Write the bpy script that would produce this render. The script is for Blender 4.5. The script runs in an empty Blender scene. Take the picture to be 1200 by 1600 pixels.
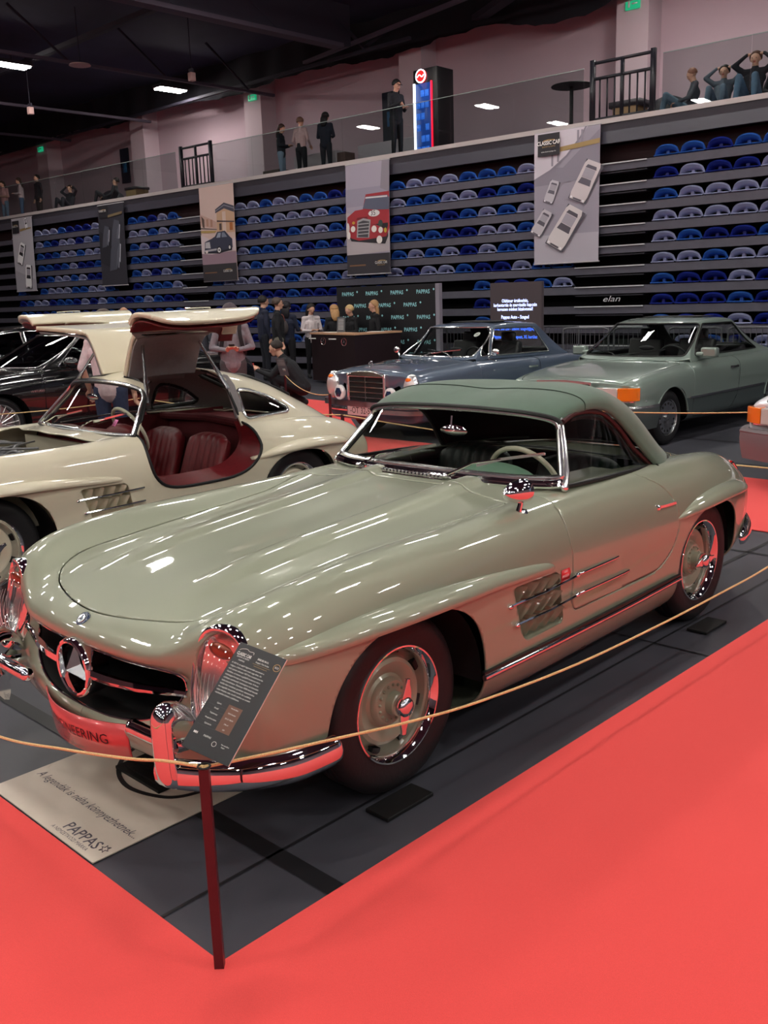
import bpy, bmesh, math, random
import numpy as np
from mathutils import Vector, Matrix, Euler
PI = math.pi
random.seed(7); rng = np.random.default_rng(7)
sc = bpy.context.scene
COL = sc.collection

# ------------------------------------------------------------------ camera
cam_d = bpy.data.cameras.new('camera'); cam = bpy.data.objects.new('camera', cam_d); COL.objects.link(cam)
_r = Vector((.6935, -.7197, -.0320)).normalized(); _f = Vector((.6977, .6820, -.2194)).normalized()
_r = (_r - _f * _r.dot(_f)).normalized(); _u = _r.cross(_f)
cam.matrix_world = Matrix(((_r.x, _u.x, -_f.x, -1.2904), (_r.y, _u.y, -_f.y, -1.9428), (_r.z, _u.z, -_f.z, 1.7660), (0, 0, 0, 1)))
cam_d.sensor_fit = 'VERTICAL'; cam_d.sensor_height = 36; cam_d.lens = 33.505
cam_d.clip_start = .05; cam_d.clip_end = 200
sc.camera = cam
# ------------------------------------------------------------------ view + world
sc.view_settings.view_transform = 'Standard'; sc.view_settings.look = 'None'
sc.view_settings.gamma = 1; sc.view_settings.use_curve_mapping = False
sc.view_settings.exposure = 0.74
wd = bpy.data.worlds.new('hall_air'); sc.world = wd; wd.use_nodes = True
wd.node_tree.nodes['Background'].inputs[0].default_value = (.56, .60, .80, 1)
wd.node_tree.nodes['Background'].inputs[1].default_value = .15

# ------------------------------------------------------------------ materials
MATS = {}
def srgb(h):
    if isinstance(h, str):
        h = [int(h[i:i+2], 16) / 255 for i in (0, 2, 4)]
    return tuple(((c / 12.92) if c <= .04045 else ((c + .055) / 1.055) ** 2.4) for c in h) + (1,)
def mat(name, color='808080', rough=.5, metal=0., coat=0., coat_rough=.03, spec=.5, emit=None, estr=1., alpha=1., trans=0., ior=1.45, noise=None, bump=None, sheen=0.):
    """procedural principled material; noise=(scale, amount, stretch) mottles the colour, bump=(scale, strength)"""
    if name in MATS: return MATS[name]
    m = bpy.data.materials.new(name); m.use_nodes = True; nt = m.node_tree; b = nt.nodes['Principled BSDF']
    c = srgb(color)
    b.inputs['Base Color'].default_value = c; b.inputs['Roughness'].default_value = rough; b.inputs['Metallic'].default_value = metal
    b.inputs['Coat Weight'].default_value = coat; b.inputs['Coat Roughness'].default_value = coat_rough
    b.inputs['Specular IOR Level'].default_value = spec; b.inputs['Alpha'].default_value = alpha
    b.inputs['Transmission Weight'].default_value = trans; b.inputs['IOR'].default_value = ior
    b.inputs['Sheen Weight'].default_value = sheen
    if emit: b.inputs['Emission Color'].default_value = srgb(emit); b.inputs['Emission Strength'].default_value = estr
    tc = None
    if noise or bump:
        tc = nt.nodes.new('ShaderNodeTexCoord')
    if noise:
        n = nt.nodes.new('ShaderNodeTexNoise'); n.inputs['Scale'].default_value = noise[0]; n.inputs['Detail'].default_value = 6
        mp = nt.nodes.new('ShaderNodeMapping'); st = noise[2] if len(noise) > 2 else (1, 1, 1)
        mp.inputs['Scale'].default_value = st
        nt.links.new(tc.outputs['Object'], mp.inputs[0]); nt.links.new(mp.outputs[0], n.inputs[0])
        mx = nt.nodes.new('ShaderNodeMix'); mx.data_type = 'RGBA'; mr = nt.nodes.new('ShaderNodeMapRange')
        mr.inputs[1].default_value = .3; mr.inputs[2].default_value = .7
        nt.links.new(n.outputs[0], mr.inputs[0]); nt.links.new(mr.outputs[0], mx.inputs[0])
        k = noise[1]
        mx.inputs[6].default_value = tuple(min(1, v * (1 - k)) for v in c[:3]) + (1,)
        mx.inputs[7].default_value = tuple(min(1, v * (1 + k)) for v in c[:3]) + (1,)
        nt.links.new(mx.outputs[2], b.inputs['Base Color'])
    if bump:
        n2 = nt.nodes.new('ShaderNodeTexNoise'); n2.inputs['Scale'].default_value = bump[0]; n2.inputs['Detail'].default_value = 4
        nt.links.new(tc.outputs['Object'], n2.inputs[0])
        bp = nt.nodes.new('ShaderNodeBump'); bp.inputs['Strength'].default_value = bump[1]; bp.inputs['Distance'].default_value = .01
        nt.links.new(n2.outputs[0], bp.inputs['Height']); nt.links.new(bp.outputs[0], b.inputs['Normal'])
    MATS[name] = m
    return m
def glass(name, tint=(1, 1, 1), dark=.25, refl=1.):
    """thin pane: tinted see-through mixed with a mirror reflection by facing angle"""
    if name in MATS: return MATS[name]
    m = bpy.data.materials.new(name); m.use_nodes = True; nt = m.node_tree; nt.nodes.clear()
    o = nt.nodes.new('ShaderNodeOutputMaterial'); t = nt.nodes.new('ShaderNodeBsdfTransparent'); g = nt.nodes.new('ShaderNodeBsdfGlossy')
    mx = nt.nodes.new('ShaderNodeMixShader'); lw = nt.nodes.new('ShaderNodeLayerWeight'); lw.inputs[0].default_value = .5
    pw = nt.nodes.new('ShaderNodeMath'); pw.operation = 'POWER'; pw.inputs[1].default_value = 5; nt.links.new(lw.outputs['Facing'], pw.inputs[0])
    fr = nt.nodes.new('ShaderNodeMath'); fr.operation = 'MULTIPLY_ADD'; fr.inputs[1].default_value = .92; fr.inputs[2].default_value = .05; nt.links.new(pw.outputs[0], fr.inputs[0])
    t.inputs[0].default_value = tuple(v * (1 - dark) for v in tint) + (1,); g.inputs[1].default_value = .0
    g.inputs[0].default_value = (refl, refl, refl, 1)
    nt.links.new(fr.outputs[0], mx.inputs[0]); nt.links.new(t.outputs[0], mx.inputs[1]); nt.links.new(g.outputs[0], mx.inputs[2])
    nt.links.new(mx.outputs[0], o.inputs[0]); MATS[name] = m
    return m

# ------------------------------------------------------------------ object helpers
def tag(o, label=None, cat=None, group=None, kind=None):
    if label: o['label'] = label
    if cat: o['category'] = cat
    if group: o['group'] = group
    if kind: o['kind'] = kind
    return o
def link(o, parent=None):
    COL.objects.link(o)
    if parent is not None: o.parent = parent
    return o
def empty(name, loc=(0, 0, 0), rz=0, label=None, cat=None, group=None):
    o = bpy.data.objects.new(name, None); o.location = loc; o.rotation_euler = (0, 0, rz); o.empty_display_size = .1
    link(o); return tag(o, label, cat, group)
def mesh(name, V, Fc, m, parent=None, smooth=True, auto=None, mats=None, fm=None):
    me = bpy.data.meshes.new(name); me.from_pydata([tuple(map(float, v)) for v in V], [], [tuple(map(int, f)) for f in Fc])
    if mats:
        for x in mats: me.materials.append(x)
        if fm is not None: me.polygons.foreach_set('material_index', list(fm))
    elif m is not None: me.materials.append(m)
    if smooth: me.polygons.foreach_set('use_smooth', [True] * len(me.polygons))
    me.update()
    o = bpy.data.objects.new(name, me); link(o, parent)
    if auto: sharp(o, auto)
    return o
def sharp(o, deg=35):
    me = o.data; bm = bmesh.new(); bm.from_mesh(me); a = math.radians(deg)
    for e in bm.edges:
        if len(e.link_faces) == 2: e.smooth = e.calc_face_angle(0) < a
    for f in bm.faces: f.smooth = True
    bm.to_mesh(me); bm.free(); return o
def solid(o, t, off=-1):
    md = o.modifiers.new('thickness', 'SOLIDIFY'); md.thickness = t; md.offset = off; return o
def copy_tree(o, parent=None):
    c = o.copy(); COL.objects.link(c); c.parent = parent
    for ch in list(o.children): copy_tree(ch, c)
    return c
class MB:
    """collects shapes for ONE mesh object"""
    def __init__(s): s.V = []; s.F = []; s.M = []; s.mi = 0
    def add(s, V, F):
        b = len(s.V); s.V += [tuple(v) for v in V]; s.F += [tuple(i + b for i in f) for f in F]; s.M += [s.mi] * len(F); return s
    def box(s, c, d, rz=0, M=None):
        x, y, z = [v / 2 for v in d]; P = []
        for sx, sy, sz in ((-1,-1,-1),(1,-1,-1),(1,1,-1),(-1,1,-1),(-1,-1,1),(1,-1,1),(1,1,1),(-1,1,1)):
            v = Vector((sx * x, sy * y, sz * z))
            if rz: v = Matrix.Rotation(rz, 3, 'Z') @ v
            if M is not None: v = M @ v
            P.append((v.x + c[0], v.y + c[1], v.z + c[2]))
        return s.add(P, [(0,3,2,1),(4,5,6,7),(0,1,5,4),(1,2,6,5),(2,3,7,6),(3,0,4,7)])
    def tube(s, pts, r, n=8, cap=True, closed=False):
        V, F = sweep(pts, circle(1, n), r, cap, closed); return s.add(V, F)
    def bar(s, pts, prof, cap=True, up=None, closed=False):
        V, F = sweep(pts, prof, 1, cap, closed, up); return s.add(V, F)
    def lathe(s, prof, n=32, axis='z', c=(0, 0, 0), arc=2 * PI):
        V, F = lathe(prof, n, axis, c, arc); return s.add(V, F)
    def prism(s, poly, z0, z1, axis='z', off=(0, 0, 0)):
        V, F = prism(poly, z0, z1, axis, off); return s.add(V, F)
    def ball(s, c, r, n=10):
        r = r if hasattr(r, '__len__') else (r, r, r)
        V = []; F = []; h = max(4, n // 2 + 1)
        for i in range(h + 1):
            a = PI * i / h
            for j in range(n):
                b = 2 * PI * j / n
                V.append((c[0] + r[0] * math.sin(a) * math.cos(b), c[1] + r[1] * math.sin(a) * math.sin(b), c[2] + r[2] * math.cos(a)))
        for i in range(h):
            for j in range(n):
                F.append((i * n + j, (i + 1) * n + j, (i + 1) * n + (j + 1) % n, i * n + (j + 1) % n))
        return s.add(V, F)
    def build(s, name, m, parent=None, auto=35, bevel=0, smooth=True):
        mats = m if isinstance(m, (list, tuple)) else None
        o = mesh(name, s.V, s.F, None if mats else m, parent, smooth, None, mats, s.M if mats else None)
        if smooth and auto: sharp(o, auto)
        if bevel:
            b = o.modifiers.new('soft_edges', 'BEVEL'); b.width = bevel; b.segments = 2; b.limit_method = 'ANGLE'; b.angle_limit = math.radians(40)
        return o
def circle(r, n=12, sx=1, sy=1): return [(r * sx * math.cos(2 * PI * i / n), r * sy * math.sin(2 * PI * i / n)) for i in range(n)]
def sweep(pts, prof, scale=1, cap=True, closed=False, up=None):
    """prof (a,b) swept along pts; a along side vector, b along up vector"""
    P = [Vector(p) for p in pts]; n = len(P); k = len(prof)
    sc_ = scale if hasattr(scale, '__len__') else [scale] * n
    V = []; F = []; prev = None
    for i in range(n):
        if closed: t = P[(i + 1) % n] - P[i - 1]
        else: t = P[min(i + 1, n - 1)] - P[max(i - 1, 0)]
        t = t.normalized() if t.length > 1e-9 else Vector((1, 0, 0))
        if up is not None:
            b = Vector(up if not callable(up) else up(i)); sd = t.cross(b).normalized(); b = sd.cross(t).normalized()
        else:
            if prev is None:
                b = Vector((0, 0, 1)) if abs(t.z) < .9 else Vector((1, 0, 0))
            else: b = prev
            sd = t.cross(b).normalized(); b = sd.cross(t).normalized(); prev = b
        s_ = sc_[i]
        for (x, y) in prof:
            v = P[i] + sd * x * s_ + b * y * s_; V.append((v.x, v.y, v.z))
    m = n if closed else n - 1
    for i in range(m):
        a0 = i * k; a1 = ((i + 1) % n) * k
        for j in range(k): F.append((a0 + j, a0 + (j + 1) % k, a1 + (j + 1) % k, a1 + j))
    if cap and not closed:
        F.append(tuple(reversed(range(k)))); F.append(tuple(range((n - 1) * k, n * k)))
    return V, [tuple(reversed(f)) for f in F]
def lathe(prof, n=32, axis='z', c=(0, 0, 0), arc=2 * PI):
    """prof: (radius, height) list"""
    V = []; F = []; full = abs(arc - 2 * PI) < 1e-6; m = n if full else n + 1
    for (r, h) in prof:
        for j in range(m):
            a = arc * j / n; x, y = r * math.cos(a), r * math.sin(a)
            if axis == 'z': p = (x, y, h)
            elif axis == 'y': p = (x, h, y)
            else: p = (h, x, y)
            V.append((p[0] + c[0], p[1] + c[1], p[2] + c[2]))
    for i in range(len(prof) - 1):
        for j in range(n):
            j2 = (j + 1) % m
            F.append((i * m + j, i * m + j2, (i + 1) * m + j2, (i + 1) * m + j))
    if axis == 'y': F = [tuple(reversed(f)) for f in F]
    return V, F
def prism(poly, z0, z1, axis='z', off=(0, 0, 0)):
    n = len(poly); V = []
    for z in (z0, z1):
        for (x, y) in poly:
            p = (x, y, z) if axis == 'z' else ((x, z, y) if axis == 'y' else (z, x, y))
            V.append((p[0] + off[0], p[1] + off[1], p[2] + off[2]))
    F = [tuple(reversed(range(n))), tuple(range(n, 2 * n))] + [(i, (i + 1) % n, n + (i + 1) % n, n + i) for i in range(n)]
    ar = sum(poly[i][0] * poly[(i + 1) % n][1] - poly[(i + 1) % n][0] * poly[i][1] for i in range(n))
    if (ar < 0) != (axis == 'y'): F = [tuple(reversed(f)) for f in F]
    return V, F
def crv(pts, n=8, closed=False):
    """Catmull-Rom through points"""
    P = [np.array(p, float) for p in pts]; N = len(P); out = []
    m = N if closed else N - 1
    for i in range(m):
        p1, p2 = P[i], P[(i + 1) % N]
        p0 = P[i - 1] if (closed or i > 0) else 2 * p1 - p2
        p3 = P[(i + 2) % N] if (closed or i + 2 < N) else 2 * p2 - p1
        for j in range(n):
            t = j / n
            out.append(tuple(.5 * ((2 * p1) + (-p0 + p2) * t + (2 * p0 - 5 * p1 + 4 * p2 - p3) * t * t + (-p0 + 3 * p1 - 3 * p2 + p3) * t ** 3)))
    if not closed: out.append(tuple(P[-1]))
    return out
def text(name, s, size, m, parent, loc, rot=(0, 0, 0), align='CENTER', ext=.0, shear=0, sx=1., bold=0., spacing=1.):
    cu = bpy.data.curves.new(name, 'FONT'); cu.body = s; cu.size = size; cu.align_x = align; cu.align_y = 'CENTER'
    cu.extrude = ext; cu.shear = shear; cu.offset = bold; cu.resolution_u = 2; cu.space_character = spacing
    t = bpy.data.objects.new(name + '_curve', cu); COL.objects.link(t)
    dg = bpy.context.evaluated_depsgraph_get(); me = bpy.data.meshes.new_from_object(t.evaluated_get(dg)); me.name = name
    bpy.data.objects.remove(t); bpy.data.curves.remove(cu)
    me.materials.clear(); me.materials.append(m)
    o = bpy.data.objects.new(name, me); link(o, parent); o.location = loc; o.rotation_euler = rot; o.scale = (sx, 1, 1)
    return o

# ------------------------------------------------------------------ smooth sheet metal: tensor splines and clean cuts
def nspline(t, P, tt):
    """natural cubic spline of P (n,...) at knots t, sampled at tt"""
    n = len(t); P = np.asarray(P, float); h = np.diff(t); A = np.zeros((n, n)); B = np.zeros(P.shape)
    A[0, 0] = A[-1, -1] = 1
    for i in range(1, n - 1):
        A[i, i-1] = h[i-1]; A[i, i] = 2 * (h[i-1] + h[i]); A[i, i+1] = h[i]
        B[i] = 6 * ((P[i+1] - P[i]) / h[i] - (P[i] - P[i-1]) / h[i-1])
    M = np.linalg.solve(A, B.reshape(n, -1)).reshape(P.shape)
    idx = np.clip(np.searchsorted(t, tt, side='right') - 1, 0, n - 2)
    hh = h[idx]; a = (t[idx+1] - tt) / hh; b = (tt - t[idx]) / hh
    sh = (-1,) + (1,) * (P.ndim - 1); a = a.reshape(sh); b = b.reshape(sh); hh = hh.reshape(sh)
    return a * P[idx] + b * P[idx+1] + ((a**3 - a) * M[idx] + (b**3 - b) * M[idx+1]) * hh * hh / 6
def sheet(cage, nu, nv, smooth=2, mirror_ends=True):
    """cage[S][K] half sections (y>=0), v runs from the top centre to the bottom centre. Returns the FULL grid (nu, 2nv-1.., 3)"""
    G = np.array(cage, float); S, K, _ = G.shape
    m = 3
    flip = np.array([1, -1, 1.])
    if mirror_ends: E = np.concatenate([G[:, m:0:-1] * flip, G, G[:, -2:-2 - m:-1] * flip], 1)
    else: E = np.concatenate([G[:, m:0:-1] * flip, G], 1)
    dv = np.sqrt(np.linalg.norm(np.diff(E, axis=1), axis=2) + 1e-9).mean(0)
    tv = np.concatenate([[0], np.cumsum(dv)]); t0, t1 = tv[m], tv[m + K - 1]
    E = np.swapaxes(E, 0, 1); D = nspline(tv, E, np.linspace(t0, t1, nv)); D = np.swapaxes(D, 0, 1)
    du = np.sqrt(np.linalg.norm(np.diff(G, axis=0), axis=2) + 1e-9).mean(1); tu = np.concatenate([[0], np.cumsum(du)])
    D = nspline(tu, D, np.linspace(0, tu[-1], nu))
    for _ in range(smooth):
        D[1:-1] = .5 * D[1:-1] + .25 * (D[:-2] + D[2:])
        C = D.copy(); C[:, 1:-1] = .5 * D[:, 1:-1] + .25 * (D[:, :-2] + D[:, 2:]); D = C
    D[:, 0, 1] = 0
    if mirror_ends: D[:, -1, 1] = 0
    return D
def grid_faces(nu, nv, flip=False):
    F = [(i * nv + j, (i + 1) * nv + j, (i + 1) * nv + j + 1, i * nv + j + 1) for i in range(nu - 1) for j in range(nv - 1)]
    return [tuple(reversed(f)) for f in F] if flip else F
def full_grid(D, both=True):
    """half grid -> welded full grid (V, F), faces outward for u front->back, v top->bottom on the left side"""
    nu, nv, _ = D.shape
    Rr = D[:, ::-1].copy(); Rr[:, :, 1] *= -1
    A = np.concatenate([Rr[:, :-1], D], 1)
    return A.reshape(-1, 3), grid_faces(nu, 2 * nv - 1, True)
def clip(V, F, f):
    """split polygons at f=0; returns (V,F) where f<=0 and (V,F) where f>0. f: values per vertex or a function of (n,3) points"""
    V = np.asarray(V, float); fn = f if callable(f) else None
    s = fn(V) if fn else np.asarray(f, float); s = np.where(np.abs(s) < 1e-7, 1e-7, s)
    sgn = s <= 0; cr = set()
    for fc in F:
        n = len(fc)
        for i in range(n):
            a, b = fc[i], fc[i - 1]
            if sgn[a] != sgn[b]: cr.add((a, b) if a < b else (b, a))
    cr = sorted(cr); cache = {k: len(V) + i for i, k in enumerate(cr)}; VV = V
    if cr:
        ia = np.array([c[0] for c in cr]); ib = np.array([c[1] for c in cr])
        lo, hi, sl, sh = V[ia].copy(), V[ib].copy(), s[ia].copy(), s[ib].copy()
        p = lo + (hi - lo) * (sl / (sl - sh))[:, None]
        if fn is not None:
            for _ in range(3):
                fm = fn(p); same = (fm > 0) == (sl > 0)
                lo[same] = p[same]; sl[same] = fm[same]; hi[~same] = p[~same]; sh[~same] = fm[~same]
                dn = sl - sh; dn = np.where(np.abs(dn) < 1e-12, 1e-12, dn)
                p = lo + (hi - lo) * np.clip(sl / dn, 0, 1)[:, None]
        VV = np.concatenate([V, p])
    def cross(a, b): return cache[(a, b) if a < b else (b, a)]
    ins, out = [], []
    for fc in F:
        sg = [sgn[i] for i in fc]
        if all(sg): ins.append(fc); continue
        if not any(sg): out.append(fc); continue
        A, B = [], []; n = len(fc)
        for i in range(n):
            a, b = fc[i], fc[(i + 1) % n]
            (A if sgn[a] else B).append(a)
            if sgn[a] != sgn[b]:
                c = cross(a, b); A.append(c); B.append(c)
        if len(A) > 2: ins.append(tuple(A))
        if len(B) > 2: out.append(tuple(B))
    def comp(Fs):
        if not Fs: return np.zeros((0, 3)), []
        u = sorted({i for f_ in Fs for i in f_}); mp = {k: i for i, k in enumerate(u)}
        return VV[u], [tuple(mp[i] for i in f_) for f_ in Fs]
    return comp(ins), comp(out)
def poly_sdf(P, poly):
    """signed distance (negative inside) of 2D points P (n,2) to polygon"""
    P = np.asarray(P, float); Q = np.asarray(poly, float); n = len(Q)
    d = np.full(len(P), 1e9); ins = np.zeros(len(P), bool)
    for i in range(n):
        a, b = Q[i], Q[(i + 1) % n]; e = b - a; w = P - a
        t = np.clip((w @ e) / max(e @ e, 1e-12), 0, 1); q = w - t[:, None] * e
        d = np.minimum(d, (q ** 2).sum(1))
        c = (a[1] > P[:, 1]) != (b[1] > P[:, 1])
        xx = a[0] + (P[:, 1] - a[1]) * (b[0] - a[0]) / (b[1] - a[1] if abs(b[1] - a[1]) > 1e-12 else 1e-12)
        ins ^= c & (P[:, 0] < xx)
    d = np.sqrt(d); return np.where(ins, -d, d)
def chaikin(P, k=2, closed=True):
    P = [np.array(p, float) for p in P]
    for _ in range(k):
        Q = []; n = len(P)
        for i in range(n if closed else n - 1):
            a, b = P[i], P[(i + 1) % n]; Q += [a * .75 + b * .25, a * .25 + b * .75]
        if not closed: Q = [P[0]] + Q + [P[-1]]
        P = Q
    return P
def rnd_poly(P, r, k=3):
    """round the corners of a polygon with radius r"""
    P = [np.array(p, float) for p in P]; out = []; n = len(P)
    for i in range(n):
        a, b, c = P[i - 1], P[i], P[(i + 1) % n]
        u, v = a - b, c - b; lu, lv = np.linalg.norm(u), np.linalg.norm(v); q = min(r, lu * .45, lv * .45)
        p0, p2 = b + u / lu * q, b + v / lv * q
        for j in range(k + 1):
            t = j / k; out.append((1 - t) ** 2 * p0 + 2 * t * (1 - t) * b + t * t * p2)
    return out
LAMP = 75.
# ------------------------------------------------------------------ shared materials
M_BLACK = mat('matt_black', '0b0b0c', .6)
M_RUBBER = mat('tyre_rubber', '17171a', .55, bump=(60, .1))
M_CHROME = mat('chrome', 'eceef0', .04, 1.)
M_CHROME2 = mat('polished_frame', 'f2f3f4', .2, 1.)
M_STEEL = mat('brushed_steel', 'a9abb0', .3, 1.)
M_SILVER = mat('satin_silver', 'c6c9cc', .25, 1.)
M_AMBER = mat('amber_lens', 'e8701a', .15, 0, .6)
M_BULB = mat('indicator_orange', '9a4a34', .25, .4, .6)
M_RED_LENS = mat('red_lens', 'a01010', .1, 0, .8)
M_LENS = glass('clear_lens', (1, 1, 1), .06, 1.)
M_REFL = mat('reflector', 'f0eeec', .22, 1.)
M_FLUTE = mat('lens_flute', 'e8e8e8', .1, .6)
M_BADGE = mat('badge_blue', '20304e', .25, 0, .8)
M_WHITE = mat('white_print', 'e8e8e4', .5)
M_GLASS = glass('car_glass', (.93, .97, .95), .12)
M_DARKGLASS = glass('dark_car_glass', (.8, .85, .85), .72)
M_CLEAR = glass('clear_glass', (.93, .97, .97), .10, .8)
M_SEAL = mat('rubber_seal', '101012', .45)
M_TRIMDARK = mat('dark_trim', '2a2b2e', .4)
# ================================================================== hall: ceiling lights, floor, carpets, ceiling, far wall
HZ = math.radians(2.5476)
def HW(d, a, z=0.):      # point given by depth from the far-wall frame, distance along it, height
    return (d * math.cos(HZ) - a * math.sin(HZ), d * math.sin(HZ) + a * math.cos(HZ), z)
def struct(name, o): o.name = name; o['kind'] = 'structure'; return o
M_LAMP = mat('lamp_panel', 'ffffff', .5, emit='fffaf2', estr=LAMP)
M_HOUSING = mat('lamp_housing', '3a3a40', .5)
def ceiling_light(x, y, z=8.5, lab='twin-strip ceiling light above the car rows'):
    b = MB(); b.box((0, 0, .07), (1.05, .50, .10)); b.box((0,0,.25),(.03,.03,.3))
    o = b.build('ceiling_light', M_HOUSING, None); o.location = (x, y, z); tag(o, lab, 'ceiling light', 'twin-strip ceiling lights over the hall')
    b = MB(); b.box((0, .13, .0), (.95, .15, .03)); b.box((0, -.13, .0), (.95, .15, .03)); b.build('diffuser', M_LAMP, o)
    return o
proto = None
for (y, xs) in ((25.7, (1.9, 7.2, 12.5, 17.8)), (20, (-8.7, -3.4, 1.9, 7.2)), (14, (-14, -8.7, -3.4, 1.9, 7.2, 12.5)), (8, (-14, -8.7, -3.4, 1.9, 7.2, 12.5, 17.5)), (2, (-14, -8.7, -3.4, 1.9, 7.2, 12.5)), (-4, (-14, -8.7, -3.4, 1.9, 7.2, 12.5)), (-10, (-14, -8.7, -3.4, 1.9, 7.2, 12.5)), (-16, (-8.7, -3.4, 1.9, 7.2))):
    for x in xs:
        seen = {17.8: 'right one of the two lit ceiling lights in view, above the seated balcony visitors', 12.5: 'left lit ceiling light, cut by the left edge of the photo'}.get(x) if y == 25.7 else None
        if proto is None: proto = ceiling_light(x, y); o = proto
        else: o = copy_tree(proto); o.location = (x, y, 8.5)
        if seen: o['label'] = seen
        else: o['label'] = 'twin-strip ceiling light over the show floor, outside the photo'
# ---- floor
M_FLOOR = mat('dark_floor_mat', '43434b', .42, spec=.4, noise=(1.3, .22), bump=(250, .05))
f = mesh('floor', [(-30,-30,-.004),(24,-30,-.004),(24,50,-.004),(-30,50,-.004)], [(0,1,2,3)], M_FLOOR); struct('floor', f)
M_SEAM = mat('floor_seam', '17171b', .5)
b = MB()
def flat(b, P, z): b.add([(x, y, z) for x, y in P], [tuple(range(len(P)))])
for (x0, y0, x1, y1, w) in ((.44,.0,.44,8,.07),(2.95,.0,2.95,8,.012),(4.9,.0,4.9,6,.03),(0,.30,5.5,.30,.012),(3.5,.66,5.5,.66,.03),(8.1,-6,8.1,8,.03),(9.4,-6,9.4,6,.03),(10.8,-6,10.8,14,.03),(12.2,-6,12.2,14,.03),(7.4,1.3,13,1.3,.02)):
    dx, dy = x1 - x0, y1 - y0; L = math.hypot(dx, dy); nx_, ny_ = -dy/L*w/2, dx/L*w/2
    flat(b, [(x0+nx_,y0+ny_),(x0-nx_,y0-ny_),(x1-nx_,y1-ny_),(x1+nx_,y1+ny_)], .0)
struct('trim_1', b.build('trim_1', M_SEAM, None, 0))
# ---- red carpets
M_RED = mat('red_carpet', 'ee504e', 1., spec=.05, noise=(900, .10), bump=(700, .25), sheen=.15)
def carpet(P, lab, nm='red_carpet'):
    b = MB(); b.prism(P, .0, .006); o = b.build(nm, M_RED, None, 0, smooth=False); return tag(o, lab, 'carpet')
carpet([(-14,-14),(6.3,-14),(6.3,0),(0,0),(0,30),(-14,30)], 'wide red carpet wrapping round the corner of the dark display floor in the foreground')
carpet([(5.5,.05),(7.4,.05),(7.4,6.9),(8.8,8.6),(9.5,9.25),(10.15,10.4),(10.3,11.7),(9.1,11.7),(8.5,9.3),(5.5,9.0)], 'red walkway carpet between the front car row and the rear car row')
# ---- printed floor banner under the roadster nose
M_BEIGE = mat('beige_vinyl', 'cdc2b4', .45, noise=(2.5, .05), spec=.4)
BN = MB(); BN.prism([(.010,.705),(.80,.705),(.80,1.46),(.010,1.46)], .0, .004); bn = tag(BN.build('floor_banner', M_BEIGE, None, 0, smooth=False), 'beige printed vinyl sheet on the floor under the roadster nose, with Hungarian slogan', 'floor banner')
M_INK = mat('grey_print', '55505a', .6); M_INKB = mat('black_print', '1c1b1e', .5)
text('slogan', 'A legendák is néha könnyezhetnek...', .052, M_INK, bn, (.190, 1.075, .0046), (0,0,-PI/2), shear=.25, sx=.92)
text('print_name', 'PAPPAS', .062, M_INK, bn, (.070, .880, .0046), (0,0,-PI/2), sx=1.05, bold=.0006)
text('print_tagline', 'A NEMZETKÖZI MÁRKA', .022, M_INK, bn, (.034, .905, .0046), (0,0,-PI/2))
b = MB(); cx_, cy_ = .078, .745
pts = [(cx_ + (.020 if k % 2 else .009) * math.cos(k*PI/6), cy_ + (.020 if k % 2 else .009) * math.sin(k*PI/6)) for k in range(12)]
b.tube([(x, y, .0052) for x, y in pts], .0015, 4, closed=True); b.build('print_star', M_INK, bn)
# shield outline and dark drip tray under the nose
b = MB(); sh = crv([(.62,1.33,0),(.50,1.30,0),(.40,1.20,0),(.355,1.06,0),(.385,.92,0),(.45,.84,0),(.60,.80,0)], 6)
b.bar([(x, y, .0052) for x, y, z in sh], [(-.009,-.001),(.009,-.001),(.009,.001),(-.009,.001)], up=(0,0,1)); b.build('print_shield', M_INKB, bn)
dt = MB(); dt.box((.50,1.07,.012), (.20,.30,.012)); 
for i in range(4): dt.box((.43+i*.045,1.07,.022),(.018,.24,.010))
tag(dt.build('drip_tray', M_BLACK, None, 0, smooth=False), 'small black tray lying on the beige floor sheet under the grille', 'tray')
for (x, y, lab) in ((1.0, .215, 'flat black pad under the front wheel of the roadster'), (3.40, .215, 'flat black pad under the rear wheel of the roadster')):
    b = MB(); b.box((x-.06, y-.01, .006), (.24, .11, .014)); tag(b.build('wheel_pad', M_BLACK, None, 0, smooth=False, bevel=.003), lab, 'pad', 'pads under the roadster wheels')
# ---- ceiling
M_CEIL = mat('ceiling_dark', '2a2740', .9, noise=(.35, .35))
o = mesh('ceiling', [(-30,-30,9.3),(24,-30,9.3),(24,50,9.3),(-30,50,9.3)], [(3,2,1,0)], M_CEIL); struct('ceiling', o)
M_BEAM = mat('ceiling_beam', '4a4150', .7); M_BEAM2 = mat('ceiling_beam_dark', '2b2735', .8)
tn = [1]
def beam(P, Q, w, h, m=M_BEAM):
    b = MB(); b.bar([P, Q], [(-w/2,-h/2),(w/2,-h/2),(w/2,h/2),(-w/2,h/2)], up=(0,0,1)); tn[0] += 1; struct('trim_%d' % tn[0], b.build('trim_%d' % tn[0], m, None, 0, smooth=False))
beam((-20,17.6,8.25),(17.6,17.6,8.25),.34,.10); beam((-20,17.6,8.8),(18,17.6,8.8),.05,1.0,M_BEAM2)
beam((-20,22.6,8.05),(19.5,22.6,8.05),.10,.08); beam((-20,28.8,8.1),(19,28.8,8.1),.10,.08); beam((-20,34.5,8.2),(19,34.5,8.2),.10,.08)
beam((18.6,16,8.3),(18.6,40,8.3),.10,.08,M_BEAM2); beam((13.0,10,8.7),(13.0,44,8.7),.16,.12,M_BEAM2); beam((8.0,10,8.7),(8.0,44,8.7),.16,.12,M_BEAM2)
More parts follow.
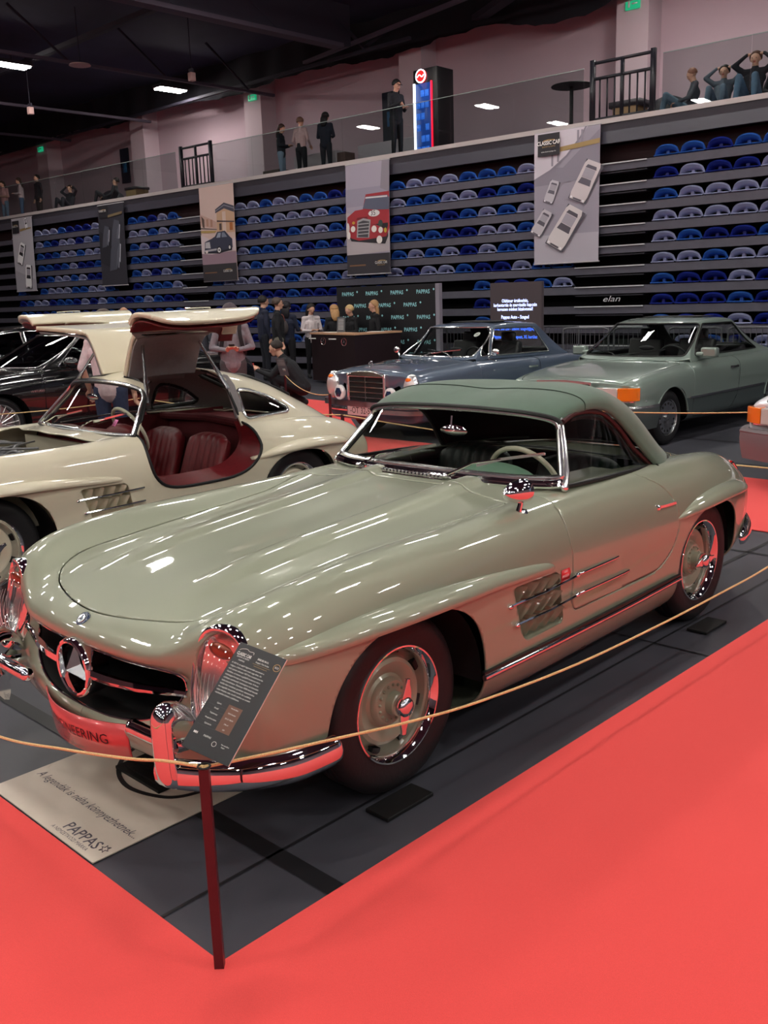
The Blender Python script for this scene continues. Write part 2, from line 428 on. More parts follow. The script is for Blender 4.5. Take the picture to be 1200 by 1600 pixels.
beam((16.5,8.0,8.4),(18.5,20,8.4),.12,.08); beam((14.0,4.0,8.6),(19.5,14.5,8.6),.3,.15,M_BEAM2)
for k in range(6):
    x0 = 2 + k * 3.0; beam((x0,17.6,9.25),(x0+1.5,17.6,8.35),.07,.07,M_BEAM2); beam((x0+1.5,17.6,8.35),(x0+3,17.6,9.25),.07,.07,M_BEAM2)
    beam((x0,22.6,9.2),(x0+1.5,22.6,8.1),.05,.05,M_BEAM2)
# hanging items: camera housings, bell lamps
for (x, y, z, lab) in ((15.2,20.9,7.75,'small white box hanging from the ceiling right of the lit lamp'), (13.8,27.4,7.7,'small white box hanging from the ceiling at the far left')):
    b = MB(); b.box((x,y,z),(.16,.16,.22)); o = b.build('ceiling_speaker', mat('pale_box','c9a3a0',.6), None, bevel=.02); tag(o, lab, 'ceiling box'); b = MB(); b.tube([(x,y,z+.1),(x,y,9.3)],.012,6); b.box((x,y,z+.16),(.05,.2,.1)); b.build('hanger', M_BEAM2, o)
b = MB().lathe([(0,.02),(.10,.0),(.26,-.02),(.28,-.05),(.1,-.06),(0,-.06)], 24, 'z', (12.6,22.15,7.95)); o = b.build('dish_lamp', mat('pale_box','c9a3a0',.6), None); tag(o, 'small round fitting under the thin ceiling beam between the two lit lamps', 'ceiling fitting')
b = MB(); b.tube([(12.6,22.15,7.90),(12.6,22.15,9.3)],.012,6); b.build('hanger', M_BEAM2, o)
# ---- far wall, pillars, drape
M_WALL = mat('rose_grey_wall', 'bca4ae', .85, noise=(.5, .04)); M_PIL = mat('pillar_paint', 'c0acb4', .8)
def hbox(name, d0, d1, a0, a1, z0, z1, m, parent=None, bevel=0):
    b = MB(); b.box(((d0+d1)/2, (a0+a1)/2, (z0+z1)/2), (abs(d1-d0), abs(a1-a0), abs(z1-z0))); o = b.build(name, m, parent, 0, bevel=bevel, smooth=False)
    if parent is None: o.rotation_euler = (0, 0, HZ)
    return o
struct('wall_back', hbox('wall_back', 21.0, 21.3, -14, 52, 0, 9.4, M_WALL))
for k, a in enumerate((2.9, 9.42, 16.05, 22.6, 28.95, 35.6, 42.3)): tn[0] += 1; struct('trim_%d' % tn[0], hbox('trim', 20.35, 21.0, a - .40, a + .40, 4.9, 9.3, M_PIL))
struct('wall_left', mesh('wall_left', [(24,46,0),(-30,46,0),(-30,46,9.4),(24,46,9.4)], [(0,1,2,3)], M_WALL))
struct('wall_right', mesh('wall_right', [(24,-29,0),(-30,-29,0),(-30,-29,9.4),(24,-29,9.4)], [(3,2,1,0)], M_WALL))
struct('wall_front', mesh('wall_front', [(-29,-29,0),(-29,46,0),(-29,46,9.4),(-29,-29,9.4)], [(0,1,2,3)], M_WALL))
# ragged black net bunched along the top of the wall
b = MB(); V = []; n = 260; r3 = random.Random(3)
for i in range(n + 1):
    a = -6 + 50 * i / n
    low = 8.40 - .16 * abs(math.sin(a * .47)) ** 3 - .05 * r3.random() - (.25 if 9.8 < a < 13 else 0) * math.sin((a - 9.8) / 3.2 * PI)
    V += [(20.15 + .08 * math.sin(a * 3), a, 9.3), (20.10 + .08 * math.sin(a * 5), a, low)]
b.add(V, [(2*i, 2*i+1, 2*i+3, 2*i+2) for i in range(n)]); o = b.build('ceiling_net', mat('net_black','15131c',.9), None, 0); o.rotation_euler = (0,0,HZ)
tag(o, 'black net bunched along the ceiling above the balcony wall', 'net')
# ---- balcony
M_FASCIA = mat('fascia_grey', '4b4a55', .22, spec=.6); M_SLAB = mat('slab_edge', 'b9b0b0', .5); M_BALW = mat('balcony_floor', '55505a', .7)
struct('trim_40', hbox('t', 16.0, 21.0, -14, 46, 4.72, 4.90, M_BALW)); struct('trim_41', hbox('t', 15.98, 16.20, -14, 46, 4.86, 4.95, M_SLAB)); 
struct('trim_42', hbox('t', 16.0, 16.12, -14, 46, 4.50, 4.86, M_FASCIA)); struct('trim_43', hbox('t', 16.5, 16.55, -14, 46, 0, 4.72, mat('seat_void_shade','0e0c12',.9)))  # near-black sheet stands in for the shaded void behind the seats
M_MAROON = mat('gap_maroon', '2a1418', .8); struct('trim_44', hbox('t', 16.35, 16.40, -14, 46, 4.2, 4.5, M_MAROON))
M_PANE = glass('balustrade_glass', (.88, .92, .92), .08, .8)
bal = empty('glass_balustrade', HW(16.1, 0, 4.95), HZ, 'long clear glass balustrade along the balcony edge', 'balustrade'); k = 0
a = -8.0
while a < 42:
    a1 = a + 1.62
    if not (6.6 < (a+a1)/2 < 8.1 or 19.4 < (a+a1)/2 < 21.0):
        b = MB(); b.box((0, (a+a1)/2, .49), (.018, a1-a-.012, .98)); g = b.build('glass_panel', M_PANE, bal, 0, smooth=False)
        b = MB(); b.box((0, (a+a1)/2, .985), (.022, a1-a-.012, .012)); b.build('glass_edge', mat('glass_edge','8a9896',.2), g, 0, smooth=False)
    a = a1
def gate(a0, a1, lab):
    o = empty('balcony_gate', HW(16.05, 0, 4.90), HZ, lab, 'gate'); M_ = mat('gate_black','1d1d26',.4)
    for a in (a0, a1): b = MB(); b.box((0,a,.56),(.07,.09,1.16)); b.build('post', M_, o, 0)
    for z in (1.08, .80, .07): b = MB(); b.box((0,(a0+a1)/2,z),(.05,a1-a0,.05)); b.build('rail', M_, o, 0)
    b = MB(); b.box((0,(a0+a1)/2,.56),(.05,.06,1.05)); b.build('mullion', M_, o, 0)
    n = 8
    for k in range(1, n): a = a0 + (a1-a0)*k/n; b = MB(); b.box((0,a,.44),(.025,.025,.74)); b.build('baluster', M_, o, 0)
gate(6.74, 7.98, 'black barred gate in the balustrade above the right-hand stand aisle'); gate(19.55, 20.85, 'black barred gate in the balustrade above the left-hand stand aisle')
# ================================================================== telescopic seating
M_DECK = mat('deck_grey', '54525e', .55, noise=(6, .06)); M_STEP = mat('step_dark', '25242d', .5); M_NOSE = mat('step_nosing', 'c8c8ce', .4)
ROWZ = [4.14 - .382 * k for k in range(11)]
AISLES = ((6.74, 9.2, 99), (19.95, 21.1, 99))
def in_aisle(a, k):
    lo = 8.27 if k > 4 else 9.2
    return 6.74 < a < lo or 20.0 < a < 21.15 or 30.9 < a < 32.2
for k, z in enumerate(ROWZ):
    tn[0] += 1; o = hbox('trim', 15.99 - .0 * k, 16.10, -12, 42, z - .15, z, M_DECK); struct('trim_%d' % (50 + k), o)
    tn[0] += 1; o = hbox('trim', 16.10, 16.52, -12, 42, z - .03, z - .005, M_STEP); struct('trim_%d' % (70 + k), o)
st = empty('stand_steps', HW(0, 0, 0), HZ, 'dark aisle steps with white nosings climbing the seating behind the widest car banner', 'steps')
st2 = empty('stand_steps', HW(0, 0, 0), HZ, 'dark aisle steps with white nosings climbing the seating behind the street-scene banner', 'steps')
for (root_, a0, a1) in ((st, 6.78, 8.6), (st2, 20.0, 21.1)):
    for k, z in enumerate(ROWZ):
        if a0 < 10: a1 = 8.9 if k < 5 else 8.28
        b = MB(); b.box((15.975, (a0+a1)/2, z - .012), (.03, a1 - a0, .022)); b.build('nosing', M_NOSE, root_, 0, smooth=False)
        if k: b = MB(); b.box((16.12, (a0+a1)/2, z + .20), (.25, a1 - a0 - .02, .02)); b.build('step_board', M_STEP, root_, 0, smooth=False)
text('maker_name', 'elan', .16, M_NOSE, st, (15.95, 7.45, ROWZ[7] + .13), (PI/2, 0, -PI/2), shear=.3, sx=1.5)
# one folded seat: hooded backrest over a tipped pan
def seat_mesh():
    b = MB(); n = 12; V = []
    prof = [(0, 0.0, 1.0), (-.10, .015, .98), (-.155, .06, .90), (-.15, .11, .72), (-.10, .155, .45), (-.02, .185, .0)]
    R_ = []
    for i in range(n + 1):
        t = -1 + 2 * i / n; h = math.sqrt(max(0, 1 - abs(t) ** 2.4))
        R_.append([(-.13 * (1 - .45 * t * t) , t * .246, .045 + .160 * h), (-.17 * (1 - .45 * t * t), t * .240, .030 + .148 * h), (-.14 * (1 - .4*t*t), t * .215, .025 + .110 * h), (.02, t * .19, .02 + .06 * h), (.10, t * .19, .0 + .10 * h)])
    for r_ in R_: V += r_
    m = 5; F = [(i*m+j, (i+1)*m+j, (i+1)*m+j+1, i*m+j+1) for i in range(n) for j in range(m-1)]
    b.add(V, F)
    V = []; 
    for i in range(n + 1):
        t = -1 + 2 * i / n; e = (1 - abs(t) ** 4)
        V += [(.05, t*.20, .034), (-.12 - .05*e, t*.235, .034), (-.14 - .055*e, t*.238, .018), (-.12 - .05*e, t*.21, .002), (.05, t*.20, .002)]
    b.add(V, [(i*5+j, (i+1)*5+j, (i+1)*5+j+1, i*5+j+1) for i in range(n) for j in range(4)])
    b.box((.0, 0, .06), (.06, .06, .10))
    return b
SEATM = [mat('seat_pale', '8e93b4', .4, spec=.4), mat('seat_blue', '2a56a4', .35, spec=.4), mat('seat_navy', '1c2a80', .35, spec=.4)]
SN = ['pale grey-blue', 'mid blue', 'dark navy blue']
proto_s = []
for m_ in SEATM:
    o = seat_mesh().build('folding_seat', m_, None, 50); o.rotation_euler = (0, 0, HZ); proto_s.append(o)
ORD = ['top', 'second', 'third', 'fourth', 'fifth', 'sixth', 'seventh', 'eighth', 'ninth', 'tenth', 'lowest']
allseats = []; r4 = random.Random(11)
for k, z in enumerate(ROWZ[:10]):
    blk = [(3.6, 6.70, 'right of the right-hand aisle steps', 1), (9.22 if k < 5 else 8.35, 19.9, 'left of the right-hand aisle steps', -1), (21.2, 30.8, 'left of the left-hand aisle steps', -1)]
    for bi, (a0, a1, wh, dr) in enumerate(blk):
        n = int((a1 - a0) / .5); L = [a1 - .26 - .5 * i for i in range(n)] if dr > 0 else [a0 + .26 + .5 * i for i in range(n)]
        for i, a in enumerate(L):
            if k < 5 and 13.15 < a < 14.40 and bi == 1: r4.random(); continue
            if k < 6 and (23.9 < a < 24.7 or 29.3 < a < 30.0): r4.random(); continue
            hid = (k >= 7 and 8.35 < a < 9.3) or (k >= 6 and 10.8 < a < 13.2 and k < 10)
            if hid: r4.random(); continue
            u = r4.random(); c = (0 if u < .45 else 1 if u < .82 else 2) if k < 6 else (0 if u < .15 else 1 if u < .55 else 2)
            allseats.append((a, k, z, c, i, wh))
allseats.sort(key=lambda s: s[0] + .15 * s[1])
used = [False] * 3
for (a, k, z, c, i, wh) in allseats[:300]:
    if used[c]: o = proto_s[c].copy(); COL.objects.link(o)
    else: o = proto_s[c]; used[c] = True
    o.location = HW(16.16, a, z + .004)
    tag(o, '%s folded seat, %s row down, %d places %s' % (SN[c], ORD[k], i + 1, wh), 'seat', 'folded blue plastic seats of the stand')
rest = MB(); tmp = seat_mesh()
for (a, k, z, c, i, wh) in allseats[300:]:
    rest.mi = c; b0 = len(rest.V); rest.V += [(16.16 + x, a + y, z + .004 + zz) for x, y, zz in tmp.V]; rest.F += [tuple(q + b0 for q in f_) for f_ in tmp.F]; rest.M += [c] * len(tmp.F)
o = rest.build('folding_seat', SEATM, None, 50); o.rotation_euler = (0, 0, HZ); tag(o, 'distant folded blue seats filling the far left of the stand', 'seat', 'folded blue plastic seats of the stand', 'stuff')
# ---- crowd barriers in front of the stand
M_BAR = mat('barrier_steel', '6c6d72', .4, .6)
pb = None
bars_ = [1.0 + .0, 2.05, 3.10, 4.15, 5.20, 6.25, 7.25, 8.95-.55, 9.45, 10.4, 13.9, 14.9]
for i, a in enumerate([3.0, 4.05, 5.10, 6.15, 7.20, 8.25, 9.50, 10.55]):
    if pb is None:
        o = empty('crowd_barrier', (0, 0, 0), HZ); w = .94
        b = MB(); b.tube(crv([(0,-w/2,.02),(0,-w/2,1.0),(0,-w/2+.02,1.07),(0,-w/2+.09,1.10)],4)+crv([(0,w/2-.09,1.10),(0,w/2-.02,1.07),(0,w/2,1.0),(0,w/2,.02)],4), .019, 8); b.tube([(0,-w/2,.18),(0,w/2,.18)], .014, 6); b.build('barrier_frame', M_BAR, o)
        for q in range(9): b = MB(); y = -w/2 + w*(q+1)/10; b.tube([(0,y,.18),(0,y,1.09)], .007, 6); b.build('barrier_bar', M_BAR, o)
        b = MB(); b.box((0,w*.3,.02),(.5,.05,.03)); b.box((0,-w*.3,.02),(.5,.05,.03)); b.build('barrier_foot', M_BAR, o, 0); pb = o
    else: o = copy_tree(pb)
    o.location = HW(14.55 if a < 8 else 15.3, a, .0); tag(o, 'steel crowd barrier before the stand, %s from the right edge of the photo' % ORD[i].replace('top', 'first'), 'barrier', 'steel crowd barriers in front of the stand')
# ================================================================== hanging banners, backdrop, screen, counter
PM = {}
def pm(h, rough=.6):
    k = 'print_' + h
    if k not in PM: PM[k] = mat(k, h, rough)
    return PM[k]
def banner(a0, a1, z0, z1, base, art, lab, lean=.0, bar=True):
    """a0 = left edge (larger along value), a1 = right edge; art: list of (colour, polygon) in 0..1 x 0..1, painted in order"""
    o = empty('hanging_banner', HW(15.90, 0, 0), HZ, lab, 'banner')
    def pt(u, v, e): a = a0 + (a1 - a0) * u + lean * (1 - v); return (-.012 * math.sin(v * 3.1) - e, a, z0 + (z1 - z0) * v)
    V = [pt(i/4, j/12, 0) for j in range(13) for i in range(5)]; F = [(j*5+i, j*5+i+1, (j+1)*5+i+1, (j+1)*5+i) for j in range(12) for i in range(4)]
    c = mesh('cloth', V, F, pm(base), o, False); solid(c, .004, 1)
    b = MB(); cols = []
    for k, (h, P) in enumerate(art):
        if h not in cols: cols.append(h)
        b.mi = cols.index(h); b.add([pt(u, v, .008 + .0009 * k) for u, v in P], [tuple(range(len(P)))])
    ar = b.build('artwork', [pm(h) for h in cols], c, 0, smooth=False)
    if bar: q = MB(); q.tube([pt(-.01, 0, .0), pt(1.01, 0, .0)], .016, 8); q.build('bottom_rail', pm('b8b4b8'), o); q = MB(); q.tube([pt(-.01, 1, .0), pt(1.01, 1, .0)], .014, 8); q.build('top_rail', pm('b8b4b8'), o)
    def tx(s, u, v, size, h, **kw):
        p = pt(u, v, .05); return text('banner_text', s, size, pm(h), ar, p, (PI/2, 0, -PI/2), **kw)
    return o, tx
def R(x0, y0, x1, y1): return [(x0,y0),(x1,y0),(x1,y1),(x0,y1)]
def E_(cx, cy, rx, ry, n=20, a0=0): return [(cx + rx*math.cos(2*PI*i/n + a0), cy + ry*math.sin(2*PI*i/n + a0)) for i in range(n)]
def T(P, cx, cy, s, rot, asp=.62):     # place a unit drawing (x right, y up) into banner space
    c, q = math.cos(rot), math.sin(rot); return [(cx + s*(x*c - y*q), cy + s*(x*q + y*c)*asp) for x, y in P]
def topcar(cx, cy, s, rot, body, shade, asp=.5):
    """three-quarter view of a car from above: body, bonnet, glass, lamps"""
    t = lambda P: T(P, cx, cy, s, rot, asp)
    return [('57535d', t([(-.46,-1.05),(.50,-1.02),(.54,.96),(-.42,1.0)])), (body, t([(-.40,-1),(-.45,-.7),(-.42,.8),(-.34,1),(.34,1),(.42,.8),(.45,-.7),(.40,-1)])),
            (shade, t([(-.33,-.18),(-.27,.12),(.27,.12),(.33,-.18)])), (shade, t([(-.24,.78),(-.30,.62),(.30,.62),(.24,.78)])), ('aaa4b0', t([(-.28,.14),(-.28,.60),(.28,.60),(.28,.14)])),
            (shade, t([(-.22,-.985),(-.22,-.90),(.22,-.90),(.22,-.985)])), ('f2eef4', t(E_(-.33,-.92,.06,.06,10))), ('f2eef4', t(E_(.33,-.92,.06,.06,10))), (shade, t([(-.44,-1.0),(.44,-1.0),(.43,-1.05),(-.43,-1.05)]))]
def logo(tx, art, u, v, w, box=True): pass
LOGO = lambda u, v, w, h: [('f0ece8' if 0 else 'b4935c', [(u-w*.42,v+h*.10),(u-w*.30,v+h*.24),(u-w*.05,v+h*.32),(u+w*.1,v+h*.30),(u+w*.35,v+h*.26),(u+w*.42,v+h*.12),(u+w*.2,v+h*.18),(u,v+h*.20),(u-w*.2,v+h*.16)])]
# (1) nearest: grey collage of cars seen from above
art = [('9e98a6', R(0,0,1,1)), ('b4aeba', R(0,0,1,.22)), ('8d8795', [(0,.6),(0,.75),(.45,.72),(1,.97),(1,.62)]), ('cfc7d2', [(0,.64),(.25,.70),(.5,.80),(.72,.93),(.82,1),(0,1)]), ('8a8492', [(0,.655),(.25,.715),(.5,.81),(.70,.93),(.78,1),(.81,1),(.73,.93),(.52,.80),(.27,.70),(0,.64)])]
for u in (.27,.36,.66,.72): art.append(('938d9b', R(u,.74 + (u-.27)*.3,u+.03,.98)))
art += [('a58b5e', [(.40,.84),(1,.865),(1,.90),(.40,.875)])] + topcar(.28,.55,.17,-.35,'c3bfc8','6a6672') + topcar(.80,.60,.30,-.45,'d3c9cd','67626e') + topcar(.13,.32,.20,-.55,'c4bec6','5f5b66') + topcar(.50,.27,.33,-.55,'d8d0d2','57535d')
art += [('2c2a30', R(.07,.82,.41,.985))] + LOGO(.24,.92,.26,.07)
o, tx = banner(9.18, 7.71, 2.33, 4.86, '9e98a6', art, 'wide grey hanging banner with four cars seen from above, right of the others')
tx('CLASSIC CAR', .24, .916, .105, 'f2f0ee', bold=.003, sx=.85); tx('SHOW & EXPO', .24, .888, .045, 'b4935c'); tx('www.classiccarexpo.hu', .24, .852, .036, 'f2f0ee')
# (2) red saloon on a track
art = [('a79fb0', R(0,.2,1,1)), ('9a94a6', R(0,.62,1,.78)), ('8d8792', [(.84,1),(1,1),(1,.72),(.80,.76)]), ('b6adb2', [(0,.18),(1,.20),(1,.40),(0,.58)]), ('38353c', R(0,0,1,.185)), ('7a5a44', R(.06,.078,.44,.092))]
art += [('2d2a30', [(.08,.345),(.12,.31),(.90,.265),(.97,.33),(.97,.45),(.1,.44)]), ('a8333c', [(.03,.36),(.03,.53),(.22,.585),(.40,.59),(.47,.72),(1,.725),(1,.40),(.93,.33),(.30,.31),(.08,.345)]),
        ('5c6074', [(.40,.595),(.48,.70),(.96,.695),(1,.67),(1,.565),(.70,.575)]), ('d8d6da', [(.47,.695),(.96,.69),(.96,.675),(.46,.682)]), ('ece8e8', E_(.66,.545,.13,.030,18)), ('7e262e', [(.25,.50),(.52,.50),(.50,.52),(.27,.52)]),
        ('a8a6aa', [(.25,.34),(.27,.49),(.41,.51),(.58,.49),(.54,.33)]), ('4a484e', [(.28,.345),(.295,.475),(.41,.49),(.55,.475),(.515,.335)])]
for v in (.365,.395,.425,.455): art.append(('b4b2b6', R(.285,v,.54,v+.008)))
for (u, v, rx, ry, h) in ((.17,.42,.055,.028,'ebe4e0'),(.66,.405,.06,.030,'ebe4e0'),(.05,.43,.04,.05,'d8d2d0'),(.81,.45,.05,.03,'3c4a46'),(.81,.39,.05,.028,'ebe4e0'),(.78,.305,.065,.036,'ebe4e0'),(.07,.365,.04,.035,'ebe4e0'),(.19,.475,.035,.014,'c9963c'),(.92,.385,.03,.022,'c9b040')): art.append((h, E_(u,v,rx,ry,16)))
art += LOGO(.82,.105,.24,.06)
o, tx = banner(14.42, 13.05, 2.32, 4.83, 'a79fb0', art, 'hanging banner picturing a red racing saloon with round lamps on a track', .06)
tx('CLASSIC CAR', .82, .100, .085, 'f2f0ee', sx=.75); tx('SHOW & EXPO', .82, .078, .035, 'b4935c'); tx('35', .66, .545, .16, '2a282c')
# (3) old limousine in a sunlit street
art = [('d9bfb8', R(0,.18,1,1)), ('caa79c', [(0,.72),(.30,.66),(.48,.62),(.48,.55),(0,.60)]), ('5d4a44', [(.03,.70),(.06,.58),(.12,.57),(.12,.66)]), ('b88a78', R(.18,.585,.24,.66)), ('b88a78', R(.30,.575,.36,.65)), ('b79b5e', [(0,.545),(.48,.53),(.42,.51),(0,.52)]), ('3a3438', [(0,.575),(.50,.545),(.50,.54),(0,.565)]),
       ('cda98c', [(.48,.50),(.50,.76),(.72,.79),(1,.74),(1,.50)]), ('4b4a5a', [(.46,.75),(.72,.81),(1,.765),(1,.70),(.72,.75),(.46,.71)]), ('8a8896', [(.46,.735),(.72,.79),(1,.745),(1,.735),(.72,.78),(.46,.725)]), ('5a4c4a', R(.56,.53,.63,.60)), ('d9c0b4', R(.66,.50,.76,.72)), ('b06a3a', R(.86,.52,.95,.60)), ('443c44', [(.50,.62),(1,.60),(1,.61),(.50,.635)]),
       ('9c8290', R(0,.18,1,.30)), ('d8c8cc', [(0,.30),(.3,.285),(1,.31),(1,.44),(.5,.40),(0,.50)]), ('38353a', R(0,0,1,.18)), ('7a5a44', R(.05,.085,.42,.097))]
art += [('242430', [(.08,.30),(.10,.36),(.9,.36),(.9,.315),(.50,.29)]), ('3a3c50', [(.10,.34),(.11,.42),(.32,.45),(.42,.47),(.50,.515),(.72,.52),(.84,.46),(.92,.43),(.92,.34),(.5,.31),(.2,.31)]), ('98a0b4', [(.46,.455),(.52,.505),(.60,.505),(.58,.455)]), ('7c8498', [(.62,.455),(.63,.505),(.70,.505),(.78,.455)]),
        ('c4c0c6', [(.12,.355),(.13,.415),(.26,.42),(.28,.35)]), ('b4b0b8', [(.08,.335),(.50,.345),(.50,.325),(.08,.315)]), ('1c1b20', E_(.53,.325,.075,.038,18)), ('e6e2e2', E_(.53,.325,.050,.026,16)), ('55535c', E_(.53,.325,.022,.012,12)), ('1c1b20', E_(.84,.345,.04,.03,14)), ('e6e2e2', E_(.84,.345,.026,.019,12)), ('e8dcd8', E_(.16,.315,.04,.015,12))]
art += LOGO(.76,.105,.24,.06)
o, tx = banner(19.97, 18.52, 2.36, 4.86, 'd9bfb8', art, 'hanging banner with a dark 1960s limousine in a sunlit pinkish street', .04)
tx('CLASSIC CAR', .76, .100, .085, 'f2f0ee', sx=.75)
# (4) dark banner
art = [('34333c', R(0,0,1,1)), ('2a2a32', [(0,.7),(.5,.55),(.5,.2),(0,.3)])]
for (cx, cy, s) in ((.62,.66,.26),(.55,.40,.34),(.25,.62,.22)): art += [('4e505c', T([(-.8,-.9),(-.3,.2),(.2,.9),(.9,.6),(.6,-.6),(0,-1)], cx, cy, s, .2)), ('60626e', T([(.0,-.9),(.5,-.5),(.85,.5),(.4,.0)], cx, cy, s, .2)), ('b9bcc8', T([(.55,-.7),(.95,.3),(.85,.35),(.5,-.6)], cx, cy, s, .2)), ('8d90a0', T([(.3,-1.0),(.6,-.4),(.52,-.38),(.25,-.9)], cx, cy, s, .2))]
art += [('7a6a50', [(.40,.84),(.95,.865),(.95,.895),(.40,.87)]), ('26252b', R(.06,.84,.40,.99))] + LOGO(.23,.93,.26,.05)
o, tx = banner(24.98, 23.60, 2.40, 4.80, '34333c', art, 'dark charcoal hanging banner with three shadowy cars, second from the left', .12)
tx('CLASSIC CAR', .23, .925, .085, 'f2f0ee', sx=.75)
# (5) white cars
art = [('b9b6bf', R(0,0,1,1)), ('a9a6b0', [(0,.3),(1,.15),(1,0),(0,0)]), ('9a8458', [(.40,.82),(.95,.845),(.95,.875),(.40,.85)]), ('b0adb6', R(.45,.86,.95,1))] + topcar(.72,.92,.14,.2,'e6e6ea','2c2a30') + topcar(.40,.52,.30,-.4,'f4f4f6','2c2a30') + topcar(.68,.20,.32,-.12,'f4f4f6','2c2a30')
art += [('26252b', R(.06,.80,.40,.97))] + LOGO(.23,.90,.26,.05)
o, tx = banner(30.34, 28.98, 2.38, 4.80, 'b9b6bf', art, 'pale grey hanging banner with white cars, leftmost of the five', .15)
tx('CLASSIC CAR', .23, .893, .085, 'f2f0ee', sx=.75)
# ---- backdrop with repeated name
bd = empty('press_backdrop', HW(14.5, 0, 0), HZ, 'black backdrop wall with the PAPPAS name repeated, behind the reception counter', 'backdrop')
b = MB(); b.box((0,12.07,1.01),(.06,2.86,2.02)); bp_ = b.build('backdrop_panel', pm('1d1d22',.5), bd, 0, smooth=False)
b = MB(); b.box((.0,10.60,1.01),(.10,.10,2.02)); b.build('edge_post', pm('8d8794'), bd, 0, smooth=False)
M_CYAN = mat('cyan_print', '9fe0e8', .5)
for i, z in enumerate((1.86, 1.60, 1.34, 1.08, .82, .56)):
    for j in range(4):
        a = 13.15 - j * .72 - (.36 if i % 2 else 0)
        if a < 10.85 or a > 13.4: continue
        text('backdrop_text', 'PAPPAS', .115, M_CYAN, bp_, (-.034, a, z), (PI/2,0,-PI/2), bold=.002, sx=.95)
        b = MB(); b.box((0,0,0),(.004,.035,.035)); q = b.build('backdrop_star', M_CYAN, bp_, 0, smooth=False); q.location = (-.034, a - .285, z + .045); q.rotation_euler = (PI/4,0,0)
# ---- led screen
ls = empty('led_screen', HW(14.5, 0, 0), HZ, 'tall dark LED panel with white-blue Hungarian text behind the blue car', 'screen')
b = MB(); b.box((0,8.69,.99),(.08,1.18,1.97)); s_ = b.build('screen_panel', mat('led_dark','3a3234',.35, emit='2c2628', estr=.6), ls, 0, smooth=False)
M_LED = mat('led_text', 'c8d4ff', .5, emit='aebcff', estr=1.6); M_LEDB = mat('led_text_blue', '5a86ff', .5, emit='3c6cff', estr=1.4)
for (s, z, size, m_) in (('Oldtimer értékesítés,', 1.625, .088, M_LED), ('karbantartás és szervizelés kapcsán', 1.545, .088, M_LED), ('keressen minket bizalommal!', 1.465, .088, M_LED), ('Pappas Auto - Szeged', 1.315, .092, M_LED), ('Kereskedelmi út 1.', 1.165, .085, M_LED), ('+36 62 568 250 - Szalon: Szeged@pappas', 1.09, .080, M_LEDB), ('Pappas Auto - Budapest, XI. kerület', .935, .088, M_LEDB)):
    text('screen_text', s, size, m_, s_, (-.043, 8.70, z), (PI/2,0,-PI/2), bold=.0016, sx=.80)
# ---- reception counter
ct = empty('reception_counter', (0,0,0), 0, 'dark brown reception counter with a light wood top and star emblems', 'counter'); M_CT = mat('counter_brown','241519',.45); M_WOOD = mat('counter_wood','c79b7c',.5, noise=(8,.1,(1,6,1)))
P = [(12.78,13.85),(12.40,12.12),(13.65,12.00),(13.69,12.34),(12.84,12.43),(13.16,13.76)]
b = MB(); b.prism(P[::-1], .05, 1.04); b.build('counter_body', M_CT, ct, 0, smooth=False)
cxy = np.mean(P, 0); PT = [(x + (x-cxy[0])*.045, y + (y-cxy[1])*.03) for x, y in P]
b = MB(); b.prism(PT[::-1], 1.04, 1.075); b.build('counter_top', M_WOOD, ct, 0, smooth=False)
for t in (.30, .78):
    x, y = P[0][0] + (P[1][0]-P[0][0])*t, P[0][1] + (P[1][1]-P[0][1])*t; b = MB()
    for k in range(24): a0, a1 = 2*PI*k/24, 2*PI*(k+1)/24
    b.tube([(x-.012, y+.075*math.cos(a), .90+.075*math.sin(a)) for a in np.linspace(0,2*PI,25)[:-1]], .007, 6, closed=True)
    for k in range(3): a = PI/2+k*2*PI/3; b.tube([(x-.012,y,.90),(x-.012,y+.072*math.cos(a),.90+.072*math.sin(a))],[.010,.002],6)
    b.build('counter_emblem', M_CHROME, ct)
    b = MB(); b.box((x-.01,y+.35,.955),(.01,.22,.022)); b.build('counter_label', M_WHITE, ct, 0)
# sheets and upright placard on the counter
for (x, y, rz, lab) in ((13.2,12.28,.2,'white paper sheets at the right end of the counter top'),(12.9,13.30,.1,'papers on the left part of the counter top')):
    b = MB(); b.box((0,0,.004),(.21,.32,.008)); o = b.build('paper_sheets', M_WHITE, None, 0, smooth=False); o.location = (x,y,1.075); o.rotation_euler = (0,0,rz); tag(o, lab, 'paper')
b = MB(); b.box((0,0,.16),(.015,.20,.32)); o = b.build('table_placard', pm('5b5d62'), None, 0, smooth=False); o.location = (12.85,12.98,1.08); o.rotation_euler = (0,.12,.2); tag(o, 'grey text placard standing on the counter between two staff members', 'placard')
b = MB(); [b.box((-.009,0,.06+.03*k),(.002,.14,.008)) for k in range(8)]; b.build('placard_text', M_WHITE, o, 0)
# ---- balcony furniture
fr = empty('drinks_fridge', HW(17.6, 13.08, 4.90), HZ, 'tall lit drinks fridge with a red round sign on the balcony', 'fridge')
b = MB(); b.box((0,0,1.02),(.62,.72,2.04)); b.build('cabinet', pm('141318',.4), fr, 0, bevel=.02)
b = MB(); b.box((-.315,.05,.92),(.02,.46,1.60)); b.build('lit_shelves', mat('fridge_glow','16305a',.4, emit='1d4aa8', estr=.35), fr, 0)
for k in range(6):
    for j in range(3):
        if (k * 3 + j) % 4 == 3: continue
        b = MB(); b.box((-.33,.20-j*.13,.25+k*.25),(.02,.10,.14)); b.build('drink_pack', mat('drink_blue','3c78d8',.4, emit='2e6ad8', estr=.5), fr, 0)
b = MB(); b.box((-.33,.315,.92),(.03,.05,1.64)); b.build('white_light_strip', mat('strip_white','ffffff',.4, emit='eaf4ff', estr=2.2), fr, 0)
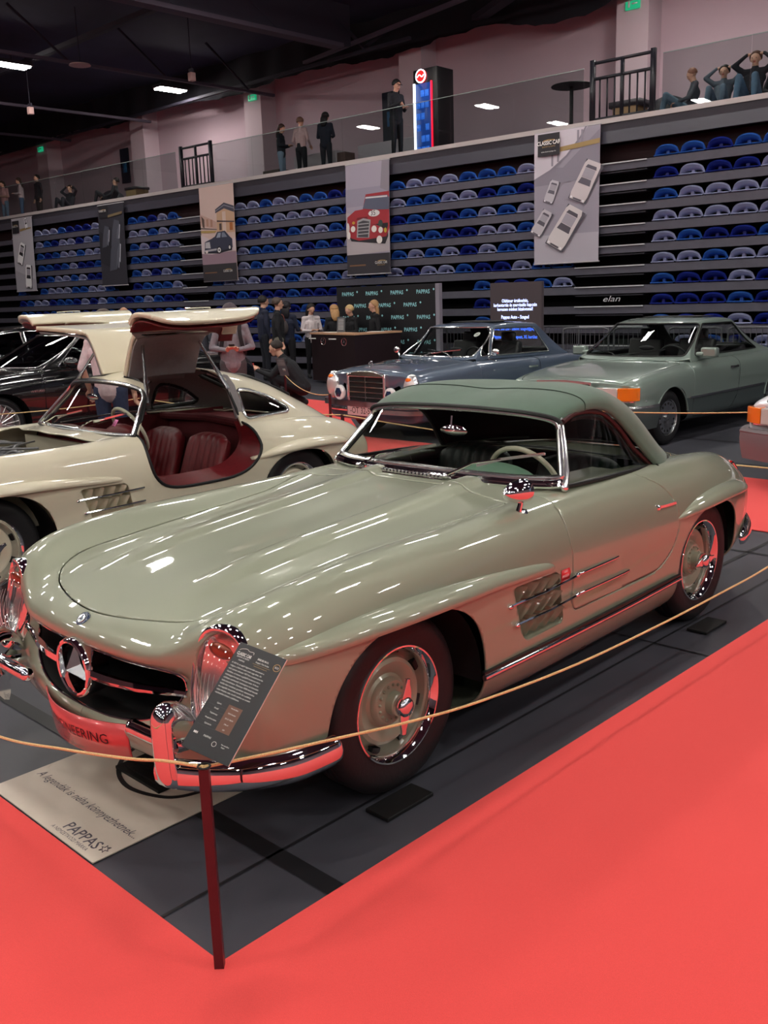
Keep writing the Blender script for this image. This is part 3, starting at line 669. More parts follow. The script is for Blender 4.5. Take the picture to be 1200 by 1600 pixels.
b = MB(); b.box((-.33,-.20,.92),(.03,.03,1.64)); b.build('red_light_strip', mat('strip_red','ff3040',.4, emit='ff1430', estr=1.4), fr, 0)
b = MB().lathe([(0,-.35),(.14,-.35),(.15,-.33),(.15,-.31)], 28, 'x', (0,.10,1.88)); q = b.build('round_sign', mat('sign_red','e02020',.4, emit='e01818', estr=.8), fr)
b = MB().lathe([(.125,-.356),(.15,-.356),(.15,-.34)], 28, 'x', (0,.10,1.88)); b.build('sign_rim', mat('strip_white','ffffff'), q)
b = MB(); b.tube(crv([(-.357,.20,1.86),(-.357,.13,1.91),(-.357,.06,1.86),(-.357,.0,1.90)],5), .010, 5); b.build('sign_script', mat('strip_white','ffffff'), q)
tb = empty('bistro_table', HW(17.5, 9.30, 4.90), HZ, 'black round high table behind the balustrade by the gate', 'table')
b = MB().lathe([(0,1.10),(.42,1.10),(.43,1.085),(.42,1.07),(0,1.07)], 32); b.build('table_top', M_BLACK, tb); b = MB(); b.tube([(0,0,.02),(0,0,1.07)],.04,10); b.build('table_column', M_BLACK, tb); b = MB().lathe([(0,.03),(.25,.02),(.26,0)], 24); b.build('table_foot', M_BLACK, tb)
def hthing(nm, d, a, dims, m, lab, cat, z=4.90):
    b = MB(); b.box((0,0,dims[2]/2), dims); o = b.build(nm, m, None, 0, bevel=.015, smooth=False); o.location = HW(d, a, z); o.rotation_euler = (0,0,HZ); tag(o, lab, cat); return o
o = hthing('side_cabinet', 18.0, 8.2, (.5,.55,.60), pm('8d7352'), 'small tan cabinet with a dark top behind the right-hand balcony gate', 'cabinet'); b = MB(); b.box((0,0,.61),(.54,.7,.12)); b.build('dark_cover', pm('2a262c'), o, 0)
o = hthing('side_cabinet', 17.6, 25.28, (.5,.55,.56), pm('8d7352'), 'small tan cabinet beside the person slouching on the left of the balcony', 'cabinet'); b = MB(); b.box((0,0,.53),(.54,.6,.08)); b.build('dark_cover', pm('2a262c'), o, 0)
o = hthing('side_cabinet', 18.5, 19.6, (.5,.7,.55), pm('4a3c36'), 'low brown cabinet left of the three standing women', 'cabinet')
o = hthing('side_cabinet', 18.4, 16.75, (.4,.30,.70), pm('54403c'), 'brown cabinet right of the standing women in dark coat', 'cabinet')
o = hthing('covered_table', 18.9, 18.15, (.6,1.7,.86), pm('b3aab0'), 'table under a pale cloth behind the standing women', 'table')
o = hthing('covered_table', 18.9, 15.4, (.6,2.2,.86), pm('a9a2aa'), 'long pale covered table right of the standing women', 'table')
for (d, a, lab) in ((18.2,7.45,'dark beanbag chair next to the gate, empty'),(18.0,27.3,'dark beanbag at the feet of the left seated visitor')):
    b = MB(); b.ball((0,0,.32),(.42,.46,.38),18); o = b.build('beanbag', pm('1c1b22'), None); o.location = HW(d,a,4.90); tag(o, lab, 'beanbag')
def wallposter(a, z, w, h, lab):
    o = hthing('wall_poster', 20.95, a, (.03,w,h), pm('1c2030'), lab, 'poster', z); b = MB(); b.box((-.02,0,h*.45),(.004,w*.5,h*.3)); b.build('poster_picture', pm('2f6a9a'), o, 0)
wallposter(30.72, 6.35, .55, 1.25, 'dark blue poster on the balcony wall left of a pillar'); wallposter(17.25, 6.2, .75, 1.35, 'dark doorway-like poster behind the man by the drinks fridge')
for (a, lab) in ((22.55,'green running-man exit sign above the pillar left of the women'),(9.4,'green exit sign at the top of the right-hand pillar'),(35.6,'green exit sign on the far left pillar')):
    o = hthing('exit_sign', 20.32, a, (.06,.36,.18), mat('exit_green','1f8a62',.4, emit='19a070', estr=.5), lab, 'sign', 8.0); b = MB(); b.box((-.035,.08,.11),(.006,.05,.14)); b.box((-.035,-.06,.11),(.006,.14,.03)); b.build('exit_pictogram', M_WHITE, o, 0)
# ================================================================== 300-series sports car: body shared by the roadster and the gullwing
def sl_cage():
    S = []
    # grille perimeter, then rings that wrap the nose
    S.append([(.780,0,.622),(.778,.12,.620),(.768,.24,.616),(.748,.34,.612),(.718,.42,.604),(.690,.470,.585),(.690,.478,.540),(.725,.43,.470),(.765,.32,.424),(.790,.17,.404),(.797,0,.400)])
    S.append([(.806,0,.640),(.803,.13,.639),(.792,.26,.637),(.772,.375,.635),(.738,.475,.635),(.703,.535,.605),(.703,.545,.540),(.742,.49,.450),(.785,.36,.396),(.808,.19,.370),(.815,0,.364)])
    S.append([(.802,0,.680),(.798,.14,.680),(.783,.29,.678),(.755,.43,.682),(.715,.545,.705),(.690,.64,.680),(.698,.66,.560),(.720,.60,.425),(.745,.47,.335),(.768,.26,.305),(.775,0,.300)])
    S.append([(.735,0,.722),(.732,.15,.724),(.710,.32,.724),(.680,.47,.735),(.662,.60,.782),(.645,.725,.750),(.650,.775,.600),(.670,.765,.430),(.690,.66,.315),(.70,.40,.255),(.71,0,.250)])
    S.append([(.575,0,.768),(.570,.16,.772),(.560,.36,.765),(.550,.515,.775),(.540,.64,.838),(.525,.765,.812),(.520,.840,.660),(.525,.845,.470),(.540,.785,.320),(.55,.50,.210),(.56,0,.200)])
    def st(x, c, b, v3, cr, sh, mx, lo, si, bo):
        # c centre z; b (y,z) bonnet; v3 valley; cr crown; sh shoulder; mx widest; lo lower side; si sill; bo bottom
        S.append([(x,0,c),(x,b[0]*.45,c+.006 if x>-1 else c),(x,b[0],b[1]),(x,v3[0],v3[1]),(x,cr[0],cr[1]),(x,sh[0],sh[1]),(x,mx[0],mx[1]),(x,lo[0],lo[1]),(x,si[0],si[1]),(x,bo[0],bo[1]),(x,0,.150)])
    st(.32,.812,(.38,.806),(.53,.806),(.67,.876),(.785,.840),(.865,.680),(.868,.480),(.830,.300),(.60,.165))
    st(.00,.845,(.38,.838),(.53,.834),(.67,.896),(.795,.850),(.872,.680),(.872,.470),(.840,.280),(.62,.150))
    st(-.35,.872,(.38,.864),(.54,.855),(.675,.898),(.795,.852),(.870,.680),(.868,.470),(.845,.270),(.64,.145))
    st(-.72,.902,(.38,.893),(.57,.882),(.68,.903),(.792,.852),(.864,.680),(.860,.470),(.850,.270),(.66,.135))
    st(-1.06,.928,(.38,.922),(.57,.908),(.69,.908),(.792,.852),(.860,.680),(.855,.470),(.850,.270),(.66,.130))
    st(-1.45,.930,(.38,.926),(.58,.918),(.70,.908),(.800,.845),(.866,.670),(.858,.460),(.850,.270),(.66,.130))
    st(-1.85,.922,(.38,.918),(.58,.906),(.70,.900),(.808,.835),(.874,.660),(.862,.460),(.850,.270),(.66,.130))
    st(-2.20,.905,(.36,.900),(.56,.886),(.70,.892),(.812,.825),(.880,.660),(.868,.460),(.850,.280),(.66,.140))
    st(-2.55,.888,(.34,.880),(.53,.862),(.68,.880),(.796,.812),(.868,.655),(.858,.450),(.830,.290),(.62,.160))
    st(-2.85,.840,(.31,.832),(.49,.818),(.63,.846),(.748,.780),(.822,.640),(.818,.440),(.780,.300),(.56,.190))
    st(-3.10,.768,(.28,.762),(.44,.755),(.57,.782),(.680,.725),(.750,.610),(.750,.440),(.710,.320),(.50,.230))
    st(-3.28,.690,(.25,.686),(.40,.682),(.51,.695),(.600,.655),(.660,.575),(.660,.445),(.620,.345),(.44,.270))
    S.append([(-3.38,0,.60),(-3.38,.10,.60),(-3.378,.2,.598),(-3.374,.3,.595),(-3.37,.38,.59),(-3.36,.45,.57),(-3.355,.49,.52),(-3.355,.49,.45),(-3.36,.45,.39),(-3.37,.3,.35),(-3.375,0,.34)])
    S.append([(-3.405,0,.52),(-3.405,.05,.52),(-3.405,.1,.518),(-3.404,.15,.515),(-3.404,.2,.512),(-3.402,.24,.50),(-3.402,.25,.48),(-3.402,.25,.46),(-3.402,.23,.44),(-3.403,.13,.43),(-3.404,0,.425)])
    return S
def sl_body(dome=True):
    D = sheet(sl_cage(), 330, 150, smooth=3)
    x, y, z = D[..., 0].copy(), D[..., 1].copy(), D[..., 2].copy()
    top = np.clip((z - .70) / .08, 0, 1)
    # the two power domes along the bonnet and the crisp fender crease
    fx = np.clip((.62 - x) / .5, 0, 1) * np.clip((x + 1.25) / .12, 0, 1); fx = fx * fx * (3 - 2 * fx)
    if dome: D[..., 2] += top * fx * .026 * np.exp(-((y - .27 - .02 * np.clip(-x, 0, 1)) / .062) ** 4)
    return D
def arch_f(P, g=0.):
    """negative inside a wheel arch (side view super-ellipse)"""
    x, y, z = P[:, 0], np.abs(P[:, 1]), P[:, 2]
    f1 = (np.abs((x - .010) / .420) ** 2.7 + np.abs((z - .285) / .40) ** 2.7) ** (1 / 2.7) - 1
    f2 = (np.abs((x + 2.40) / .385) ** 2.6 + np.abs((z - .285) / .372) ** 2.6) ** (1 / 2.6) - 1
    f = np.minimum(f1, f2) * .39
    return np.maximum(f, .50 - y)
_bh = [(.728,.05),(.716,.16),(.685,.28),(.64,.40),(.57,.50),(.45,.545),(.10,.540),(-.2,.548),(-.567,.572),(-.845,.640),(-.895,.61),(-.935,.45),(-.955,.2)]
BONNET = rnd_poly(_bh + [(q[0], -q[1]) for q in reversed(_bh)], .07)
def bonnet_f(P): return np.maximum(poly_sdf(P[:, :2], BONNET), .62 - P[:, 2])
DOOR = rnd_poly([(-1.045,.99),(-1.035,.90),(-1.02,.80),(-1.025,.65),(-1.03,.422),(-1.80,.428),(-1.93,.49),(-1.985,.62),(-1.965,.75),(-1.90,.83),(-1.78,.905),(-1.72,.99)], .055, 4)
def door_f(P, s=1): return np.maximum(poly_sdf(P[:, [0, 2]], DOOR), .50 - s * P[:, 1])
VENT = [(-.575,.645),(-.915,.635),(-.955,.405),(-.665,.400)]
VENTR = rnd_poly(VENT, .03, 3)
def vent_f(P): return np.maximum(poly_sdf(P[:, [0, 2]], VENTR), .6 - np.abs(P[:, 1]))
COCKPIT = rnd_poly([(-1.13,.60),(-1.12,-.60),(-2.12,-.62),(-2.12,.62)], .14, 5)
def cock_f(P): return np.maximum(poly_sdf(P[:, :2], COCKPIT), .7 - P[:, 2])

def lamp_f(P): return np.maximum(((np.abs((np.abs(P[:, 1]) - .665) / .100) ** 2.4 + np.abs((P[:, 2] - .614) / .158) ** 2.4) ** (1/2.4) - 1) * .1, .45 - P[:, 0])
def wheel(parent, x, y, rx, rim_m, ring_m, tyre_m, nut_m, steer=0., spin=0.):
    """wheel with its axle along y, outer face towards y*; thing > wheel > tyre, trim_ring, knock_off_nut"""
    s = 1 if y > 0 else -1
    R = .335
    def fl(prof): return [(r, h * s) for r, h in prof]
    def ori(mb):  # reverse winding for the mirrored side
        if s < 0: mb.F = [tuple(reversed(f)) for f in mb.F]
        return mb
    # steel disc: outer face at h=0 (rim edge), negative = inboard
    d = MB().lathe(fl([(.0,.010),(.040,.010),(.043,.006),(.044,-.026),(.052,-.030),(.080,-.032),(.088,-.040),(.091,-.056),(.102,-.064),(.125,-.048),(.148,-.042),(.162,-.050),(.170,-.072),(.178,-.088),(.184,-.088),(.19,-.085),(.205,-.03),(.205,-.15),(.0,-.15)]), 48, 'y')
    ori(d); w = d.build('wheel', rim_m, parent); w.location = (x, y, R); w.rotation_euler = (0, spin, steer)
    # dark slots near the rim and the ring of rivets round the hub
    for k in range(8):
        sl_ = MB()
        a = 2 * PI * k / 8 + .2
        q = [(.178*math.cos(a+t), .178*math.sin(a+t)) for t in (-.11,-.06,0,.06,.11)]
        q2 = [(.189*math.cos(a+t), .189*math.sin(a+t)) for t in (.11,.06,0,-.06,-.11)]
        sl_.prism([(u, v) for u, v in q + q2], -.089 * s, -.062 * s, 'y'); sl_.build('slot', M_BLACK, w, 0, smooth=False)
    rv = MB()
    for k in range(16):
        a = 2 * PI * k / 16; rv.ball((.066*math.cos(a), -.030*s, .067*math.sin(a)), (.0062,.008,.0062), 8)
    rv.build('rivet_ring', rim_m, w)
    t = MB().lathe(fl([(.205,-.012),(.213,.0),(.222,.001),(.250,.008),(.285,.011),(.312,.004),(.327,-.012),(R,-.026),(R,-.04),(.329,-.043),(R,-.046),(R,-.07),(.329,-.073),(R,-.076),(R,-.10),(.329,-.103),(R,-.106),(R,-.13),(.325,-.148),(.30,-.158),(.24,-.155),(.205,-.14)]), 64, 'y')
    ori(t).build('tyre', tyre_m, w)
    tr = MB().lathe(fl([(.178,-.088),(.186,-.074),(.190,-.055),(.1915,-.030),(.197,-.014),(.206,-.002),(.2125,.006),(.2185,.006),(.2215,.0),(.221,-.006),(.213,-.004),(.205,-.012),(.198,-.04)]), 64, 'y')
    ori(tr).build('trim_ring', ring_m, w)
    # two-eared knock-off nut
    n = MB().lathe(fl([(.0,.040),(.016,.039),(.026,.034),(.031,.026),(.034,.012),(.034,-.01),(.033,-.02)]), 28, 'y')
    ori(n)
    for a in (0, PI):
        pts = [(.018,-.018),(.018,.022),(.045,.020),(.072,.012),(.088,.012),(.090,-.006),(.070,-.008),(.042,-.016)]
        Q = [(p[0]*math.cos(a)-p[1]*math.sin(a), p[0]*math.sin(a)+p[1]*math.cos(a)) for p in pts]
        n.prism(Q, .012 * s, .026 * s, 'y')
    nn = n.build('knock_off_nut', nut_m, w, bevel=.003); nn.scale = (1.18, 1.05, 1.18); nn.location = (0, .012 * s, 0)
    return w

def brow(parent, path, m, name='wheel_arch_flare'):
    """path: list of (x, z, y_base, half_height, bulge): blade over a wheel arch, flat underside"""
    for s in (1, -1):
        V = []; F = []; ns = 9
        P = crv(path, 6)
        for (x, z, y, h, b) in P:
            h = max(h, .001); b = max(b, .0005)
            prof = []
            for j in range(ns):          # rounded outer face from top to the lower edge
                a = PI * .5 * j / (ns - 1)
                prof.append((y - .012 + (b + .012) * math.sin(a) ** .9, z + h * math.cos(a) ** 1.1))
            prof.append((y + b * .93, z - .010)); prof.append((y - .03, z - .014)); prof.append((y - .05, z + h * .5))
            for (yy, zz) in prof: V.append((x, yy * s, zz))
        k = ns + 3
        for i in range(len(P) - 1):
            for j in range(k):
                f = (i * k + j, (i + 1) * k + j, (i + 1) * k + (j + 1) % k, i * k + (j + 1) % k)
                F.append(tuple(reversed(f)) if s > 0 else f)
        e = tuple(range(k)); l = tuple(range((len(P) - 1) * k, len(P) * k))
        F.append(e if s < 0 else tuple(reversed(e))); F.append(l if s > 0 else tuple(reversed(l)))
        o = mesh(name, V, F, m, parent); sharp(o, 50)

def lamp(parent, s, rim_m, lens_m, inner_m):
    """tall headlight unit: chrome surround > ribbed lens, amber indicator and reflector"""
    C0 = Vector((.688, .660 * s, .612)); tilt = math.radians(14)
    def pt(a, r, dx, sq=2.5):
        ca, sa = math.cos(a), math.sin(a)
        yy = math.copysign(abs(ca) ** (2 / sq), ca) * r * .104; zz = math.copysign(abs(sa) ** (2 / sq), sa) * r * .168
        yy *= 1 - .12 * (zz < 0) * abs(zz) / .165
        v = Vector((dx - .10 * (yy / .112) ** 2 * .22 * (1 if True else 0), yy, zz))
        v = Matrix.Rotation(-tilt, 3, 'Y') @ v; v = Matrix.Rotation(.20 * s, 3, 'Z') @ v
        return C0 + v
    n = 56
    def loft(rings):
        V = []; F = []
        for (r, dx) in rings:
            for j in range(n): V.append(tuple(pt(2 * PI * j / n, r, dx)))
        for i in range(len(rings) - 1):
            for j in range(n): F.append((i*n+j, i*n+(j+1)%n, (i+1)*n+(j+1)%n, (i+1)*n+j))
        return V, F
    V, F = loft([(1.16,-.075),(1.135,-.02),(1.115,.012),(1.075,.033),(1.02,.036),(.965,.026),(.945,.010),(.94,-.01)])
    o = mesh('headlight', V, F, rim_m, parent)
    V, F = loft([(.955,.006),(.90,.028),(.80,.046),(.65,.062),(.48,.073),(.30,.080),(.15,.083),(.02,.084)])
    F.append(tuple(range(7*n, 8*n)))
    mesh('lens', V, F, lens_m, o)
    V, F = loft([(.95,.0),(.8,-.02),(.6,-.034),(.3,-.044),(.02,-.048)]); F.append(tuple(range(4*n, 5*n)))
    mesh('reflector', V, F, inner_m, o)
    b = MB(); c = C0 + Vector((-.0, 0, .0)); b.ball(tuple(pt(PI/2, .62, .012)), (.014,.060,.026), 14); b.build('indicator_bulb', M_BULB, o)
    b = MB()
    for k in range(-6, 7):   # vertical flutes of the lens
        yk = k * .0145
        pts = []
        for q in range(9):
            zz = -.11 + q * .019
            v = Vector((.003 + .075 * (1 - (yk/.112)**2 - ((zz)/.18)**2) - .022*(yk/.112)**2, yk, zz))
            v = Matrix.Rotation(-tilt, 3, 'Y') @ v; v = Matrix.Rotation(.20 * s, 3, 'Z') @ v
            pts.append(tuple(C0 + v))
        b.tube(pts, .0012, 4)
    b.build('flute', M_FLUTE, o)
    return o

def sl_common(root, D, paint, shade, opts):
    """body pieces shared by both cars; returns (V,F) of the remaining skin"""
    V, F = full_grid(D)
    _, (V, F) = clip(V, F, arch_f)
    _, (V, F) = clip(V, F, lamp_f)
    (bv, bf), (V, F) = clip(V, F, bonnet_f)
    if not opts.get('no_bonnet'):
        (bv, bf), _ = clip(bv, bf, lambda P: bonnet_f(P) + .0042)
        o = mesh('bonnet', bv, bf, paint, root); solid(o, .008)
    else:
        (_, _), (sv, sf) = clip(bv, bf, lambda P: np.maximum(bonnet_f(P), .0) + 0 * P[:, 0] - 1)
    _, (V, F) = clip(V, F, lambda P: bonnet_f(P) - .0015)
    _, (V, F) = clip(V, F, vent_f)
    doors = {}
    for s in (1, -1):
        (dv, df), (V, F) = clip(V, F, lambda P, s=s: door_f(P, s))
        (dv, df), _ = clip(dv, df, lambda P, s=s: door_f(P, s) + .0038)
        doors[s] = (dv, df)
    return V, F, doors

def sl_details(root, paint, chrome, dark, nose_open=True):
    # grille: dark duct, chrome ring with three-pointed star, two wing bars
    ring = sl_cage()[0]; half = crv(ring, 5)
    full = half + [(p[0], -p[1], p[2]) for p in reversed(half[1:-1])]; n = len(full)
    V = []; F = []
    for dx, k in ((0, 1.0), (-.02, .985), (-.28, .92), (-.42, .80)):
        for (x, y, z) in full: V.append((x + dx, y * k, .52 + (z - .52) * k))
    for i in range(3):
        for j in range(n): F.append((i*n+j, i*n+(j+1)%n, (i+1)*n+(j+1)%n, (i+1)*n+j))
    F.append(tuple(range(3*n, 4*n)))
    duct = mesh('grille', V, F, dark, root)
    b = MB(); b.bar([(p[0]+.004, p[1]*1.005, .52+(p[2]-.52)*1.02) for p in full], circle(.0055, 8), closed=True); b.build('grille_trim', chrome, duct)
    cx, cz = .818, .544
    b = MB().lathe([(.104,-.075),(.108,-.02),(.108,.004),(.104,.012),(.097,.015),(.090,.012),(.086,.0),(.086,-.04)], 56, 'x', (cx, 0, cz)); ringo = b.build('star_ring', chrome, duct)
    b = MB()
    for k in range(3):
        a = PI / 2 + k * 2 * PI / 3; ca, sa = math.cos(a), math.sin(a); px, pz = -sa, ca
        tip = (cx - .012, ca * .088, cz + sa * .088); w_ = .030
        a1 = (cx - .012, ca * 0 + px * w_ + ca * -.008, cz + pz * w_ + sa * -.008); a2 = (cx - .012, -px * w_ + ca * -.008, cz - pz * w_ + sa * -.008)
        top = (cx + .034, 0, cz); bk = (cx - .03, 0, cz)
        b.add([tip, a1, a2, top, bk], [(0, 1, 3), (0, 3, 2), (0, 4, 1), (0, 2, 4)])
    b.build('star', M_SILVER, duct, auto=0, smooth=False)
    for s in (1, -1):
        pts = [(.805, s*.112, .542), (.798, s*.22, .544), (.775, s*.34, .546), (.740, s*.45, .550), (.722, s*.535, .556)]
        b = MB(); V, F = sweep(crv(pts, 5), [(.010,-.013),(.016,0),(.010,.013),(-.008,.010),(-.008,-.010)], [1.25]*6+[1.1]*5+[.95]*5+[.75]*5, up=(0,0,1)); b.add(V, F); b.build('grille_bar', chrome, duct)
        lamp(root, s, chrome, M_LENS, M_REFL)
    # round badge on the nose
    b = MB().lathe([(.0,.006),(.012,.006),(.013,.004),(.026,.004),(.029,.001),(.029,-.01)], 32)
    o = b.build('nose_badge', [M_BADGE], root); o.location = (.769, 0, .7075); o.rotation_euler = (0, math.radians(42), 0)
    b = MB().lathe([(.0,.0075),(.017,.0072),(.0175,.005)], 24); b.build('badge_face', M_SILVER, o)
    b = MB()
    for k in range(3):
        a = k*2*PI/3 + PI; b.prism([(.0,-.003),(.0155,0),(.0,.003)] if 0 else [(.003*math.cos(a+PI/2),.003*math.sin(a+PI/2)),(.003*math.cos(a-PI/2),.003*math.sin(a-PI/2)),(.016*math.cos(a),.016*math.sin(a))], .0075, .009)
    b.build('badge_star', M_BADGE, o)

def bumper_quarter(root, s, chrome, front=True):
    # wrap-round blade with an upright guard and a short inner stub
    if front:
        path = [(.838,s*.52,.340),(.826,s*.575,.340),(.796,s*.635,.340),(.750,s*.70,.341),(.68,s*.775,.343),(.56,s*.842,.345),(.43,s*.868,.352),(.395,s*.866,.355)]
        gx, gy = .846, .572
    else:
        path = [(-3.47,s*.36,.36),(-3.465,s*.42,.36),(-3.43,s*.54,.36),(-3.34,s*.64,.36),(-3.19,s*.725,.36),(-3.02,s*.785,.36),(-2.86,s*.822,.36)]
        gx, gy = -3.49, .45
    P = crv(path, 6); n = len(P)
    prof = [(-.018,.0),(-.012,.034),(.0,.052),(.014,.046),(.027,.024),(.032,.0),(.028,-.028),(.012,-.050),(-.006,-.056),(-.014,-.03)]
    scl = [1.] * n
    for i in range(4): scl[-1 - i] = (.25, .6, .82, .95)[i]
    sg = -1 if (s > 0) == front else 1
    prof2 = [(a * -sg * (1), b) for a, b in prof]
    V, F = sweep(P, prof2, scl, up=(0, 0, 1))
    o = mesh('bumper_blade', V, F, chrome, root); fix(o); sharp(o, 60)
    # guard
    f = 1 if front else -1
    gp = [(gx-.07*f,s*gy,.560),(gx-.035*f,s*gy,.605),(gx,s*gy,.600),(gx+.018*f,s*gy,.555),(gx+.022*f,s*gy,.47),(gx+.020*f,s*gy,.38),(gx+.010*f,s*gy,.315),(gx-.012*f,s*gy,.290)]
    V, F = sweep(crv(gp, 5), [(-.040,-.012),(-.034,.010),(-.018,.022),(0,.026),(.018,.022),(.034,.010),(.040,-.012),(.030,-.026),(-.030,-.026)], [.8]*4+[.95]*6+[1]*26 , up=lambda i: (1,0,0) if f>0 else (-1,0,0)) if False else guard_mesh(gx, s*gy, f)
    g = mesh('bumper_guard', V, F, chrome, root); fix(g); sharp(g, 70)
    b = MB(); b.tube(crv([(gx-.02*f,s*(gy-.01),.435),(gx-.02*f,s*(gy-.08),.432),(gx-.02*f,s*(gy-.21),.428)],4), .026, 14); b.tube([(gx-.03*f,s*gy,.42),(gx-.20*f,s*gy,.40)], .022, 10)
    b.ball((gx-.02*f,s*(gy-.215),.428),(.027,.025,.027),14); b.build('bumper_stub', chrome, g)
def guard_mesh(gx, gy, f):
    """upright bumper horn hooked over at the top"""
    side = [(-.11,.500),(-.085,.540),(-.05,.568),(-.012,.578),(.018,.566),(.034,.540),(.038,.50),(.037,.43),(.034,.36),(.024,.315),(.002,.296)]
    inn = [(-.115,.450),(-.095,.485),(-.06,.508),(-.03,.516),(-.012,.508),(-.006,.505),(-.004,.47),(-.004,.42),(-.006,.37),(-.010,.335),(-.018,.31)]
    V = []; F = []; hw = [.022,.028,.033,.037,.040,.042,.043,.044,.044,.043,.036]
    side, inn = crv(side, 4), crv(inn, 4); hw = [h[0] for h in crv([(h,) for h in hw], 4)]
    k = 9
    for i in range(len(side)):
        o_, n_ = side[i], inn[i]; w_ = hw[i]
        for j in range(k):
            a = -1 + 2 * j / (k - 1); e = (1 - abs(a) ** 3.2)
            t = .35 + .65 * e
            V.append((gx + f * (n_[0] + (o_[0] - n_[0]) * t), gy + a * w_, n_[1] + (o_[1] - n_[1]) * t))
        V.append((gx + f * n_[0], gy + w_ * .9, n_[1])); V.append((gx + f * n_[0], gy - w_ * .9, n_[1]))
    q = k + 2
    for i in range(len(side) - 1):
        for j in range(q): F.append((i*q+j, i*q+(j+1)%q, (i+1)*q+(j+1)%q, (i+1)*q+j))
    F.append(tuple(range(q))); F.append(tuple(reversed(range((len(side)-1)*q, len(side)*q))))
    return V, F
def fix(o):
    bm = bmesh.new(); bm.from_mesh(o.data); bmesh.ops.recalc_face_normals(bm, faces=bm.faces); bm.to_mesh(o.data); bm.free(); return o

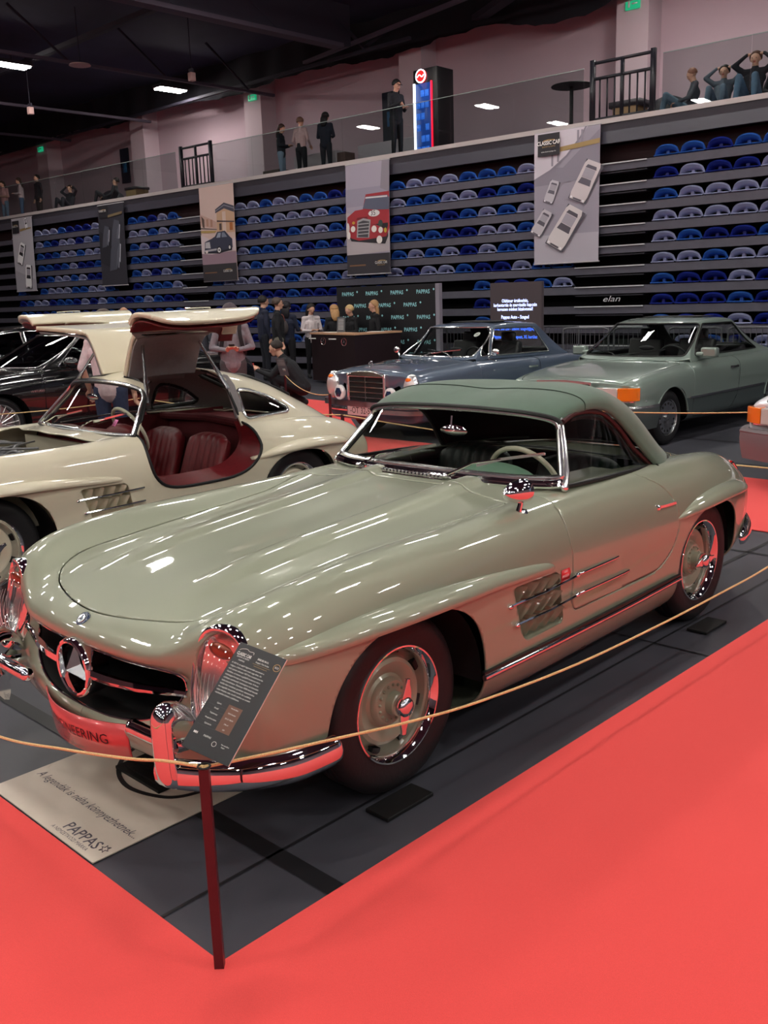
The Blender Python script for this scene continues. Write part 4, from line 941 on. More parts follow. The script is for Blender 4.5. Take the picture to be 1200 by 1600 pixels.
def sl_chassis(root, paint, rimpaint, tubm, spin_f, spin_r, chrome=None, spears=True, strip=True, tubh=.62):
    chrome = chrome or M_CHROME
    b = MB()
    b.box((-1.55, 0, .17), (1.5, 1.36, .03)); b.box((-1.02, 0, .50), (.03, 1.30, .62)); b.box((-2.25, 0, .50), (.03, 1.24, .66))
    b.box((-1.6, .70, .19 + tubh/2), (1.3, .02, tubh)); b.box((-1.6, -.70, .19 + tubh/2), (1.3, .02, tubh))
    b.build('cabin_tub', tubm, root, 0)
    for (x, rr, yi) in ((0, .43, .50), (-2.40, .415, .52)):
        for s in (1, -1):
            V2, F2 = [], []
            n = 20; prof = [(yi*s, 0), (yi*s, 1), ((.825 if x == 0 else .775)*s, 1)]
            for j in range(n + 1):
                a = -.02 + (PI + .04) * j / n
                for (yy, k) in prof: V2.append((x + rr*k*math.cos(a), yy, .30 + rr*k*math.sin(a)))
            for j in range(n):
                for q in range(2): F2.append((j*3+q, j*3+q+1, (j+1)*3+q+1, (j+1)*3+q))
            mesh('wheel_well', V2, F2, M_BLACK, root)
    brow(root, [(.665,.678,.715,.006,.004),(.63,.680,.750,.024,.018),(.55,.684,.800,.042,.034),(.42,.692,.832,.050,.050),(.22,.700,.852,.054,.064),(0,.702,.858,.054,.072),(-.20,.698,.856,.050,.068),(-.45,.688,.850,.045,.054),(-.68,.675,.850,.037,.040),(-.80,.668,.853,.029,.028),(-.86,.665,.855,.018,.017),(-.885,.664,.858,.004,.004)], paint)
    brow(root, [(-1.945,.655,.868,.003,.003),(-2.0,.658,.866,.018,.020),(-2.12,.668,.862,.042,.046),(-2.30,.680,.858,.056,.068),(-2.50,.684,.848,.058,.074),(-2.68,.678,.832,.054,.072),(-2.82,.668,.808,.044,.062),(-2.92,.658,.780,.028,.044),(-2.97,.650,.762,.010,.018)], paint)
    for x in (0, -2.4):
        for s in (1, -1):
            wheel(root, x, s * (.775 if x == 0 else .795), .335, rimpaint, chrome, M_RUBBER, chrome, 0, spin_f if x == 0 else spin_r)
    # side vents with swept fins and two chrome spears
    for s in (1, -1):
        b = MB(); P = [(q[0], q[1]) for q in VENT]
        cx, cz = np.mean([q[0] for q in P]), np.mean([q[1] for q in P])
        rim = [(q[0], q[1]) for q in VENTR]; n = len(rim)
        Vv = [(x, .862*s, z) for x, z in rim] + [(cx + (x-cx)*.96, .755*s, cz + (z-cz)*.96) for x, z in rim]
        Fv = [(j, (j+1)%n, n+(j+1)%n, n+j) for j in range(n)] + [tuple(range(n, 2*n))]
        v = mesh('side_vent', Vv, Fv, None, root, False, mats=[paint, M_BLACK], fm=[0]*(len(Fv)-1)+[1]); fix(v)  # recess floor painted black to deepen the shade between the fins
        fb = MB()
        def pq(t, q):
            tx = (1-q)*(-.585 + t*(-.905+.585)) + q*(-.668 + t*(-.945+.668)); return tx, (1-q)*.638 + q*.408 - .010*t*(1-q)
        for k in range(4):      # four columns, three rows of scooped blades: deep leading edge, proud pointed trailing edge
            for r_ in range(3):
                nq = 8; Vv2 = []; Fv2 = []
                for i in range(nq + 1):
                    q = (r_ + i / nq) / 3; e = math.sin(PI * min(1, (i / nq) * 1.15 + .02) * .87 + .1)
                    t1 = (k + .90 - .46 * (i / nq) ** 1.5) / 4; t0 = (k + .03) / 4
                    for w_ in (0, .3, .6, .85, 1):
                        x_, z_ = pq(t0 + (t1 - t0) * w_, q); Vv2.append((x_, (.772 + (.112 * (1 - .38 * i / nq)) * w_ ** 1.7) * s, z_))
                    x_, z_ = pq(t1 + .004, q); Vv2.append((x_, .765 * s, z_))
                for i in range(nq):
                    for j in range(5): Fv2.append((i*6+j, i*6+j+1, (i+1)*6+j+1, (i+1)*6+j))
                fb.add(Vv2, Fv2)
        ff = fb.build('vent_fin', paint, v, 40)
        t = MB()
        for (x0, x1, z, z1) in ((-.555, -1.03, .575, .588), (-.600, -1.03, .488, .500)):
            t.bar([(x0, .868*s, z), ((x0+x1)/2, .880*s, (z+z1)/2), (x1, .872*s, z1)], [(-.004,-.006),(.004,-.005),(.006,0),(.004,.005),(-.004,.006)] , up=(0,0,1)); t.ball((x0, .872*s, z), (.013, .012, .011), 12)
        t.build('vent_spear', chrome, v)
        if not strip: continue
        # sill: bright strip over a rounded rocker
        t = MB(); t.bar(crv([(-.385, .872*s, .335), (-.9, .878*s, .333), (-1.5, .880*s, .335), (-2.00, .880*s, .343)], 5), circle(.0125, 14, .8, 1.), up=(0,0,1)); t.build('sill_strip', chrome, root, 80)
        t = MB(); t.bar([(-.385, .868*s, .352), (-1.0, .876*s, .352), (-2.0, .879*s, .362)], [(-.008,-.006),(.006,-.005),(.006,.005),(-.008,.006)], up=(0,0,1)); t.build('sill_gasket', M_SEAL, root)
# ================================================================== sage green roadster
M_SAGE = mat('sage_paint', '939783', .42, .25, 1., .03)
M_SAGE_S = mat('sage_rim_paint', '939783', .35, .2, .5, .1)
M_TOP = mat('green_canvas', '4a6353', .9, sheen=.3, noise=(14, .08), bump=(400, .12))
M_COCKPIT = mat('dark_green_leather', '15211c', .5, noise=(40, .1))
M_CARPETCAR = mat('cabin_carpet', '0c1014', .95)
M_CREAM = mat('cream_rim', 'cfc9b4', .35, coat=.4)
M_DASHGREEN = mat('dash_green_leather', '6f8f7a', .5)
M_MAROON_TYRE = mat('tyre_rubber_soft', '1b1719', .5)

def seat_bucket(root, y, m, flutes=7, x0=-1.62, tilt=.28, zb=.30, wide=.25):
    """pleated bucket seat: backrest and cushion"""
    def slab(name, c, w_, h_, t_, rot, par):
        V = []; F = []; nx, nz = 40, 16
        for side in (1, -1):
            for i in range(nz + 1):
                q = i / nz; 
                for j in range(nx + 1):
                    p = -1 + 2 * j / nx
                    edge = (1 - abs(p) ** 6) * (1 - abs(2 * q - 1) ** 8)
                    fl = abs(math.sin(p * flutes * PI / 2 * .93)) ** .5 if side > 0 and abs(p) < .86 else .7
                    top = h_ * (1 - .10 * abs(p) ** 3 * (q))
                    yy = p * w_ * (1 - .10 * q * abs(p)); zz = q * top
                    xx = side * (t_ * (.5 * edge ** .4) * (1 if side < 0 else .8 + .22 * fl)) + .03 * abs(p) ** 3
                    V.append((xx, yy, zz))
        n = nx + 1; o2 = n * (nz + 1)
        for i in range(nz):
            for j in range(nx):
                F.append((i*n+j, i*n+j+1, (i+1)*n+j+1, (i+1)*n+j)); F.append((o2+i*n+j, o2+(i+1)*n+j, o2+(i+1)*n+j+1, o2+i*n+j+1))
        b = [j for j in range(n)] ; t = [nz*n+j for j in range(n)]
        for j in range(nx):
            F.append((j, o2+j, o2+j+1, j+1)); F.append((nz*n+j, nz*n+j+1, o2+nz*n+j+1, o2+nz*n+j))
        for i in range(nz):
            F.append((i*n, (i+1)*n, o2+(i+1)*n, o2+i*n)); F.append((i*n+nx, o2+i*n+nx, o2+(i+1)*n+nx, (i+1)*n+nx))
        o = mesh(name, V, F, m, par); o.location = c; o.rotation_euler = rot; return fix(o)
    s = slab('seat_cushion', (x0 + .22, y, zb + .08), wide, .46, .16, (0, -PI / 2 + .12 + PI, 0), root)
    s.location = (x0 + .02, y, zb + .10); s.rotation_euler = (0, PI / 2 - .15, 0); s.scale = (-1, 1, 1)
    b = slab('seat_backrest', (x0, y, zb + .10), wide, .58, .13, (0, -tilt, 0), root)
    return s, b

def steering(root, c, r, tilt, rim_m, hub_m):
    w = MB(); n = 48
    w.tube([(0, r * math.cos(2*PI*i/n), r * math.sin(2*PI*i/n)) for i in range(n)], [.0125 + .0012 * (i % 2) for i in range(n)] if False else .0125, 10, closed=True)
    o = w.build('steering_wheel', rim_m, root); o.location = c; o.rotation_euler = (0, tilt, 0)
    h = MB()
    for a in (0.15, PI - .15, ): h.tube([(0, 0, 0), (.01, r * math.cos(a) * .5, r * math.sin(a) * .5), (0, r * math.cos(a) * .98, r * math.sin(a) * .98)], .008, 8)
    h.lathe([(0, .012), (.03, .010), (.036, 0), (.03, -.02)], 24, 'x'); h.tube([(0, 0, 0), (.35, 0, 0)], .022, 12)
    h.build('steering_hub', hub_m, o)
    return o

def wiper(root, a, b, c, d, m):
    o = MB(); o.tube([a, tuple((np.array(a) + b) / 2 + [0, 0, .02]), b], [.007, .0055, .004], 8); o.ball(a, (.018, .018, .014), 12)
    o.bar([c, b, d], [(-.003,-.007),(.003,-.007),(.003,.006),(-.003,.006)])
    ob = o.build('wiper', m, root); return ob

def make_roadster():
    root = empty('sports_car', (1.0005, 1.0458, 0), math.radians(-178.812), 'sage green 1950s roadster with a green canvas top, nearest car behind the rope', 'car')
    D = sl_body()
    V, F, doors = sl_common(root, D, M_SAGE, None, {})
    _, (V, F) = clip(V, F, cock_f)
    o = mesh('body', V, F, M_SAGE, root); solid(o, .009)
    for s in (1, -1):
        dv, df = doors[s]; d = mesh('door', dv, df, M_SAGE, root); solid(d, .012)
        h = MB(); y = .842 * s
        h.bar(crv([(-1.80, y - .004*s, .742), (-1.815, y + .016*s, .743), (-1.88, y + .024*s, .742), (-1.955, y + .024*s, .740), (-1.975, y + .015*s, .739)], 4), [(-.004,-.006),(.004,-.007),(.004,.007),(-.004,.006)], up=(0,0,1))
        h.lathe([(0, .030), (.010, .029), (.014, .024), (.014, 0)], 20, 'y', (-1.785, (y - .004*s) if s > 0 else y - .02, .743))
        h.build('door_handle', M_CHROME, d)
        t = MB()
        for (x0, x1, z) in ((-1.045, -1.40, .588), (-1.045, -1.50, .500)):
            t.bar([(x0, .866*s, z), (x0 - .03, .871*s, z), ((x0+x1)/2, .871*s, z), (x1 + .05, .870*s, z), (x1, .866*s, z)], circle(.0065, 12, .8, 1.), up=(0,0,1))
            t.ball((x0, .870*s, z), (.016, .013, .012), 12)
        t.build('door_spear', M_CHROME, d, 80)
    # inner skin behind gaps: dark tub, wheel wells
    sl_chassis(root, M_SAGE, M_SAGE_S, M_CARPETCAR, 1.45, .05)
    sl_details(root, M_SAGE, M_CHROME, M_BLACK)
    for s in (1, -1): bumper_quarter(root, s, M_CHROME); bumper_quarter(root, s, M_CHROME, False)
    t = MB().lathe([(.0,.002),(.015,.002),(.017,.012),(.020,.013),(.021,.0)], 24, 'y', (-1.19, .806, .222)); t.build('jacking_hole', M_BLACK, root)
    # event sticker by the vent
    st = MB().prism([(-.928,.634),(-.988,.634),(-1.001,.612),(-.988,.590),(-.928,.590)], .8655, .8675, 'y').build('event_sticker', mat('sticker_red', 'd83238', .4), root, 0)
    for tx, dz in (('1000', .012), ('MIGLIA', -.010)):
        text('sticker_text', tx, .0155, M_WHITE, st, (-.959, .8678, .613 + dz * .85), (PI/2, 0, PI))
    # windscreen: chrome frame, glass, dark lower gasket
    base = crv([(-1.185,.700,.930),(-1.150,.655,.925),(-1.105,.50,.922),(-1.070,.25,.925),(-1.062,0,.927),(-1.070,-.25,.925),(-1.105,-.50,.922),(-1.150,-.655,.925),(-1.185,-.700,.930)], 6)
    top = crv([(-1.345,.585,1.150),(-1.345,.553,1.190),(-1.330,.42,1.212),(-1.318,.2,1.222),(-1.314,0,1.225),(-1.318,-.2,1.222),(-1.330,-.42,1.212),(-1.345,-.553,1.190),(-1.345,-.585,1.150)], 6)
    base2 = [(x-.022, y*.985, z+.035) for x, y, z in base]
    loop = base2 + list(reversed(top))
    f_ = MB(); f_.tube(loop, .0135, 10, closed=True); fr = f_.build('windscreen_frame', M_CHROME2, root)
    f_ = MB(); f_.tube([(x, y, z+.006) for x, y, z in base], .013, 8); f_.tube([(x-.006,y*1.0,z+.02) for x,y,z in base], .012, 8); f_.build('cowl_moulding', M_CHROME, fr)
    cxx = lambda k: [(x + (-1.22-x)*k*.0 - .006, y*(1-k), z + (1.07 - z)*k) for x, y, z in loop]
    f_ = MB(); f_.tube([(x-.010, y*.972, z + (1.075-z)*.045) for x, y, z in loop], .009, 8, closed=True); f_.build('windscreen_seal', M_SEAL, fr)
    Vg = []; m_ = len(base2)
    for k in range(7):
        for a, b_ in zip(base2, top): Vg.append(tuple(np.array(a) * (1 - k/6) + np.array(b_) * k/6))
    g = mesh('windscreen_glass', Vg, grid_faces(7, m_), M_GLASS, fr)
    # chrome A-pillar cheeks
    for s in (1, -1):
        f_ = MB(); f_.tube([(-1.195,.708*s,.925),(-1.235,.690*s,.985),(-1.30,.640*s,1.08),(-1.365,.582*s,1.175),(-1.372,.57*s,1.20)], [.018,.016,.014,.013,.012], 10)
        f_.ball((-1.19,.712*s,.925),(.022,.018,.02),12); f_.build('windscreen_pillar', M_CHROME2, fr)
        # side window
        wl = [(-1.205,.703*s,.925),(-1.36,.592*s,1.188),(-1.46,.585*s,1.212),(-1.575,.583*s,1.213),(-1.69,.586*s,1.195),(-1.77,.59*s,1.16),(-1.86,.605*s,1.09),(-1.95,.63*s,.99),(-2.07,.672*s,.885),(-1.8,.700*s,.905),(-1.5,.712*s,.915)]
        bot = crv([wl[0], wl[10], wl[9], wl[8]], 8); tp_ = crv([wl[0], wl[1], wl[2], wl[3], wl[4], wl[5], wl[6], wl[7], wl[8]], 3)
        Vw = []
        for k in range(6):
            for a_, b_ in zip(bot, tp_): Vw.append(tuple(np.array(a_) * (1 - k/5) + np.array(b_) * k/5))
        gl = mesh('side_window', Vw, grid_faces(6, len(bot)), M_GLASS, root)
        f_ = MB(); f_.tube([wl[-2 + 0]] if 0 else [wl[8], wl[9], wl[10], wl[0]], .011, 8); f_.build('window_ledge', M_SEAL, gl)
        f_ = MB(); f_.tube(crv(wl[1:9], 3), .012, 8); f_.build('window_seal', mat('maroon_piping', '3a1416', .6), gl)
        f_ = MB(); f_.tube(crv([(x+.02, y-.012*s, z-.02) for x, y, z in wl[2:9]], 3), .016, 8); f_.build('hood_bow', M_BLACK, gl)
    # canvas hood
    T = [(-1.300,0,1.238),(-1.42,0,1.268),(-1.62,0,1.298),(-1.85,0,1.302),(-2.08,0,1.288),(-2.28,0,1.235),(-2.46,0,1.130),(-2.60,0,1.010),(-2.69,0,.925),(-2.715,0,.898)]
    E_ = [(-1.345,.578,1.188),(-1.42,.590,1.208),(-1.57,.598,1.222),(-1.72,.606,1.200),(-1.84,.622,1.128),(-1.945,.652,1.020),(-2.045,.690,.915),(-2.13,.700,.868),(-2.33,.60,.885),(-2.52,.40,.892)]
    bul = [.0,.03,.05,.055,.055,.05,.045,.04,.03,.0]
    cage = []
    for k, (t, e) in enumerate(zip(T, E_)):
        row = []
        for j in range(9):
            a = j / 8 * PI / 2; sy, cz = math.sin(a), math.cos(a)
            fx = (j / 8) ** (1.6 if k < 3 else 1.3 if k < 4 else .95)
            y = e[1] * sy ** (.92 if k < 4 else 1.0) + bul[k] * math.sin(2 * a) * (.35 if k < 4 else .0)
            z = e[2] + (t[2] - e[2]) * cz ** (1.0 if k > 5 else .8) + bul[k] * math.sin(2 * a) * .45
            row.append((t[0] + (e[0] - t[0]) * fx, y, z))
        cage.append(row)
    Dt = sheet(cage, 60, 30, 1, False); Vt, Ft = full_grid(Dt)
    # rear window opening
    rwp = rnd_poly([(-.40, 1.07), (.40, 1.07), (.36, 1.20), (-.36, 1.20)], .06)
    def rw_f(P): return np.maximum(poly_sdf(P[:, [1, 2]], rwp), P[:, 0] + 2.12)
    (gv, gf), (Vt, Ft) = clip(Vt, Ft, rw_f)
    hood = mesh('canvas_hood', Vt, Ft, None, root, mats=[M_TOP, M_BLACK], fm=[0]*len(Ft)); solid(hood, .012).modifiers[0].material_offset = 1
    if len(gf): mesh('rear_window', gv, gf, M_GLASS, hood)
    b = MB(); b.tube([(x+.004, y*1.03, z+.010) for x, y, z in top[3:-3]], .011, 8); b.build('header_seal', M_SEAL, hood)
    for s in (1,):
        cc = []
        for j in range(13):
            a = (j/12) ; i_ = 11; r0 = Dt[min(59, 9 + int(1.2*j*0))]
        # stitched seam running across the hood
    for ii in (11,):
        L = [(p[0], p[1], p[2] + .003) for p in Dt[ii]]; Lf = [(x, -y, z) for x, y, z in reversed(L[1:])] + L
        b = MB(); b.tube(Lf, .0022, 5); b.build('hood_seam', mat('seam_green', '24352b', .9), hood)
    for s in (1, -1):
        b = MB().lathe([(0,.006),(.006,.005),(.008,0)], 14); q = b.build('press_stud', M_CHROME, hood); q.location = (-1.40, .560*s, 1.222)
    b = MB(); EE = crv([(x, y, z-.004) for x, y, z in [(-2.06,.700,.895),(-2.10,.708,.872),(-2.16,.705,.870),(-2.33,.63,.882),(-2.52,.44,.892),(-2.66,.2,.90),(-2.70,0,.902)]], 5); b.tube(EE + [(x, -y, z) for x, y, z in reversed(EE[:-1])], .013, 8); b.build('hood_hem', M_SEAL, hood)
    # cockpit
    dash = MB(); dash.bar([(-1.20,.60,.86),(-1.16,.3,.885),(-1.15,0,.885),(-1.16,-.3,.885),(-1.20,-.60,.86)], circle(.05, 14)); da = dash.build('dashboard', mat('dash_black', '14171a', .5), root)
    b = MB(); b.ball((-1.255,.30,.868), (.12,.25,.122), 24); b.build('instrument_hood', M_DASHGREEN, da)
    steering(root, (-1.40,.36,.875), .195, .42, M_CREAM, M_CHROME)
    for y in (.34, -.34): seat_bucket(root, y, M_COCKPIT, 9, -1.80, .30, .28, .27)
    b = MB(); b.box((-2.16,0,.72),(.10,1.2,.36)); b.bar([(-2.14,.62,.87),(-2.17,0,.885),(-2.14,-.62,.87)], circle(.035,10)); b.build('rear_bulkhead', M_COCKPIT, root)
    b = MB(); b.ball((-1.245,.05,1.125),(.014,.085,.028),14); b.tube([(-1.22,.05,1.13),(-1.23,.05,1.20)],.005,6); b.build('rear_view_mirror', M_CHROME, root)
    # cowl ventilation grille, wipers
    b = MB()
    for k in range(24):
        y = -.40 + k * .0235; x = -1.035 + (y/.5)**2*-.03
        b.box((x, y, .940), (.044, .012, .016), .35)
    b.bar([(-1.012-(y/.5)**2*.03, y, .930) for y in np.linspace(-.415,.165,12)], circle(.004,6)); b.bar([(-1.060-(y/.5)**2*.03, y, .932) for y in np.linspace(-.415,.165,12)], circle(.004,6))
    b.build('cowl_vent', M_CHROME, root)
    wiper(root, (-1.055,-.42,.942), (-1.150,-.21,1.020), (-1.115,-.33,.985), (-1.195,-.02,1.058), M_CHROME)
    wiper(root, (-1.040,.155,.945), (-1.150,.40,1.030), (-1.115,.285,.995), (-1.205,.60,1.065), M_CHROME)
    # bullet mirror on the wing
    b = MB(); b.lathe([(0,.115),(.010,.112),(.026,.095),(.042,.060),(.050,.020),(.051,-.012),(.048,-.018),(.046,-.020),(0,-.022)], 32, 'x'); wm = b.build('wing_mirror', M_CHROME, root); wm.location = (-.835,.735,.975); wm.rotation_euler = (0, 0, -.10)
    b = MB(); b.tube([(0.01,0,-.045),(.02,-.004,-.085)],[.012,.014],10); b.lathe([(0,-.078),(.018,-.080),(.022,-.088),(.024,-.10)], 16); b.build('mirror_stalk', M_CHROME, wm)
    # curved registration plate: red carpet reflection painted into its colour, dark lettering
    MP = mat('plate_red_reflection', 'd8585a', .25, .15, .6, .08)
    nv_ = 61; Vp = []; 
    for zz in (.400, .262):
        for j in range(nv_):
            y = -.265 + .53 * j / (nv_ - 1); Vp.append((.868 - 1.0 * y * y - (.392 - zz) * .12, y, zz))
    Fp = [(j, j+1, nv_+j+1, nv_+j) for j in range(nv_-1)]
    pl = mesh('number_plate', Vp, Fp, MP, root); solid(pl, .004, 0)
    MT = mat('plate_ink', '2a1418', .4)
    def plate_text(s_, size, z, x_off=0, sx=1.):
        o_ = text('plate_text', s_, size, MT, pl, (0, 0, 0), (0, 0, 0), sx=1); me = o_.data
        bm = bmesh.new(); bm.from_mesh(me); bmesh.ops.triangulate(bm, faces=bm.faces); bmesh.ops.subdivide_edges(bm, edges=[e for e in bm.edges if e.calc_length() > .008], cuts=3); bm.to_mesh(me); bm.free()
        for v in me.vertices:
            y = v.co.x * sx + x_off; zz = z + v.co.y; v.co = (.868 - 1.0*y*y + .0048 - (.392 - zz)*.12, y, zz)
    plate_text('K-ENGINEERING', .054, .332, .0, .98); plate_text('www.k-engineering.hu', .016, .279, .0)
    # underbody valance between the bumper pieces
    # tail lamps
    for s in (1, -1):
        b = MB(); b.ball((-3.125,.628*s,.690),(.045,.050,.070),18); b.build('tail_light', M_RED_LENS, root)
        b = MB(); b.tube(crv([(-3.08,.668*s,.755),(-3.13,.682*s,.69),(-3.17,.668*s,.625)],4), .008, 8); b.build('tail_light_trim', M_CHROME, root)
    return root
roadster = make_roadster()
# ================================================================== cream gullwing coupe with both doors raised
M_IVORY = mat('ivory_paint', 'd8d0b8', .4, 0, 1., .03)
M_OXRED = mat('oxblood_leather', '6a1a20', .45, noise=(30, .12), bump=(120, .05))
M_OXCARPET = mat('oxblood_carpet', '58141b', .9, noise=(60, .12))
M_LINING = mat('grey_headlining', '8a8486', .85, noise=(50, .05))
M_ENGINE = mat('engine_iron', '55565a', .5, .4)
M_ALLOY = mat('engine_alloy', '9a9a96', .4, .8)
def gh_cage():
    R = []
    def row(xs, z, ys=(0,.20,.38,.495,.56,.625,.695)): R.append([(x, y, zz) for x, y, zz in zip(xs, ys, z)])
    row((-1.235,-1.240,-1.258,-1.290,-1.265,-1.175,-1.085), (1.240,1.235,1.220,1.185,1.115,1.010,.890))
    row((-1.42,-1.42,-1.42,-1.42,-1.40,-1.36,-1.32), (1.276,1.271,1.252,1.212,1.125,1.010,.885))
    row((-1.70,)*7, (1.298,1.293,1.272,1.228,1.130,1.012,.885))
    row((-1.98,)*7, (1.288,1.283,1.262,1.215,1.122,1.005,.880), (0,.20,.38,.495,.56,.63,.70))
    row((-2.24,)*7, (1.238,1.232,1.210,1.160,1.085,.990,.872), (0,.20,.375,.485,.56,.635,.70))
    row((-2.50,)*7, (1.150,1.144,1.120,1.070,1.015,.945,.860), (0,.20,.365,.475,.55,.625,.695))
    row((-2.75,)*7, (1.030,1.024,1.000,.962,.920,.880,.835), (0,.19,.345,.445,.52,.585,.645))
    row((-2.98,)*7, (.900,.895,.878,.855,.832,.812,.790), (0,.18,.32,.41,.475,.53,.58))
    row((-3.15,)*7, (.765,.762,.752,.742,.730,.718,.700), (0,.16,.29,.37,.43,.475,.51))
    return R
def ghx(z): return -1.125 - .78 * np.clip(z - .905, 0, .29)
def gdoor_top(P, s=1, g=0.):
    x, y, z = P[:, 0], s * P[:, 1], P[:, 2]
    return np.maximum.reduce([x - ghx(z), -1.975 - x, .135 - y]) + g
GDOOR = chaikin([(-1.115,1.2),(-1.115,.95),(-1.095,.76),(-1.13,.62),(-1.24,.545),(-1.50,.538),(-1.80,.548),(-1.95,.615),(-2.035,.73),(-2.015,.84),(-1.972,.95),(-1.972,1.2)], 2)
def gdoor_side(P, s=1, g=0.): return np.maximum(poly_sdf(P[:, [0, 2]], GDOOR), .50 - s * P[:, 1]) + g
GWIN = rnd_poly([(-1.225,.945),(-1.395,1.150),(-1.50,1.168),(-1.93,1.160),(-1.925,.935)], .05, 4)
QWIN = rnd_poly([(-2.055,1.128),(-2.16,1.118),(-2.33,1.055),(-2.475,.960),(-2.45,.930),(-2.03,.918)], .045, 5)
RWIN = rnd_poly([(-2.30,.36),(-2.30,-.36),(-2.70,-.40),(-2.70,.40)], .07, 4)
def make_gullwing():
    root = empty('gullwing_coupe', (1.045, 4.44, 0), math.radians(178.6), 'cream 1950s coupe with both roof-hinged doors raised and a dark red cabin', 'car')
    D = sl_body(False)
    V, F = full_grid(D)
    _, (V, F) = clip(V, F, arch_f); _, (V, F) = clip(V, F, lamp_f); _, (V, F) = clip(V, F, lambda P: np.maximum(bonnet_f(P), -.815 - .06 * (np.abs(P[:, 1]) / .6) ** 2 - P[:, 0])); _, (V, F) = clip(V, F, vent_f)
    _, (V, F) = clip(V, F, lambda P: np.maximum(poly_sdf(P[:, :2], rnd_poly([(-1.04,.60),(-1.04,-.60),(-2.62,-.60),(-2.62,.60)], .1)), .7 - P[:, 2]))
    G = sheet(gh_cage(), 110, 60, 1, False); GV, GF = full_grid(G)
    for s in (1, -1):
        (sv, sf), (V, F) = clip(V, F, lambda P, s=s: gdoor_side(P, s))
        (sv, sf), _ = clip(sv, sf, lambda P, s=s: gdoor_side(P, s, .004))
        (tv, tf), (GV, GF) = clip(GV, GF, lambda P, s=s: gdoor_top(P, s))
        (tv, tf), _ = clip(tv, tf, lambda P, s=s: gdoor_top(P, s, .004))
        # keep the roof piece above the belt and the side piece below it
        (sv, sf), _ = clip(sv, sf, lambda P: P[:, 2] - .905)
        _, (tv, tf) = clip(tv, tf, lambda P: P[:, 2] - .905)
        (wv, wf), (tv, tf) = clip(tv, tf, lambda P, s=s: np.maximum(poly_sdf(P[:, [0, 2]], GWIN), .5 - s * P[:, 1]))
        th = math.radians(67) * s; hy, hz = .135 * s, 1.275
        def rot(P):
            P = np.array(P, float); y, z = P[:, 1] - hy, P[:, 2] - hz
            return np.stack([P[:, 0], hy + y * math.cos(th) - z * math.sin(th), hz + y * math.sin(th) + z * math.cos(th)], 1)
        nV = np.concatenate([tv, sv]); nF = tf + [tuple(i + len(tv) for i in f) for f in sf]
        d = mesh('gullwing_door', rot(nV), nF, M_IVORY, root); solid(d, .03)
        # inner skins
        def inner(name, Pv, Pf, m, off):
            Pv = np.array(Pv, float).copy(); c = np.array([-1.55, .0, .80]); n_ = Pv - c; n_[:, 0] *= .15
            Pv = Pv - n_ / np.linalg.norm(n_, axis=1)[:, None] * off
            Pv[:, 0] = -1.56 + (Pv[:, 0] + 1.56) * .97
            o = mesh(name, rot(Pv), Pf, m, d); solid(o, .01); return o
        inner('roof_lining', *clip(tv, tf, lambda P: 1.165 - P[:, 2])[0], M_LINING, .050)
        inner('door_frame_lining', *clip(tv, tf, lambda P: P[:, 2] - 1.165)[0], M_LINING, .045)
        inner('door_card', sv, sf, M_OXRED, .06)
        if len(wf):
            gl = mesh('door_window', rot(wv), wf, mat('smoky_window', '8d898c', .35, coat=.6), d)
        # rim returns: thick edge between skins
        if 0: e = MB(); LP = rot(np.array([(x, .845*s if z < .8 else .70*s, z) for x, z in GDOOR if z < .93])); e.tube([tuple(p + np.array([0,0,-.018])) for p in LP], .012, 8); e.build('door_rim', M_IVORY, d)
        h = MB(); hp = rot(np.array([(-1.46, .80*s, .83), (-1.47, .765*s, .83), (-1.53, .755*s, .83), (-1.59, .765*s, .83), (-1.60, .80*s, .83)])); h.tube(crv([tuple(p) for p in hp], 4), .009, 8); h.build('pull_handle', M_SILVER, d)
        h = MB(); hp = rot(np.array([(-1.42, .868*s, .735), (-1.50, .872*s, .735), (-1.60, .872*s, .735), (-1.62, .868*s, .735)])); h.tube(crv([tuple(p) for p in hp], 4), .007, 8); h.build('door_handle', M_CHROME, d)
        h = MB()
        for x0, x1 in ((-1.42, -1.21), (-1.90, -2.0)):
            p = rot(np.array([(x0 - .02, .40*s, 1.20)]))[0]; q = (-1.275, .585*s, 1.10) if x0 > -1.5 else (-1.985, .55*s, 1.14)
            h.tube([tuple(p), tuple((p * .45 + np.array(q) * .55))], .011, 8); h.tube([tuple((p * .45 + np.array(q) * .55)), q], .015, 8)
        h.build('gas_strut', M_SILVER, d)
    o = mesh('body', V, F, M_IVORY, root); solid(o, .010)
    for s in (1, -1):
        (qv, qf), (GV, GF) = clip(GV, GF, lambda P, s=s: np.maximum(poly_sdf(P[:, [0, 2]], QWIN), .4 - s * P[:, 1]))
        ql = mesh('quarter_window', qv, qf, M_GLASS, root)
        def yat(x, z, s=s):
            i = np.argmin((G[..., 0] - x) ** 2 + (G[..., 2] - z) ** 2 + np.where(G[..., 1] < .35, 1, 0)); return G.reshape(-1, 3)[i][1] * s
        L = [(x, yat(x, z) + .004 * s, z) for x, z in QWIN]; b = MB(); b.tube(L, .011, 8, closed=True); b.build('window_trim', M_CHROME2, ql)
        L = [(x, y - .012*s, z) for x, y, z in [(-1.99 + (x + 1.99) * 1.0, yat(x, z), z) for x, z in rnd_poly([(x*1.0, z) for x, z in QWIN], .02)]]
        b = MB(); b.tube(L, .018, 6, closed=True); b.build('window_rubber', M_SEAL, ql)
    (rv, rf), (GV, GF) = clip(GV, GF, lambda P: np.maximum(poly_sdf(P[:, :2], RWIN), .9 - P[:, 2]))
    rw = mesh('rear_window', rv, rf, M_GLASS, root)
    def zat(x, y):
        i = np.argmin((G[..., 0] - x) ** 2 + (G[..., 1] - abs(y)) ** 2); return G.reshape(-1, 3)[i][2]
